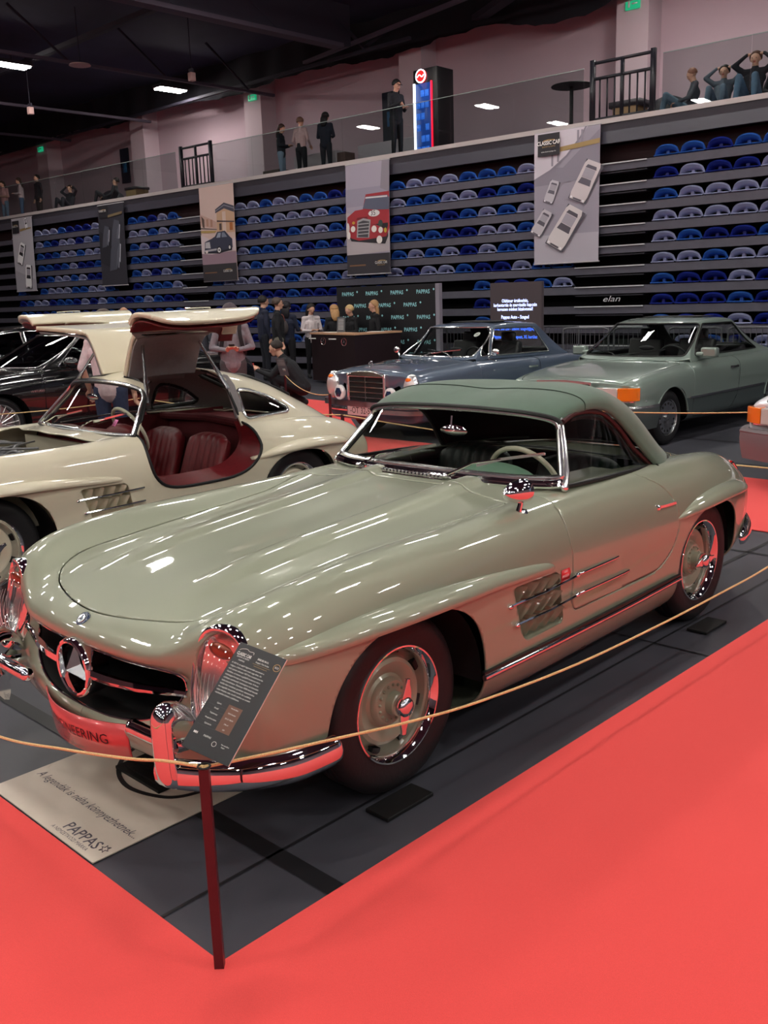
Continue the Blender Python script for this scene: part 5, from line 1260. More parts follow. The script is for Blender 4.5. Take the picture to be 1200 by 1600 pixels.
    b = MB(); b.tube([(x, y, zat(x, y) + .003) for x, y in RWIN], .016, 8, closed=True); b.build('window_rubber', M_SEAL, rw)
    roof = mesh('roof', GV, GF, None, root, mats=[M_IVORY, M_LINING], fm=[0] * len(GF)); solid(roof, .014).modifiers[0].material_offset = 1
    # door aperture edging
    for s in (1, -1):
        L = [(x, .858*s if z < .8 else .855*s - (z - .8) * 1.2 * s, z) for x, z in GDOOR if z < .93]; L2 = []
        for x, z in [(p[0], p[2]) for p in L]:
            i = np.argmin((D[..., 0] - x) ** 2 + (D[..., 2] - z) ** 2 + np.where(D[..., 1] < .6, 1, 0)); L2.append((x, D.reshape(-1, 3)[i][1] * s, z))
        up_r = [(-1.975, .645*s, 1.0), (-1.98, .56*s, 1.12), (-1.982, .49*s, 1.215), (-1.98, .30*s, 1.262), (-1.98, .14*s, 1.28)]
        up_f = [(-1.37, .14*s, 1.262), (-1.365, .33*s, 1.245), (-1.345, .49*s, 1.195), (-1.28, .56*s, 1.115), (-1.19, .635*s, 1.0)]
        b = MB(); b.tube(up_f + L2 + up_r, .011, 8, closed=True); b.build('aperture_seal', M_SEAL, root)
        # deep sill and door jambs in red, grey pillar trims
        b = MB(); k = len(L2); inn = [(x * .94 - .095, .62*s, (z - .74) * .86 + .76) for x, y, z in L2]
        b.add(L2 + inn, [(j, j+1, k+j+1, k+j) for j in range(k-1)]); b.build('door_jamb', M_OXRED, root, 0)
        b = MB(); b.bar([(-2.0,.655*s,.93),(-2.005,.60*s,1.05),(-2.01,.535*s,1.16),(-2.01,.46*s,1.225),(-2.01,.30*s,1.250)], [(-.035,-.012),(.035,-.012),(.035,.012),(-.035,.012)], up=lambda i: (0, -s*.8, -.6)); b.build('pillar_trim', M_LINING, root, 30)
    b = MB(); b.tube([(-1.45,0,1.240),(-1.7,0,1.255),(-1.95,0,1.245)], .045, 6); b.build('roof_spine', M_LINING, root)
    sl_chassis(root, M_IVORY, M_IVORY, M_OXCARPET, .5, .9, strip=False, tubh=.30)
    sl_details(root, M_IVORY, M_CHROME, M_BLACK)
    for s in (1, -1): bumper_quarter(root, s, M_CHROME)
    # windscreen
    base = crv([(-1.085,.690,.905),(-1.055,.63,.905),(-1.010,.48,.908),(-.975,.25,.915),(-.965,0,.918),(-.975,-.25,.915),(-1.010,-.48,.908),(-1.055,-.63,.905),(-1.085,-.690,.905)], 6)
    top = crv([(-1.270,.560,1.130),(-1.287,.505,1.180),(-1.262,.38,1.214),(-1.245,.2,1.229),(-1.240,0,1.234),(-1.245,-.2,1.229),(-1.262,-.38,1.214),(-1.287,-.505,1.180),(-1.270,-.560,1.130)], 6)
    loop = base + list(reversed(top))
    f_ = MB(); f_.tube([(x + .004, y, z + .010) for x, y, z in loop], .014, 8, closed=True); fr = f_.build('windscreen_frame', M_CHROME2, root)
    f_ = MB(); f_.tube([(x + .004, y * 1.02, z) for x, y, z in loop], .014, 8, closed=True); f_.build('windscreen_seal', M_SEAL, fr)
    Vg = []; m_ = len(base)
    for k in range(7):
        for a, b_ in zip(base, top): Vg.append(tuple(np.array(a) * (1 - k/6) + np.array(b_) * k/6))
    mesh('windscreen_glass', Vg, grid_faces(7, m_), M_GLASS, fr)
    q = MB().prism([(-.035,-.025),(.035,-.025),(.035,.025),(-.035,.025)], 0, .001).build('screen_sticker', mat('sticker_pink', 'd873a8', .5), fr, 0)
    q.location = (-1.045,.52,.965); q.rotation_euler = (PI/2 + .9, 0, PI / 2 + .35); 
    q.matrix_basis = Matrix.Translation((-1.078,.475,.985)) @ Matrix(((.18,-.55,.81),(.98,.10,-.15),(0,.83,.56))).to_4x4()
    text('sticker_number', '5', .045, mat('ink', '221a20', .5), q, (.008, 0, .002))
    # cabin
    dash = MB(); dash.bar([(-1.17,.58,.84),(-1.12,.3,.865),(-1.10,0,.865),(-1.12,-.3,.865),(-1.17,-.58,.84)], circle(.055, 14)); da = dash.build('dashboard', M_OXRED, root)
    b = MB(); b.ball((-1.20,.33,.86), (.10,.19,.095), 18); b.build('instrument_hood', M_OXRED, da)
    steering(root, (-1.27,.33,.90), .18, .45, M_CREAM, M_CHROME)
    for y in (.31, -.31):
        seat_bucket(root, y, M_OXRED, 7, -1.80, .34, .15, .265)
    b = MB(); b.box((-2.45,0,.60),(.6,1.15,.50)); b.bar([(-2.10,.60,.86),(-2.16,0,.87),(-2.10,-.60,.86)], circle(.03, 8)); b.build('luggage_shelf', M_OXCARPET, root)
    b = MB(); b.tube([(-2.05,.63,.93),(-2.3,.615,.915),(-2.55,.56,.895)], .006, 6); b.tube([(-1.2,-.60,.90),(-1.7,-.615,.92),(-2.5,-.58,.90)], .006, 6); b.build('cabin_bead', M_SILVER, root)
    for s in (1, -1):
        b = MB(); b.add([(-1.10,.63*s,.30),(-1.10,.63*s,.88),(-2.7,.56*s,.88),(-2.7,.56*s,.30)],[(0,1,2,3)]) if s < 0 else b.add([(-1.99,.63*s,.50),(-1.99,.66*s,.90),(-2.7,.58*s,.86),(-2.7,.56*s,.50)],[(0,1,2,3)]); b.build('side_trim', M_OXCARPET, root, 0)
    b = MB(); b.ball((-1.18,.0,1.13),(.014,.085,.026),14); b.tube([(-1.17,0,1.13),(-1.18,.0,1.21)],.005,6); b.build('rear_view_mirror', M_CHROME, root)
    for k, (yy, ) in enumerate(((.0,),)):
        b = MB()
        for i in range(22): b.box((-.945 - abs(-.30+i*.026)**2*.3, -.30 + i*.026, .925), (.045, .013, .010), .3)
        b.build('cowl_vent', M_CHROME, root)
    wiper(root, (-.985,-.42,.935), (-1.07,-.20,1.005), (-1.04,-.30,.975), (-1.11,-.05,1.035), M_CHROME)
    wiper(root, (-.965,.14,.938), (-1.06,.38,1.01), (-1.03,.26,.98), (-1.13,.55,1.05), M_CHROME)
    # open engine bay
    b = MB(); b.box((-.15,0,.42),(1.75,1.10,.04)); b.box((-.90,0,.62),(.03,1.1,.46)); b.box((.66,0,.50),(.03,.8,.2)); b.box((-.25,.56,.57),(1.4,.03,.34)); b.box((-.25,-.56,.57),(1.4,.03,.34)); b.build('engine_bay', mat('bay_paint','a8a290',.5), root)
    b = MB(); b.box((-.10,-.02,.66),(.80,.30,.22), 0); b.box((-.10,-.04,.80),(.78,.18,.07)); e = b.build('engine_block', M_ENGINE, root, bevel=.015)
    b = MB()
    for i in range(6):
        x = .22 - i * .125; b.tube(crv([(x,.06,.74),(x,.20,.79),(x,.33,.77),(x,.40,.72)], 4), .024, 10)
    b.bar([(.30,.40,.72),(-.5,.40,.72)], circle(.055, 14)); b.build('intake_manifold', M_ALLOY, e)
    b = MB(); r2 = random.Random(4)
    for i in range(26):
        p = [( -.82 + r2.random()*1.2, -.48 + r2.random()*.95, .74 + r2.random()*.10) for _ in range(3)]
        p[1] = ((p[0][0]+p[2][0])/2, (p[0][1]+p[2][1])/2, .84); b.tube(crv(p, 5), .006 + r2.random()*.007, 6)
    b.build('engine_hoses', mat('hose_grey','6a6a6c',.4,.4), e)
    b = MB()
    for c, r_, h in (((-.72,.28,.68),.07,.12),((-.70,-.30,.68),.085,.10),((-.45,-.38,.70),.05,.13),((.35,-.3,.66),.07,.1)):
        b.lathe([(0,h),(r_*.8,h),(r_,h*.8),(r_,0)], 20, 'z', c)
    b.build('engine_canister', M_ALLOY, e)
    return root
gullwing = make_gullwing()
# ================================================================== saloon-type cars
def loops(F):
    """boundary loops (vertex index lists) of a face list"""
    cnt = {}
    for f in F:
        for i in range(len(f)):
            a, b = f[i], f[(i + 1) % len(f)]; k = (min(a, b), max(a, b)); cnt.setdefault(k, []).append((a, b))
    nx = {}
    for k, v in cnt.items():
        if len(v) == 1: nx.setdefault(v[0][0], []).append(v[0][1])
    out = []
    while nx:
        s = next(iter(nx)); L = [s]; c = s
        while True:
            if c not in nx: break
            n = nx[c].pop(); 
            if not nx[c]: del nx[c]
            if n == s: break
            L.append(n); c = n
        if len(L) > 3: out.append(L)
    return out
def edge_tube(V, F, r, m, name, parent, off=(0, 0, 0)):
    b = MB()
    for L in loops(F):
        P = [V[i] for i in L]; Q = [P[0]]
        for p in P[1:]:
            if np.linalg.norm(np.array(p) - Q[-1]) > .012: Q.append(p)
        if len(Q) > 5: b.tube([tuple(np.array(p) + off) for p in Q], r, 6, closed=True)
    return b.build(name, m, parent) if b.V else None

def alloy_wheel(parent, x, y, R, style, rim_m, tyre_m, rr=.19, wd=.19):
    s = 1 if y > 0 else -1
    def fl(p): return [(r, h * s) for r, h in p]
    def ori(mb):
        if s < 0: mb.F = [tuple(reversed(f)) for f in mb.F]
        return mb
    t = MB().lathe(fl([(rr,-.02),(rr+.008,-.002),(rr+.02,.004),((R+rr)/2,.010),(R-.03,.002),(R-.008,-.014),(R,-.03),(R,-wd+.02),(R-.01,-wd),(rr,-wd)]), 48, 'y'); ori(t)
    o = t.build('wheel', tyre_m, parent); o.location = (x, y, R)
    w = MB().lathe(fl([(rr-.012,-.13),(rr-.010,-.03),(rr-.004,-.006),(rr+.004,.0),(rr+.006,-.01)]), 48, 'y'); ori(w)
    if style == 'steelcap':
        w.lathe(fl([(0,.0),(.05,-.002),(.09,-.012),(.115,-.012),(.12,-.02),(.15,-.035),(rr-.012,-.02)]), 40, 'y')
    elif style == 'holes':
        w.lathe(fl([(0,-.010),(.028,-.010),(.032,-.030),(.075,-.026),(.11,-.016),(rr-.012,-.014),(rr-.010,-.03)]), 48, 'y')
    elif style == 'spokes':
        w.lathe(fl([(0,-.02),(.045,-.022),(.05,-.04)]), 24, 'y')
        for k in range(10):
            for d in (-.13, .13):
                a0 = 2*PI*k/10; a1 = a0 + d; c0, s0, c1, s1 = math.cos(a0+d*.3), math.sin(a0+d*.3), math.cos(a1), math.sin(a1)
                w.tube([(.035*c0, -.03*s, .035*s0), ((rr-.008)*c1, -.010*s, (rr-.008)*s1)], .0075, 6)
    ori(w) if 0 else None
    ri = w.build('rim', rim_m, o)
    b = MB()
    if style == 'holes':
        for k in range(15):
            a = 2*PI*k/15; q = [(rr-.045+.016*math.cos(u), .012*math.sin(u)) for u in np.linspace(0, 2*PI, 9)[:-1]]
            b.prism([(p*math.cos(a)-v*math.sin(a), p*math.sin(a)+v*math.cos(a)) for p, v in q], -.03*s, -.0125*s, 'y')
        for k in range(5):
            a = 2*PI*k/5; b.ball((.055*math.cos(a), -.026*s, .055*math.sin(a)), (.008,.006,.008), 8)
        b.build('rim_holes', M_BLACK, ri)
    if style == 'spokes': b.lathe([(0,-.10*s),(rr-.02,-.10*s)], 32, 'y').build('brake_disc', M_STEEL, ri)
    return o

def saloon(root, sp, paint, lower=None):
    """sp: dimension table. Builds body, glasshouse, wheels; returns useful handles"""
    f, r = sp['front'], sp['rear']; S = []
    def ring(x, zc, ze, zsh, w, zb, bow=0.):
        k = sp.get('crown', .0)
        return [(x, 0, zc), (x - bow*.12, .35*w, zc - .002), (x - bow*.45, .66*w, (zc*.6 + ze*.4)), (x - bow*.75, w - .13, ze + .004), (x - bow, w - .045, zsh), (x - bow, w - .004, zsh - .085), (x - bow, w, .56), (x - bow, w - .012, .40), (x - bow, w - .03, .27), (x - bow*.6, w*.62, zb), (x, 0, zb)]
    st = [ring(*q) for q in sp['st']]
    def cap(rg, dx, zmid, ks):
        out = []
        for (k, d) in ks: out.append([(x + d, y * k, zmid + (z - zmid) * k) for x, y, z in rg])
        return out
    S = cap(st[0], 0, .52, [(.03, .012), (.5, .012), (.90, .008), (.985, .004)]) + st + cap(st[-1], 0, .6, [(.985, -.004), (.90, -.010), (.5, -.014), (.03, -.014)])
    D = sheet(S, 200, 96, 1); V, F = full_grid(D)
    xa, ra = sp['wb'], sp['R']
    def af(P):
        x, y, z = P[:, 0], np.abs(P[:, 1]), P[:, 2]; a = ra + .055
        g1 = (np.abs(x / a) ** 2.3 + np.abs((z - ra + .01) / (a - .005)) ** 2.3) ** (1/2.3) - 1; g2 = (np.abs((x + xa) / a) ** 2.3 + np.abs((z - ra + .01) / (a - .005)) ** 2.3) ** (1/2.3) - 1
        return np.maximum(np.minimum(g1, g2) * a, .45 - y)
    _, (V, F) = clip(V, F, af)
    # door
    dp = rnd_poly(sp['door'], .05)
    for s in (1, -1):
        fd = lambda P, s=s: np.maximum(poly_sdf(P[:, [0, 2]], dp), .4 - s * P[:, 1])
        (dv, df), (V, F) = clip(V, F, fd); (dv, df), _ = clip(dv, df, lambda P: fd(P) + .006)
        d = body_piece('door', dv, df, paint, lower, sp, root); solid(d, .012)
        h = MB(); hx, hz = sp['handle']; w_ = sp['st'][5][4]
        h.bar([(hx + .09, s*(w_+.004), hz), (hx + .07, s*(w_+.028), hz), (hx - .07, s*(w_+.028), hz), (hx - .09, s*(w_+.004), hz)], [(-.008,-.012),(.006,-.012),(.006,.012),(-.008,.012)], up=(0,0,1)); h.build('door_handle', sp.get('handle_m', M_CHROME2), d)
    bl = sp['bonnet']; bp = rnd_poly([(x, y) for x, y in bl] + [(x, -y) for x, y in reversed(bl)], .05)
    fb = lambda P: np.maximum(poly_sdf(P[:, :2], bp), .60 - P[:, 2])
    (bv, bf), (V, F) = clip(V, F, fb); (bv, bf), _ = clip(bv, bf, lambda P: fb(P) + .006)
    solid(mesh('bonnet', bv, bf, paint, root), .01)
    gc = rnd_poly([(sp['gh'][0][0] - .12, .55), (sp['gh'][0][0] - .12, -.55), (sp['gh'][-1][0] + .15, -.55), (sp['gh'][-1][0] + .15, .55)], .1)
    _, (V, F) = clip(V, F, lambda P: np.maximum(poly_sdf(P[:, :2], gc), .6 - P[:, 2]))
    o = body_piece('body', V, F, paint, lower, sp, root)
    # glasshouse rows: (x centre, x side, z top, half width top, z belt, half width belt)
    G = []
    for (xc, xs, zt, wt, zb, wb_, kind) in sp['gh']:
        if kind == 'base': G.append([(xc, 0, zt)] + [(xc + (xs - xc) * t ** 2, wb_ * t, zt) for t in (.3, .6, .85)] + [(xs, wb_ * .97, zb), (xs - .01, wb_, zb - .005), (xs - .015, wb_ + .01, zb - .03), (xs - .02, wb_ + .01, zb - .06)])
        else: G.append([(xc, 0, zt)] + [(xc + (xs - xc) * t ** 2, wt * t, zt - .022 * t ** 2) for t in (.3, .6, .85)] + [(xs, wt * .985, zt - .045), (xs, wt + (wb_ - wt) * .33, zt - .06 - (zt - .06 - zb) * .33), (xs, wt + (wb_ - wt) * .7, zt - .06 - (zt - .06 - zb) * .7), (xs, wb_, zb - .02)])
    Dg = sheet(G, 130, 64, 0, False); GV, GF = full_grid(Dg)
    xh = sp['header']; xr = sp['rearhead']
    fw_ = lambda P: np.maximum(poly_sdf(P[:, [1, 2]], rnd_poly(sp['screen'], .05, 4)), xh - .01 - P[:, 0])
    (wv, wf), (GV, GF) = clip(GV, GF, fw_)
    fr_ = lambda P: np.maximum(poly_sdf(P[:, [1, 2]], rnd_poly(sp['rscreen'], .06, 4)), P[:, 0] - xr + .02)
    (rv, rf), (GV, GF) = clip(GV, GF, fr_)
    gm = sp.get('glass', M_GLASS); tm = sp.get('trim', M_CHROME2)
    g = mesh('windscreen', wv, wf, gm, root); edge_tube(wv, wf, sp.get('tr', .011), tm, 'windscreen_trim', g)
    if len(rf): g = mesh('rear_window', rv, rf, gm, root); edge_tube(rv, rf, .010, tm, 'window_trim', g)
    for s in (1, -1):
        for w_ in sp['side']:
            fs = lambda P, s=s: np.maximum(poly_sdf(P[:, [0, 2]], rnd_poly(w_, .025, 3)), .35 - s * P[:, 1])
            (sv, sf), (GV, GF) = clip(GV, GF, fs)
            if len(sf): g = mesh('side_window', sv, sf, gm, root); edge_tube(sv, sf, sp.get('tr', .009), tm, 'window_trim', g, (0, s * .003, 0))
    rf_ = mesh('roof', GV, GF, None, root, mats=[paint, M_BLACK], fm=[0] * len(GF)); solid(rf_, .012).modifiers[0].material_offset = 1; sharp(rf_, 30)
    # cabin: floor, dashboard, seats, wheel
    b = MB(); x0, x1 = sp['gh'][0][0] - .15, sp['gh'][-1][0] + .2
    b.box(((x0 + x1)/2, 0, .42), (abs(x1 - x0), 1.3, .10)); b.box((x1 + .05, 0, .68), (.10, 1.25, .45)); b.build('cabin_floor', M_CARPETCAR, root, 0)
    b = MB(); b.bar([(x0 - .1, .62, .86), (x0 - .04, 0, .88), (x0 - .1, -.62, .86)], circle(.07, 10)); b.build('dashboard', mat('dash_black', '14171a', .5), root)
    for y in (.36, -.36):
        b = MB(); xs_ = x0 - .95
        b.box((xs_ + .25, y, .55), (.5, .48, .16)); b.box((xs_ - .05, y, .85), (.12, .48, .56), 0, Matrix.Rotation(-.22, 3, 'Y')); b.box((xs_ - .14, y, 1.17), (.07, .24, .16))
        b.build('front_seat', sp.get('seat', M_TRIMDARK), root, bevel=.03)
    b = MB(); b.box((xs_ - 1.0, 0, .75), (.14, 1.15, .50)); b.build('rear_seat', sp.get('seat', M_TRIMDARK), root, bevel=.03)
    steering(root, (x0 - .42, .37, .90), .19, .40, M_TRIMDARK, M_TRIMDARK)
    b = MB(); b.ball((x0 - .40, 0, sp['gh'][1][2] - .11), (.012, .11, .03), 12); b.build('rear_view_mirror', M_TRIMDARK, root)
    for x in (0, -xa):
        for s in (1, -1):
            alloy_wheel(root, x, s * (sp['st'][5][4] - .055), ra, sp['wheel'], sp.get('rim_m', M_SILVER), M_RUBBER, sp.get('rr', .19))
            V2, F2 = [], []; rr_ = ra + .075
            for j in range(19):
                a = -.02 + (PI + .04) * j / 18
                for (yy, k) in ((.46*s, 0), (.46*s, 1), ((sp['st'][5][4] - .03)*s, 1)): V2.append((x + rr_*k*math.cos(a), yy, ra - .02 + rr_*k*math.sin(a)))
            for j in range(18):
                for q in range(2): F2.append((j*3+q, j*3+q+1, (j+1)*3+q+1, (j+1)*3+q))
            mesh('wheel_well', V2, F2, M_BLACK, root)
    return D
def body_piece(name, V, F, paint, lower, sp, root):
    if lower is None: return mesh(name, V, F, paint, root)
    zl = sp['cladz']; (lv, lf), (uv, uf) = clip(V, F, lambda P: P[:, 2] - zl)
    o = mesh(name, uv, uf, paint, root)
    if len(lf): q = mesh('lower_cladding', lv, lf, lower, o); 
    return o
def bumper_bar(root, path, prof, m, name='bumper', par=None):
    full = [(x, y, z) for x, y, z in path]; P = full + [(x, -y, z) for x, y, z in reversed(full[:-1])] if abs(full[-1][1]) < 1e-6 else full
    V, F = sweep(P, prof, 1, up=(0, 0, 1)); o = mesh(name, V, F, m, par or root); fix(o); sharp(o, 40); return o
def rect_prism(x0, x1, y0, y1, z0, z1): return ((x0+x1)/2, (y0+y1)/2, (z0+z1)/2), (abs(x1-x0), abs(y1-y0), abs(z1-z0))

# ------------------------------------------------------------------ blue two-door, upright chrome grille
def make_blue():
    M_BLUE = mat('steel_blue_paint', '566478', .35, .3, 1., .03)
    root = empty('classic_coupe', (8.04, 6.62, 0), math.radians(177.3), 'slate blue 1970s two-door with an upright chrome radiator grille and round fog lamps', 'car')
    sp = dict(front=.72, rear=-3.80, wb=2.75, R=.315, rr=.18, wheel='steelcap', crown=.01, rim_m=M_CHROME2,
        st=[(.745,.835,.80,.765,.83,.24,.06),(.715,.865,.82,.785,.85,.23,.06),(.62,.890,.835,.80,.872,.22,.03),(.35,.915,.86,.82,.885,.2,0),(0,.932,.88,.84,.890,.19,0),(-.35,.950,.905,.865,.892,.19,0),(-1.0,.94,.91,.88,.892,.18,0),(-1.7,.93,.905,.88,.892,.18,0),(-2.3,.93,.90,.87,.888,.19,0),(-2.8,.925,.885,.855,.880,.2,0),(-3.4,.90,.86,.82,.862,.24,0),(-3.75,.87,.83,.79,.83,.28,.02),(-3.84,.85,.81,.77,.81,.3,.03)],
        bonnet=[(.70,.56),(.5,.66),(-.38,.70),(-.44,.3)],
        door=[(-.42,.93),(-.44,.30),(-1.42,.28),(-1.60,.45),(-1.66,.93)], handle=(-1.47,.80),
        gh=[(-.36,-.50,.945,.57,.955,.715,'base'),(-.62,-.72,1.15,.62,.95,.715,'mid'),(-.86,-.96,1.335,.575,.95,.715,'mid'),(-.92,-1.01,1.365,.575,.95,.715,'top'),(-1.4,-1.4,1.395,.58,.94,.715,'top'),(-1.95,-1.93,1.375,.575,.935,.715,'top'),(-2.10,-2.02,1.345,.57,.93,.715,'top'),(-2.40,-2.28,1.15,.60,.925,.71,'mid'),(-2.68,-2.50,.93,.60,.925,.70,'base')],
        header=-.98, rearhead=-2.06, screen=[(.655,.975),(.56,1.335),(-.56,1.335),(-.655,.975)], rscreen=[(.56,.97),(.49,1.30),(-.49,1.30),(-.56,.97)],
        side=[[(-.62,.975),(-.90,1.26),(-.985,1.315),(-.78,.975)],[(-.83,.975),(-1.03,1.315),(-1.85,1.305),(-2.08,.965)]])
    D = saloon(root, sp, M_BLUE)
    # radiator shell
    b = MB()
    for q in (1, -1): b.prism([(.70,.31*q),(.795,.315*q),(.805,.335*q),(.795,.362*q),(.70,.365*q)][::-q], .49, .835)
    top_ = [(y, .80 + .070 * (1 - abs(y/.365) ** 3.2)) for y in np.linspace(-.365, .365, 21)]
    b.prism([(y, z) for y, z in top_] + [(.31, .795), (-.31, .795)], .70, .805, 'x'); gr = b.build('radiator_grille', M_CHROME2, root, bevel=.006)
    b = MB(); b.box((.770,0,.65),(.02,.64,.32)); b.build('grille_core', M_BLACK, gr, 0, smooth=False)
    for z in (.535,.60,.665,.73): b = MB(); b.box((.788,0,z),(.014,.62,.012)); b.build('grille_bar', M_CHROME2, gr, 0, smooth=False)
    b = MB(); b.box((.792,0,.65),(.016,.016,.32)); b.build('grille_bar', M_CHROME2, gr, 0, smooth=False)
    b = MB(); b.tube([(.70,0,.872),(.69,0,.91)],.006,6)
    b.tube([(.69,.036*math.cos(a),.948+.036*math.sin(a)) for a in np.linspace(0,2*PI,24)[:-1]], .004, 6, closed=True)
    for k in range(3): a = PI/2 + k*2*PI/3; b.tube([(.69,0,.948),(.69,.035*math.cos(a),.948+.035*math.sin(a))], [.005,.002], 6)
    b.build('bonnet_star', M_CHROME2, root)
    for s in (1, -1):
        b = MB(); b.ball((.685,.725*s,.665),(.085,.120,.185),24); hl = b.build('headlight', M_CHROME2, root)
        b = MB(); b.ball((.70,.725*s,.665),(.088,.106,.168),24); b.build('lens', mat('milky_lens','d8d0ce',.1,.35,.5), hl)
        b = MB(); b.ball((.716,.725*s,.775),(.062,.060,.036),14); b.build('indicator', M_AMBER, hl)
        b = MB().lathe([(0,.03),(.06,.026),(.082,.015),(.085,.02),(.094,.012),(.096,-.02),(.05,-.06),(0,-.07)], 28, 'x', (.82,.475*s,.585)); fl_ = b.build('fog_lamp', mat('fog_white','e8e8ea',.2,.1,.5), root)
        b = MB().lathe([(.0,.034),(.05,.031),(.066,.026)], 6, 'x', (.82,.475*s,.585)); b.build('fog_lens', M_BADGE, fl_)
    b = bumper_bar(root, [(-.25,.905,.46),(.40,.925,.46),(.68,.90,.46),(.80,.78,.46),(.855,.40,.46),(.87,0,.46)], [(-.02,-.035),(.012,-.03),(.022,0),(.012,.03),(-.02,.035)], M_CHROME2)
    bumper_bar(root, [(.45,.885,.375),(.66,.86,.375),(.77,.74,.375),(.82,.40,.375),(.825,.32,.375)], [(-.02,-.028),(.010,-.025),(.018,0),(.010,.025),(-.02,.028)], M_CHROME2, 'lower_bumper')
    bumper_bar(root, [(.45,-.885,.375),(.66,-.86,.375),(.77,-.74,.375),(.82,-.40,.375),(.825,-.32,.375)], [(-.02,-.028),(.010,-.025),(.018,0),(.010,.025),(-.02,.028)], M_CHROME2, 'lower_bumper')
    pl = MB(); pl.box((.875,-.005,.375),(.01,.52,.125)); p_ = pl.build('number_plate', mat('plate_pale','cdb6b6',.3,0,.5), root, bevel=.004)
    text('plate_text', '-OT 32-55', .115, mat('plate_black','241a1c',.4), p_, (.881,0,.375), (PI/2,0,PI/2), sx=.85)
    b = bumper_bar(root, [(-2.95,.905,.47),(-3.60,.90,.47),(-3.86,.75,.47),(-3.92,.4,.47),(-3.93,0,.47)], [(-.02,-.04),(.012,-.035),(.022,0),(.012,.035),(-.02,.04)], M_CHROME2, 'rear_bumper')
    for s in (1, -1):
        b = MB(); b.tube([(-.62,.82*s,.96),(-.64,.87*s,1.00),(-.66,.90*s,1.02)],.007,6); b.ball((-.66,.915*s,1.035),(.02,.06,.045),14); b.tube([(-.62,.83*s,.95),(-.67,.86*s,.93),(-.70,.90*s,.92)],.006,6); b.build('door_mirror', M_CHROME2, root)
        wiper(root, (-.40,.28*s+.1,.965), (-.50,.02*s+.1,1.03), (-.47,.14*s+.1,1.01), (-.56,-.30*s+.1,1.06), M_CHROME2)
        bumper_bar(root, [(.45,.893*s,.44),(-3.4,.893*s,.44)], [(-.006,-.010),(.006,-.010),(.006,.010),(-.006,.010)], M_CHROME2, 'side_strip')
    b = MB(); b.box((-1.5,0,1.398),(.52,.78,.008)); b.build('sunroof', M_BLACK, root, bevel=.02)
    b = MB().lathe([(0,.0),(.048,0)], 24, 'x', (0,0,0)); q = b.build('screen_disc', M_WHITE, root); q.matrix_basis = Matrix.Translation((-.87,.42,1.245)) @ Euler((0,-.95,0)).to_matrix().to_4x4()
    text('disc_text', 'MAP', .030, M_BADGE, q, (.003,0,0), (PI/2,0,PI/2))
    return root
make_blue()

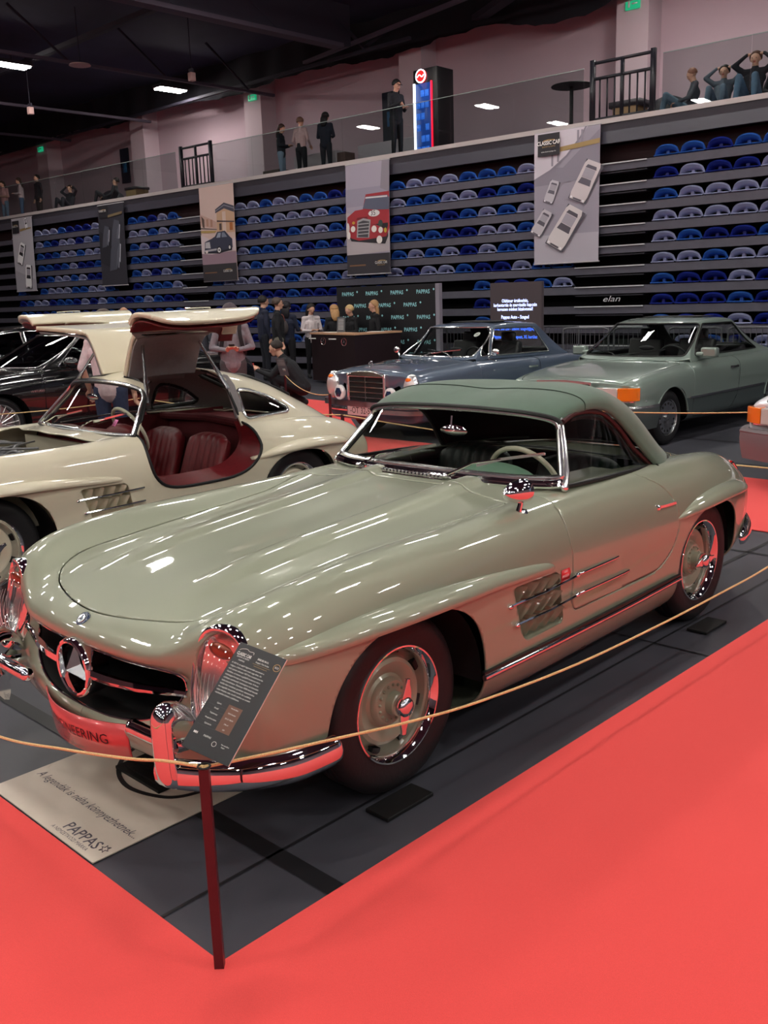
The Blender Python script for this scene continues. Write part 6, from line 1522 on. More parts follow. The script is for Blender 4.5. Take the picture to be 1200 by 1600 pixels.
# ------------------------------------------------------------------ 1980s big coupes: grey-green one, and the white one cropped by the frame edge
def eighties(name, loc, rz, label, paint, clad, bump, full=True):
    root = empty(name, loc, rz, label, 'car')
    sp = dict(front=.8, rear=-3.9, wb=2.845, R=.315, rr=.205, wheel='holes', handle_m=M_TRIMDARK, cladz=.505, trim=M_SEAL, tr=.010,
        st=[(.765,.765,.735,.715,.845,.24,.04),(.735,.785,.75,.73,.865,.22,.04),(.64,.812,.775,.745,.885,.2,.02),(.35,.855,.82,.78,.900,.18,0),(0,.885,.855,.81,.905,.18,0),(-.40,.915,.885,.84,.908,.18,0),(-1.0,.93,.90,.86,.91,.17,0),(-1.8,.935,.905,.865,.91,.17,0),(-2.4,.945,.91,.865,.908,.18,0),(-2.9,.95,.91,.86,.90,.19,0),(-3.4,.94,.90,.85,.885,.22,0),(-3.85,.915,.875,.83,.86,.26,.02),(-3.95,.89,.85,.80,.84,.28,.03)],
        bonnet=[(.735,.70),(.4,.76),(-.42,.77),(-.50,.3)],
        door=[(-.50,.93),(-.50,.27),(-1.45,.26),(-1.66,.42),(-1.72,.93)], handle=(-1.52,.795),
        gh=[(-.42,-.62,.92,.60,.935,.775,'base'),(-.74,-.88,1.15,.66,.93,.775,'mid'),(-1.05,-1.16,1.335,.605,.93,.775,'mid'),(-1.12,-1.22,1.36,.60,.925,.775,'top'),(-1.6,-1.6,1.402,.605,.925,.775,'top'),(-2.05,-2.02,1.385,.60,.925,.775,'top'),(-2.25,-2.18,1.345,.59,.925,.775,'top'),(-2.75,-2.62,1.12,.61,.93,.77,'mid'),(-3.12,-2.95,.94,.62,.93,.74,'base')],
        header=-1.19, rearhead=-2.24, screen=[(.70,.965),(.585,1.335),(-.585,1.335),(-.70,.965)], rscreen=[(.60,.99),(.52,1.29),(-.52,1.29),(-.60,.99)],
        side=[[(-.80,.965),(-1.25,1.325),(-2.02,1.318),(-2.50,.965)]], seat=mat('black_leather','1c1c1e',.45))
    saloon(root, sp, paint, clad)
    # front: dark grille, wide rectangular lamps with orange corners
    b = MB(); b.box((.845,0,.665),(.04,.70,.19)); g = b.build('radiator_grille', M_BLACK, root, bevel=.006)
    b = MB()
    for z in (.60,.64,.68,.72): b.box((.868,0,z),(.012,.66,.007))
    b.box((.87,0,.665),(.012,.012,.18)); b.build('grille_bar', M_STEEL, g)
    b = MB(); b.bar([(.86,.36,.565),(.86,.36,.755),(.86,0,.770),(.86,-.36,.755),(.86,-.36,.565)], [(-.014,-.02),(.014,-.02),(.014,.012),(-.014,.012)], up=(1,0,0)); b.build('grille_surround', M_CHROME2, g)
    for s in (1, -1):
        b = MB(); P = [(.860,.385*s),(.838,.68*s),(.74,.68*s),(.74,.385*s)]
        b.prism(P if s > 0 else P[::-1], .572, .712); hl = b.build('headlight', mat('lamp_glass','e0e0dc',.12,.35,.6, bump=(90,.25)), root, bevel=.006)
        P = [(.838,.685*s),(.806,.78*s),(.755,.855*s),(.705,.880*s),(.690,.883*s),(.690,.70*s)]
        b = MB().prism(P if s > 0 else P[::-1], .572, .712); b.build('indicator', mat('orange_corner','ee7a1c',.12,0,.6, bump=(60,.2)), hl, bevel=.006)
        b = MB(); b.bar([(.56,.888*s,.56),(.70,.85*s,.56),(.76,.78*s,.56),(.785,.66*s,.56),(.80,.38*s,.56)], [(-.008,-.006),(.008,-.006),(.008,.006),(-.008,.006)], up=(0,0,1)); b.build('lamp_strip', M_CHROME2, hl)
    bumper_bar(root, [(.40,.930,.42),(.62,.935,.42),(.80,.86,.42),(.89,.60,.42),(.925,.25,.42),(.93,0,.42)], [(-.06,-.16),(.012,-.15),(.030,-.04),(.034,.035),(.028,.075),(-.06,.075)] if 0 else [(.06,-.18),(.0,-.17),(-.026,-.05),(-.034,.02),(-.028,.075),(.06,.075)], bump)
    bumper_bar(root, [(.40,.936,.500),(.62,.941,.500),(.805,.866,.500),(.895,.60,.500),(.93,.25,.500),(.935,0,.500)], [(.05,-.022),(-.020,-.020),(-.028,0),(-.018,.020),(.05,.022)], M_CHROME2 if clad else bump, 'bumper_top')
    bumper_bar(root, [(-3.25,.930,.42),(-3.80,.93,.42),(-4.0,.84,.42),(-4.06,.5,.42),(-4.07,0,.42)], [(.06,-.16),(.0,-.15),(-.026,-.04),(-.034,.02),(-.028,.075),(.06,.075)], bump, 'rear_bumper')
    for s in (1, -1):
        for x0, x1 in ((-.42,-2.42),):
            b = MB(); b.bar([(x0,.908*s,.507),(-.6,.914*s,.507),(-1.5,.916*s,.507),(x1,.912*s,.507)], [(-.006,-.012),(.004,-.010),(.004,.010),(-.006,.012)] if s<0 else [(.006,-.012),(-.004,-.010),(-.004,.010),(.006,.012)], up=(0,0,1)); b.build('side_strip', M_SILVER, root)
        b = MB(); b.tube([(0 + .375*math.cos(a), .888*s + .01*s, .305 + .37*math.sin(a)) for a in np.linspace(.15, PI-.15, 20)], .012, 6); b.tube([(-2.845 + .375*math.cos(a), .888*s + .01*s, .305 + .37*math.sin(a)) for a in np.linspace(.15, PI-.15, 20)], .012, 6); b.build('arch_lip', paint, root)
        b = MB(); b.box((-.86,.905*s,1.005),(.10,.20,.115)); b.box((-.845,.80*s,.985),(.10,.10,.05)); b.build('door_mirror', paint, root, bevel=.02)
        wiper(root, (-.50,.05*s-.1,.94), (-.60,.22*s-.1,1.0), (-.57,.12*s-.1,.98), (-.68,.52*s-.1,1.04), M_TRIMDARK)
    b = MB(); b.box((-1.75,0,1.404),(.42,.80,.006)); b.build('sunroof', M_BLACK, root, bevel=.02)
    return root
M_SEAGREEN = mat('thistle_green_paint', '84938c', .35, .35, 1., .03)
eighties('luxury_coupe', (8.8537, 4.1853, 0), math.radians(179.3), 'metallic grey-green 1980s two-door with orange corner lamps and dark lower panels', M_SEAGREEN, mat('slate_cladding','4a5454',.45,.2,.3), mat('slate_bumper','454d4e',.5))
wcar = eighties('saloon_car', (7.75, .72, 0), math.radians(173), 'white car cut off by the right edge, orange corner lamp and grey bumper in view', mat('white_paint','e4e2ea',.35,0,1.,.03), None, mat('grey_bumper','706a6e',.5))

# ------------------------------------------------------------------ modern black saloons behind the gullwing
def modern(name, loc, rz, label):
    root = empty(name, loc, rz, label, 'car', None)
    M_BK = mat('black_paint', '08080b', .2, .1, 1., .02)
    sp = dict(front=.85, rear=-4.1, wb=3.06, R=.355, rr=.262, wheel='spokes', rim_m=mat('silver_spoke','c9c4c4',.25,.7), handle_m=M_CHROME2, trim=M_CHROME2, tr=.008, glass=M_DARKGLASS,
        st=[(.82,.70,.67,.64,.76,.22,.16),(.76,.76,.73,.70,.83,.2,.14),(.62,.84,.80,.76,.89,.18,.06),(.35,.92,.875,.83,.92,.17,0),(0,.965,.92,.865,.935,.16,0),(-.45,.995,.955,.90,.94,.16,0),(-1.0,1.0,.965,.92,.945,.16,0),(-1.9,1.0,.975,.935,.95,.16,0),(-2.6,1.01,.98,.94,.955,.17,0),(-3.1,1.03,.99,.94,.95,.18,0),(-3.6,1.04,.99,.92,.92,.22,0),(-4.0,1.02,.96,.88,.87,.26,.06),(-4.08,.98,.92,.84,.84,.3,.08)],
        bonnet=[(.55,.62),(.3,.74),(-.42,.78),(-.50,.3)],
        door=[(-.62,.96),(-.60,.26),(-1.50,.25),(-1.62,.50),(-1.62,.97)], handle=(-1.45,.86),
        gh=[(-.40,-.66,.99,.60,1.0,.80,'base'),(-.85,-1.02,1.22,.66,.99,.80,'mid'),(-1.28,-1.36,1.415,.58,.99,.80,'mid'),(-1.40,-1.45,1.44,.58,.98,.80,'top'),(-1.9,-1.9,1.48,.585,.98,.80,'top'),(-2.5,-2.5,1.46,.58,.99,.80,'top'),(-2.8,-2.75,1.41,.56,.99,.80,'top'),(-3.25,-3.1,1.22,.58,1.0,.79,'mid'),(-3.6,-3.4,1.03,.58,1.01,.76,'base')],
        header=-1.40, rearhead=-2.80, screen=[(.72,1.02),(.55,1.40),(-.55,1.40),(-.72,1.02)], rscreen=[(.60,1.07),(.48,1.36),(-.48,1.36),(-.60,1.07)],
        side=[[(-.92,1.015),(-1.38,1.365),(-1.72,1.395),(-1.72,1.01)],[(-1.78,1.01),(-1.78,1.397),(-2.45,1.38),(-2.95,1.12),(-3.0,1.04)]])
    saloon(root, sp, M_BK)
    for s in (1, -1):
        b = MB(); b.ball((-.98,1.02*s,1.07),(.10,.12,.075),18); b.box((-.95,.90*s,1.01),(.05,.14,.03)); b.build('door_mirror', M_BK, root)
        b = MB(); b.ball((.66,.66*s,.72),(.20,.16,.06),16); b.build('headlight', mat('lamp_glass','e0e0dc',.12,.35,.6), root)
        t = text('fender_badge', 'V8 BITURBO', .035, M_CHROME2, root, (-.52,.945*s,.74), (PI/2,0,PI if s > 0 else 0))
        b = MB(); b.bar([(-.62,.947*s,.34),(-2.6,.962*s,.32)], [(-.01,-.02),(.01,-.02),(.01,.02),(-.01,.02)], up=(0,0,1)); b.build('sill_blade', M_BLACK, root)
    b = MB(); b.box((.80,0,.58),(.05,.70,.24)); g = b.build('radiator_grille', M_BLACK, root, bevel=.01)
    b = MB(); [b.box((.83,0,z),(.02,.66,.02)) for z in (.52,.60,.68)]; b.build('grille_bar', M_CHROME2, g)
    return root
modern('executive_saloon', (3.88, 10.68, 0), math.radians(181), 'glossy black modern saloon with thin spoked alloys directly behind the cream coupe')
modern('executive_saloon', (4.7, 14.9, 0), math.radians(178), 'black modern saloon at the left edge, mostly hidden by the nearer black one')
# ================================================================== rope barrier with placards
M_POST = mat('post_oxblood', '4c1820', .4, coat=.2); M_ROPE = mat('gold_cord', 'ecc48a', .55, noise=(300, .25, (1, 1, 1)), bump=(500, .4)); M_CARD = mat('card_black', '1e1e22', .4); M_CARDEDGE = mat('card_edge', 'c9a9a0', .5)
def post(x, y, h, lab, rz=PI/4, w=.026):
    o = empty('barrier_post', (x, y, 0), rz, lab, 'post')
    b = MB(); b.box((0, 0, h/2), (w, w, h)); b.build('post_shaft', M_POST, o, 0, bevel=.001, smooth=False)
    b = MB(); b.tube([(.016*math.cos(a), .016*math.sin(a), h + .004) for a in np.linspace(0, 2*PI, 16)[:-1]], .003, 5, closed=True); b.build('rope_eye', M_BLACK, o)
    return o
post(-.012, -.012, .595, 'dark red square post at the corner of the display floor, carrying the big placard')
def rope(P, lab, r=.0048):
    b = MB(); b.tube(crv(P, 12), r, 8); o = b.build('barrier_rope', M_ROPE, None); tag(o, lab, 'rope'); return o
def sag(P, Q, s, n=8):
    return [tuple(P[i] + (Q[i] - P[i]) * t - (s * 4 * t * (1 - t) if i == 2 else 0) for i in range(3)) for t in [k / n for k in range(n + 1)]]
rope([(-.012,-.012,.597),(.20,-.012,.552),(.45,-.012,.503),(.77,-.012,.442),(1.13,-.012,.389),(1.74,-.012,.337),(2.4,-.014,.318),(3.0,-.014,.314),(3.57,-.016,.322),(4.6,-.02,.39),(5.8,-.02,.60)], 'golden cord from the corner post along the left side of the roadster')
rope([(-.012,-.012,.597),(-.013,.18,.550),(-.013,.375,.492),(-.013,.773,.392),(-.014,1.265,.282),(-.015,2.0,.20),(-.015,2.9,.24),(-.015,4.4,.60)], 'golden cord from the corner post passing in front of the roadster number plate')
post(5.8, -.02, .60, 'dark red post at the far end of the right-hand cord, out of frame')
post(-.015, 4.4, .60, 'dark red post at the left end of the front cord, out of frame')
# big placard: plane leaning back, facing the visitor
pc = empty('info_placard', (0, 0, 0), 0, 'large tilted black information card for the roadster on the corner post', 'placard')
W_, H_ = .152, .318
rgt = Vector((.287, -.9368, -.1999)).normalized(); upv = Vector((.7364, .0823, .6715)); upv = (upv - rgt * upv.dot(rgt)).normalized(); nrm = rgt.cross(upv)
O = Vector((-.0006, -.0013, .6197)) + upv * .01
pc.matrix_world = Matrix(((rgt.x, upv.x, nrm.x, O.x), (rgt.y, upv.y, nrm.y, O.y), (rgt.z, upv.z, nrm.z, O.z), (0, 0, 0, 1)))
b = MB(); b.box((0, H_/2 - .01, 0), (W_, H_, .003)); cb = b.build('card', [M_CARD], pc, 0, smooth=False)
b = MB(); b.box((W_/2 + .0008, H_/2 - .01, 0), (.0016, H_, .0034)); b.build('card_edge', M_CARDEDGE, pc, 0, smooth=False)
M_CT_W = mat('card_white', 'e8e6e2', .5); M_GOLD = mat('card_gold', 'b4935c', .5); M_BRN = mat('card_brown', '6f4c3c', .5)
def ct_(s, x, y, size, m_=M_CT_W, al='CENTER', **kw): return text('card_text', s, size, m_, cb, (x, y * 1.05 - .01, .0019), (0, 0, 0), al, **kw)
def cr_(x0, y0, x1, y1, m_, z=.0017, nm='card_block'): b = MB(); b.box(((x0+x1)/2, (y0+y1)/2*1.05 - .01, z), (abs(x1-x0), abs(y1-y0)*1.05, .0002)); return b.build(nm, m_, cb, 0, smooth=False)
ct_('CLASSIC CAR', -.045, .273, .0130, sx=.60, bold=.0003); ct_('SHOW & EXPO', -.044, .2645, .006); ct_('PAPPAS', -.044, .256, .006)
b = MB(); b.tube(crv([(-.066,.286,.0019),(-.060,.291,.0019),(-.045,.295,.0019),(-.036,.291,.0019),(-.022,.292,.0019),(-.020,.286,.0019)], 4), .0006, 4); b.build('card_emblem', M_CT_W, cb)
ct_('2025.05.10-11.', .016, .276, .0072, bold=.0002, sx=.85); ct_('Szeged, Pick Aréna', .018, .267, .0066, sx=.85); cr_(-.010, .2605, .046, .2610, M_GOLD); ct_('www.classiccarexpo.hu', .018, .2555, .0045, M_GOLD)
b = MB(); b.tube([(.062+.0100*math.cos(a), .2756+.0100*math.sin(a), .0019) for a in np.linspace(0,2*PI,33)[:-1]], .0008, 4, closed=True); b.build('number_ring', M_GOLD, cb); ct_('B23', .062, .272, .0080)
para = ['A 300 SL az egyik legismertebb sportautó a', 'világon, a háború utáni évek nagy álma. Az', 'első nyitott változat 1957-ben mutatkozott be', 'Genfben, és hamar a gyűjtők kedvence lett a', 'különleges formája és motorja miatt. A kocsi', 'csővázas szerkezetű, hathengeres és közvetlen', 'befecskendezéses. Összesen 1858 darab készült', 'belőle kézi munkával, gondosan összeszerelve', 'és a legtöbb Amerikába került. Ez a példány', 'teljes felújítás után, korhű színben és eredeti', 'részletekkel látható a kiállításon.']
for i, l in enumerate(para): ct_(l, -.068, .245 - i * .0088, .0064, al='LEFT', sx=.94)
rows = [('Gyártó:', 'Mercedes-Benz'), ('Modell:', '300 SL Roadster'), ('Teljesítmény:', '215 LE / 158 kW'), ('Hengerűrtartalom:', '2996 cm³'), ('Gyártási év:', '1957')]
cr_(-.010, .068, .034, .140, M_BRN)
for i, (p_, q_) in enumerate(rows):
    y = .133 - i * .0145; ct_(p_, -.038, y + .01 - .01, .0060, sx=.8); ct_(q_, .012, y, .0052, sx=.72); cr_(-.066, y - .0078, -.010, y - .0081, mat('card_line','4c4c50',.5))
ct_('MH', -.058, .045, .0085, bold=.0004); ct_('PAPPAS', -.020, .045, .0080, sx=.9)
b = MB(); b.tube([(.008+.0065*math.cos(a), .0268+.0065*math.sin(a), .0019) for a in np.linspace(0,2*PI,25)[:-1]], .0006, 4, closed=True); b.build('maker_ring', M_CT_W, cb)
ct_('Mercedes-Benz', .040, .041, .0050, sx=.8); ct_('Szeged', .036, .035, .0050, sx=.8)
# small placard by the farther cars
def small_card(x, y, z, rz, lab):
    o = empty('info_placard', (x, y, z), rz, lab, 'placard'); b = MB(); b.box((0,0,.15),(.004,.16,.32)); c = b.build('card', mat('card_grey','6c6e73',.25), o, 0, smooth=False); c.rotation_euler = (0, .45, 0); b = MB(); [b.box((.003,0,.28-.014*k),(.001,.13,.005)) for k in range(8)]; b.box((.003,.02,.10),(.001,.05,.05)); b.build('card_text', mat('card_pale','a9a8a8',.5), c, 0)
    b = MB(); [b.box((-.003,0,.28-.014*k),(.001,.13,.005)) for k in range(8)]; b.box((-.003,.02,.10),(.001,.05,.05)); b.build('card_text', mat('card_pale','a9a8a8',.5), c, 0)
# farther cords and posts
for (P, Q, s, lab) in (((5.45,-2.2,.60),(5.45,5.2,.60),.12,'golden cord crossing behind the tail of the roadster'),((7.6,1.75,.60),(7.1,5.2,.60),.06,'golden cord in front of the grey-green coupe'),
                       ((6.85,6.9,.60),(8.70,9.95,.60),.10,'golden cord running from the crouching man towards the blue car'),((5.45,5.2,.60),(5.5,9.1,.58),.05,'golden cord in front of the black saloon, seen through the cream coupe windows'),((3.0,9.2,.60),(5.5,9.1,.58),.04,'golden cord in front of the wheel of the black saloon')):
    rope(sag(P, Q, s), lab, .006)
for (x, y, lab) in ((5.45,5.2,'dark red post between the cream coupe and the blue car'),(6.85,6.9,'dark red post at the front corner of the blue car'),(8.70,9.95,'dark red post beside the crouching man'),(5.5,9.1,'dark red post behind the cream coupe by the black saloon')): post(x, y, .60, lab, 0)
small_card(8.68, 9.93, .60, math.radians(200), 'small grey placard on the post beside the crouching man')
# ================================================================== visitors and staff
SKIN = mat('skin', 'd6a58e', .55); SKINR = mat('skin_warm', 'd08a78', .5)
def clothes(h): return mat('cloth_' + h, h, .85, noise=(25, .10), bump=(60, .25))
def build_person(name, joints, cols, hair, lab, loc, rz, scale=1., vox=.016, hairlen='short', cat='person', extra=None):
    """joints: dict of local points; body = tapered limbs fused into one continuous skin"""
    J = {k: np.array(v, float) for k, v in joints.items()}
    S = []   # (a, b, ra, rb, material index, flatten)
    mats = [SKIN, clothes(cols['top']), clothes(cols['legs']), mat('shoe_' + cols.get('shoe', '1c1c20'), cols.get('shoe', '1c1c20'), .5), mat('lips', 'a4574e', .5)]
    sk, tp, lg, sh, lp = range(5)
    L = lambda a, b, ra, rb, m, fl=1.: S.append((np.array(a, float), np.array(b, float), ra, rb, m, fl))
    pel, che, nk, hd = J['pelvis'], J['chest'], J['neck'], J['head']
    bulk = cols.get('bulk', 1.)
    L(pel + [0,0,-.03], pel + (che - pel) * .45, .128 * bulk, .118 * bulk, lg if cols.get('low') else tp); L(pel + (che - pel) * .3, che, .120 * bulk, .125 * bulk, tp)
    lat = np.array([0, 1., 0])
    for q in (1, -1): L(pel + (che - pel) * .1 + lat * q * .045, che + lat * q * .062, .108 * bulk, .112 * bulk, tp if not cols.get('low') else tp)
    L(pel + [0, .07, -.04], pel + [0, -.07, -.04], .105, .105, lg)
    shl = {s: J['sho' + s] for s in 'LR'}
    L(shl['L'], shl['R'], .058 * bulk, .058 * bulk, tp); L(che, nk, .115 * bulk, .060, tp); L(che + (shl['L'] - che) * .6 + [0,0,-.06], che + (shl['R'] - che) * .6 + [0,0,-.07], .090 * bulk, .090 * bulk, tp)
    L(nk, hd + (nk - hd) * .35, .056, .052, sk)
    f = J.get('look', np.array([1., 0, 0])); f = f / np.linalg.norm(f); up = hd - nk; up = up / np.linalg.norm(up); up = up - f * up.dot(f); up /= np.linalg.norm(up); sd = np.cross(up, f)
    if 'nod' in J: 
        pass
    L(hd + up * .035 - f * .012, hd + up * .025 + f * .022, .083, .078, sk); L(hd - up * .02 + f * .03, hd - up * .062 + f * .048, .058, .036, sk)
    L(hd + f * .086 + up * .012, hd + f * .102 - up * .014, .010, .015, sk)   # nose
    L(hd + f * .080 - up * .046 + sd * .018, hd + f * .080 - up * .046 - sd * .018, .009, .009, lp)
    for q in (1, -1): L(hd + sd * q * .078 + up * .018, hd + sd * q * .082 - up * .018, .016, .012, sk)
    for s in 'LR':
        a, e, w = shl[s], J['elb' + s], J['wri' + s]; sl = cols.get('sleeve', 1)
        L(a, e, .052 * bulk, .044 * bulk, tp); L(e, w, .042 * (bulk if sl else 1), .029, tp if sl else sk)
        d = J.get('hand' + s, w + (w - e) / np.linalg.norm(w - e) * .1) - w; d = d / np.linalg.norm(d)
        pn = np.cross(d, [0, 0, 1.]) if abs(d[2]) < .9 else np.cross(d, [0, 1., 0]); pn /= np.linalg.norm(pn); qn = np.cross(pn, d)
        L(w, w + d * .045, .027, .030, sk); L(w + d * .035 + pn * .018, w + d * .085 + pn * .022, .018, .016, sk); L(w + d * .035 - pn * .018, w + d * .085 - pn * .022, .018, .016, sk)
        for i, (o_, ln) in enumerate(((-.031, .062), (-.011, .074), (.010, .070), (.030, .054))):
            p0 = w + d * .088 + pn * o_; p1 = p0 + d * ln * .55 + qn * -.010; p2 = p1 + d * ln * .35 + qn * -.026; L(p0, p1, .0098, .009, sk); L(p1, p2, .009, .008, sk)
        p0 = w + d * .030 - pn * .030; p1 = p0 + d * .035 - pn * .030 - qn * .01; L(p0, p1, .013, .011, sk); L(p1, p1 + d * .032 - pn * .004, .011, .009, sk)
        h, k, an, to = J['hip' + s], J['kne' + s], J['ank' + s], J['toe' + s]
        L(h, k, .092 * bulk ** .5, .062, lg); L(k, an + (k - an) * .12, .060, .044, lg); L(k + (an - k) * .25, an + (k - an) * .4, .060, .050, lg)
        L(an + [0, 0, -.015], to, .040, .032, sh); L(an + [0, 0, -.03], an * .8 + to * .2 + [0, 0, -.035], .040, .038, sh)
    V = []; F = []; n = 10
    for (a, b_, ra, rb, m, fl) in S:
        ax = b_ - a; ln = np.linalg.norm(ax); ax = ax / ln if ln > 1e-6 else np.array([0, 0, 1.])
        u = np.cross(ax, [0, 0, 1.]) if abs(ax[2]) < .9 else np.cross(ax, [1., 0, 0]); u /= np.linalg.norm(u); v = np.cross(ax, u); base = len(V)
        prof = [(math.cos(t) * ra, -math.sin(t) * ra) for t in (1.45, .95, .45)] + [(ra, 0)] + [(rb, ln)] + [(math.cos(t) * rb, ln + math.sin(t) * rb) for t in (.45, .95, 1.45)]
        for (r_, h_) in prof:
            for j in range(n): t = 2 * PI * j / n; V.append(a + ax * h_ + (u * math.cos(t) + v * math.sin(t)) * r_)
        k = len(prof)
        for i in range(k - 1):
            for j in range(n): F.append((base + i*n+j, base + i*n+(j+1)%n, base + (i+1)*n+(j+1)%n, base + (i+1)*n+j))
        F.append(tuple(base + j for j in reversed(range(n)))); F.append(tuple(base + (k-1)*n + j for j in range(n)))
    me = bpy.data.meshes.new('tmp'); me.from_pydata([tuple(p) for p in V], [], F); me.update()
    t = bpy.data.objects.new('tmp', me); COL.objects.link(t); md = t.modifiers.new('r', 'REMESH'); md.mode = 'VOXEL'; md.voxel_size = vox * .72; md.use_smooth_shade = True
    m2 = t.modifiers.new('s', 'SMOOTH'); m2.factor = .5; m2.iterations = 2
    dg = bpy.context.evaluated_depsgraph_get(); body = bpy.data.meshes.new_from_object(t.evaluated_get(dg)); bpy.data.objects.remove(t)
    nf = len(body.polygons); cen = np.zeros(nf * 3); body.polygons.foreach_get('center', cen); cen = cen.reshape(-1, 3)
    best = np.full(nf, 1e9); mi = np.zeros(nf, int)
    for (a, b_, ra, rb, m, fl) in S:
        ax = b_ - a; tt = np.clip(((cen - a) @ ax) / max(ax @ ax, 1e-9), 0, 1); d = np.linalg.norm(cen - a - tt[:, None] * ax, axis=1) - (ra + (rb - ra) * tt)
        up_ = d < best - (0 if m != sk else -.0); mi[up_] = m; best[up_] = d[up_]
    body.materials.clear()
    for m_ in mats: body.materials.append(m_)
    body.polygons.foreach_set('material_index', mi.astype('i')); body.polygons.foreach_set('use_smooth', [True] * nf); body.name = name
    o = bpy.data.objects.new('person', body); COL.objects.link(o); o.location = loc; o.rotation_euler = (0, 0, rz); o.scale = (scale,) * 3; tag(o, lab, cat)
    # hair: cap (and fall) over the skull
    if hair:
        hm = mat('hair_' + hair, hair, .6, noise=(60, .2, (1, 1, .15))); b = MB(); q = MB()
        c = hd + up * .042 - f * .018; n2 = 18; VV = []; FF = []
        for i in range(11):
            th = PI * .62 * i / 10
            for j in range(n2):
                ph = 2 * PI * j / n2; cf = math.cos(ph); lim = th
                if cf > .2: lim = th * (1 - .66 * (cf - .2))
                dv = up * math.cos(lim) + (f * cf + sd * math.sin(ph)) * math.sin(lim)
                rr = .099 if hairlen != 'buzz' else .090
                VV.append(c + dv * rr * (1.02 if cf < 0 else .97))
        FF = [(i*n2+j, i*n2+(j+1)%n2, (i+1)*n2+(j+1)%n2, (i+1)*n2+j) for i in range(10) for j in range(n2)]
        b.add(VV, FF); ho = b.build('hair', hm, o, 0); solid(ho, .016, 0)
        if hairlen == 'long':
            q = MB(); P = [hd - f * .055 + up * .03, hd - f * .075 - up * .06, hd - f * .080 - up * .17, hd - f * .072 - up * .27]
            V2, F2 = sweep([tuple(p) for p in P], [(.098*math.cos(a), .045*math.sin(a)) for a in np.linspace(0, 2*PI, 15)[:-1]], [1., 1.12, 1.0, .55], up=tuple(f)); q.add(V2, F2); q.build('hair_fall', hm, ho, 0)
        if hairlen == 'cap':
            q = MB(); V2 = [tuple(hd + up * .055 + f * .07 + sd * .07), tuple(hd + up * .05 + f * .15 + sd * .04), tuple(hd + up * .05 + f * .15 - sd * .04), tuple(hd + up * .055 + f * .07 - sd * .07)]; q.add(V2, [(0,1,2,3)]); pk = q.build('cap_peak', hm, ho, 0, smooth=False); solid(pk, .008, 0)
    b = MB()
    for q_ in (1, -1): b.ball(tuple(hd + f * .086 + sd * q_ * .031 + up * .014), .0085, 8)
    b.build('eye', mat('eye_dark', '241c1a', .3), o)
    return o, J, (f, up, sd)
def pose(**kw):
    J = dict(pelvis=(0,0,.95), chest=(0,0,1.27), neck=(.0,0,1.47), head=(.025,0,1.60), shoL=(0,.175,1.40), shoR=(0,-.175,1.40), elbL=(-.02,.235,1.13), elbR=(-.02,-.235,1.13), wriL=(.05,.235,.88), wriR=(.05,-.235,.88),
             hipL=(0,.09,.91), hipR=(0,-.09,.91), kneL=(.02,.10,.49), kneR=(.02,-.10,.49), ankL=(0,.11,.085), ankR=(0,-.11,.085), toeL=(.16,.13,.035), toeR=(.16,-.13,.035)); J.update(kw); return J
HOLD = dict(elbL=(.02,.24,1.12), elbR=(.02,-.24,1.12), wriL=(.24,.09,1.12), wriR=(.24,-.09,1.12), handL=(.30,.04,1.14), handR=(.30,-.04,1.14), head=(.045,0,1.595), look=(.93,0,-.32))
SIT = dict(pelvis=(0,0,.42), chest=(-.10,0,.72), neck=(-.14,0,.92), head=(-.13,0,1.05), shoL=(-.12,.175,.86), shoR=(-.12,-.175,.86), hipL=(.02,.10,.40), hipR=(.02,-.10,.40), kneL=(.42,.14,.48), kneR=(.42,-.12,.48), ankL=(.50,.15,.085), ankR=(.52,-.14,.085), toeL=(.66,.17,.035), toeR=(.68,-.16,.035), elbL=(-.02,.26,.62), elbR=(-.02,-.26,.62), wriL=(.20,.16,.56), wriR=(.20,-.16,.56))
_lo = lambda d, k: {a: ((v[0], v[1], v[2] - k) if a in ('pelvis','chest','neck','head','shoL','shoR','hipL','hipR','elbL','elbR','wriL','wriR','handL','handR') else v) for a, v in d.items()}
SITUP = dict(SIT, elbL=(-.06,.33,.98), elbR=(-.06,-.33,.98), wriL=(-.13,.14,1.14), wriR=(-.13,-.14,1.14), handL=(-.16,.04,1.14), handR=(-.16,-.04,1.14))
SIT = _lo(SIT, .22); SITUP = _lo(SITUP, .22)
def P_(joints, cols, hair, lab, d, a, z, facing, **kw):
    x, y, zz = HW(d, a, z) if z > 1 else (d, a, 0)
    return build_person('person', pose(**joints), cols, hair, lab, (x, y, zz), facing, **kw)
TOCAM = math.radians(225)
# balcony, left to right in the photo
P_(dict(HOLD), dict(top='d9a0a0', legs='6d86a0', sleeve=0), '3a2a24', 'leftmost person on the balcony, girl in a pink top and light jeans', 17.6, 33.85, 4.9, math.radians(200), scale=.93, vox=.022, hairlen='long')
P_(dict(HOLD), dict(top='d8c0c4', legs='4a6484'), '3a2a24', 'second person from the left on the balcony, pale pink jumper and blue jeans', 17.6, 32.6, 4.9, math.radians(150), scale=.93, vox=.022, hairlen='long')
P_({}, dict(top='26262c', legs='3a3230'), '1c1614', 'person in black standing by the white notice pillar on the left of the balcony', 18.2, 32.4, 4.9, math.radians(180), vox=.022, hairlen='short')
P_(dict(SITUP), dict(top='26262e', legs='26262e'), '2a1c16', 'seated balcony visitor in dark clothes, hands to the head, left of the slouching one', 17.2, 28.75, 4.9, math.radians(200), vox=.022)
P_(dict(SIT, chest=(-.16,0,.48), head=(-.2,0,.80), neck=(-.2,0,.67)), dict(top='2a2a30', legs='2a2a30'), '1a1412', 'slouching balcony visitor in dark clothes with bent knees beside the tan cabinet', 17.2, 26.2, 4.9, math.radians(150), vox=.022, hairlen='cap')
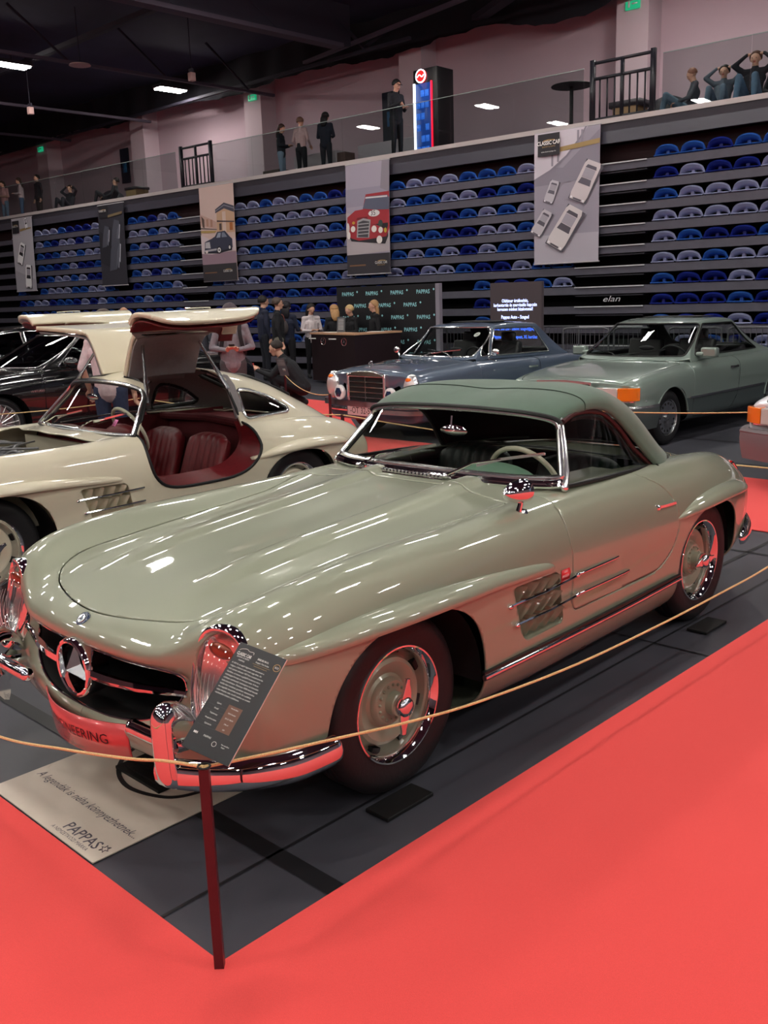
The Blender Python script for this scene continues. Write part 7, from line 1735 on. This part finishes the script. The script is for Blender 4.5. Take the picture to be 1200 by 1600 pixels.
P_(dict(HOLD), dict(top='22252e', legs='7d92a8'), '3a2620', 'left one of the three women on the balcony, dark top and pale jeans', 18.0, 18.85, 4.9, math.radians(-60), scale=.96, vox=.02, hairlen='long')
P_(dict(elbL=(-.02,.26,1.14), wriL=(.16,.22,1.02), elbR=(-.02,-.26,1.14), wriR=(.16,-.2,1.02)), dict(top='d0aeb0', legs='1c1c22', low=1), '6a4c40', 'middle one of the three women on the balcony, in a pale pink top', 18.0, 18.05, 4.9, math.radians(10), vox=.02)
P_(dict(HOLD), dict(top='1e2230', legs='20222a'), '141014', 'right one of the three women on the balcony, all in dark clothes', 18.0, 17.1, 4.9, math.radians(20), vox=.02, hairlen='long')
P_(dict(HOLD, elbR=(.05,-.24,1.14), wriR=(.30,-.12,1.22)), dict(top='1f2026', legs='1b1c22'), '121014', 'man in a black cap and black clothes next to the drinks fridge', 17.0, 13.75, 4.9, math.radians(-95), scale=1.07, vox=.02, hairlen='cap')
P_(dict(SIT, head=(-.06,0,.82), look=(.9,0,-.4), neck=(-.10,0,.69)), dict(top='4c5058', legs='5f7486'), '8a5a4a', 'leftmost of the seated balcony group on the right, grey top, looking at a phone', 17.3, 6.62, 4.9, math.radians(120), vox=.02, hairlen='buzz')
P_(dict(SITUP), dict(top='5a6470', legs='66788a'), '1c1614', 'balcony visitor in grey with both hands behind the head, middle of the right-hand group', 17.5, 6.05, 4.9, math.radians(190), vox=.02)
P_(dict(SITUP), dict(top='1c1e26', legs='6b86a2'), '5a3a2e', 'balcony visitor in black with raised arms, rightmost in the frame', 17.2, 5.35, 4.9, math.radians(190), scale=1.08, vox=.02)
P_(dict(SIT), dict(top='1c1c24', legs='1c1c24'), '2a1c18', 'dark-clothed balcony visitor half hidden behind the rightmost seated one', 17.9, 5.10, 4.9, math.radians(200), scale=1.05, vox=.022)
for (a, d, lab) in ((6.55,17.45,'dark beanbag under the visitor looking at a phone'),(5.98,17.65,'dark beanbag under the visitor with hands behind the head'),(5.25,17.4,'dark beanbag under the rightmost visitor'),(28.75,17.45,'dark beanbag under the visitor left of the slouching one'),(26.1,17.45,'dark beanbag under the slouching visitor')):
    b = MB(); b.ball((0,0,.16),(.27,.25,.17),16); o = b.build('beanbag', pm('1c1b22'), None); o.location = HW(d + .1,a,4.90); tag(o, lab, 'beanbag')
# floor: reception group
def lean(d): return dict(pelvis=(-.03,0,.95), chest=(.02+d*.3,0,1.26), neck=(.05+d*.6,0,1.46), head=(.09+d*.8,0,1.585), shoL=(.03+d*.5,.175,1.39), shoR=(.03+d*.5,-.175,1.39))
P_({}, dict(top='1b1b20', legs='6c6a60', bulk=1.08), '4a3c34', 'man in a black hoodie and grey cargo trousers near the reception counter', 11.85, 13.84, 0, math.radians(-38), scale=1.06, hairlen='cap')
P_({}, dict(top='22263a', legs='1c1e28', bulk=1.05), '1c1614', 'man in navy mostly hidden behind the man in the black hoodie', 12.45, 15.05, 0, math.radians(-20), scale=1.09)
w1 = P_(dict(elbR=(.04,-.24,1.13), wriR=(.28,-.15,1.12)), dict(top='1f2438', legs='16161c', bulk=1.06), '14101a', 'woman in a navy jacket seen from behind with a grey backpack and black leggings', 12.60, 14.43, 0, math.radians(20), hairlen='long', scale=1.01)
P_(dict(HOLD), dict(top='d8cdd0', legs='1c1c22'), '1f1614', 'smiling dark-haired woman in a white patterned blouse behind the counter', 13.55, 14.70, 0, math.radians(250), hairlen='long', scale=.97)
P_(dict(HOLD), dict(top='15151a', legs='15151a'), 'b58c60', 'staff woman with long blonde hair and black jacket holding papers at the counter', 13.55, 13.90, 0, math.radians(60), hairlen='long', scale=.95)
P_(dict(HOLD), dict(top='15151a', legs='15151a'), 'c8a878', 'staff member with short blond hair in a black suit behind the counter', 13.60, 13.42, 0, math.radians(170), scale=.94)
P_({}, dict(top='15151a', legs='15151a'), 'b08860', 'staff woman with shoulder-length blonde hair in black, in front of the PAPPAS backdrop', 13.62, 12.72, 0, math.radians(150), hairlen='long', scale=.99)
# backpack
bp_o = empty('backpack', (12.60 - .17, 14.43 - .06, 1.20), math.radians(20), 'grey leather backpack worn by the woman in the navy jacket', 'backpack')
b = MB(); b.ball((0,0,0),(.075,.13,.17),16); b.build('bag_body', clothes('4c4648'), bp_o); b = MB(); b.tube(crv([(-.01,-.07,.12),(-.03,-.03,.26),(-.03,.03,.26),(-.01,.07,.12)],5),.012,8); b.build('bag_strap', clothes('6a3c38'), bp_o)
# crouching photographer
CR = dict(pelvis=(-.12,0,.36), chest=(.06,0,.62), neck=(.17,0,.79), head=(.25,0,.90), look=(.97,0,-.18), shoL=(.12,.175,.72), shoR=(.12,-.175,.72), elbL=(.30,.20,.52), elbR=(.30,-.18,.52), wriL=(.54,.07,.60), wriR=(.54,-.06,.60), handL=(.60,.02,.66), handR=(.60,-.02,.66),
          hipL=(-.08,.10,.34), hipR=(-.08,-.10,.34), kneL=(.30,.16,.50), kneR=(.22,-.16,.24), ankL=(.14,.15,.085), ankR=(-.14,-.14,.11), toeL=(.29,.17,.035), toeR=(.02,-.15,.035))
P_(CR, dict(top='202126', legs='1c1c22', bulk=1.08), '2a201c', 'man in a black hooded sweatshirt crouching on the carpet to photograph the cars', 9.1, 10.2, 0, math.radians(128), scale=1.10, vox=.014, hairlen='buzz')
ph = MB(); ph.box((0,0,0),(.012,.075,.15)); o = ph.build('smartphone', mat('phone_red','c23a3e',.3), None, bevel=.006); o.location = (9.1 - .66*.61 - .02, 10.2 + .66*.79, .70); o.rotation_euler = (0,0,math.radians(128)); tag(o, 'red phone held up by the crouching man', 'phone')
# visitor behind the coupe looking down, backpack straps
hp, HJ, HF = P_(dict(HOLD, head=(.06,0,1.58), elbL=(.0,.27,1.13), elbR=(.0,-.27,1.13), wriL=(.24,.07,1.10), wriR=(.24,-.07,1.10)), dict(top='867e86', legs='4a4448', bulk=1.14), '4c4048', 'visitor in a mauve-grey rain jacket with dark backpack straps, looking down at a phone', 7.0, 9.04, 0, math.radians(232), scale=1.02, vox=.013, hairlen='short')
stp = MB()
for s in (1, -1): stp.bar(crv([(-.10,.115*s,1.42),(.0,.125*s,1.475),(.10,.115*s,1.40),(.150,.12*s,1.28),(.135,.15*s,1.12),(.02,.19*s,1.04)],5), [(-.026,-.006),(.026,-.006),(.026,.006),(-.026,.006)], up=lambda i: (1,0,.5))
stp.ball((-.24,0,1.25),(.12,.17,.24),16); o = stp.build('backpack', clothes('241e22'), None); o.location = hp.location; o.rotation_euler = hp.rotation_euler; o.scale = hp.scale; tag(o, 'dark backpack worn by the visitor in the mauve-grey jacket', 'backpack')
ph = MB(); ph.box((0,0,0),(.15,.08,.012)); o = ph.build('smartphone', M_BLACK, None, bevel=.004); o.location = (7.0 - .33*.616, 9.04 - .33*.788, 1.185); o.rotation_euler = (0,-.3,math.radians(232)); tag(o, 'dark phone held by the visitor in the mauve-grey jacket', 'phone')
P_(dict(wriL=(.10,.26,.92), elbL=(-.04,.27,1.15)), dict(top='dcc4c8', legs='333c58', sleeve=0, bulk=1.10), '3a2a24', 'man in a pink T-shirt and blue jeans behind the raised far door', 3.95, 7.15, 0, math.radians(40), scale=1.0, vox=.014)
for (x, y, h, lab, c) in ((9.35,16.5,'3a2a24','left head showing just above the raised far door of the cream coupe',.97),(10.1,16.95,'b98a70','bald-headed man right of it above the raised door',1.0),(10.5,15.3,'3c4a86','person in a blue cap above the raised near door',.96),(9.6,13.45,'3a3430','dark-haired head right of the blue cap',.99)):
    P_({}, dict(top='3a3c46', legs='22242a'), h, lab, x, y, 0, math.radians(20), scale=c, vox=.022, hairlen='buzz' if h[0] == 'b' else 'short')
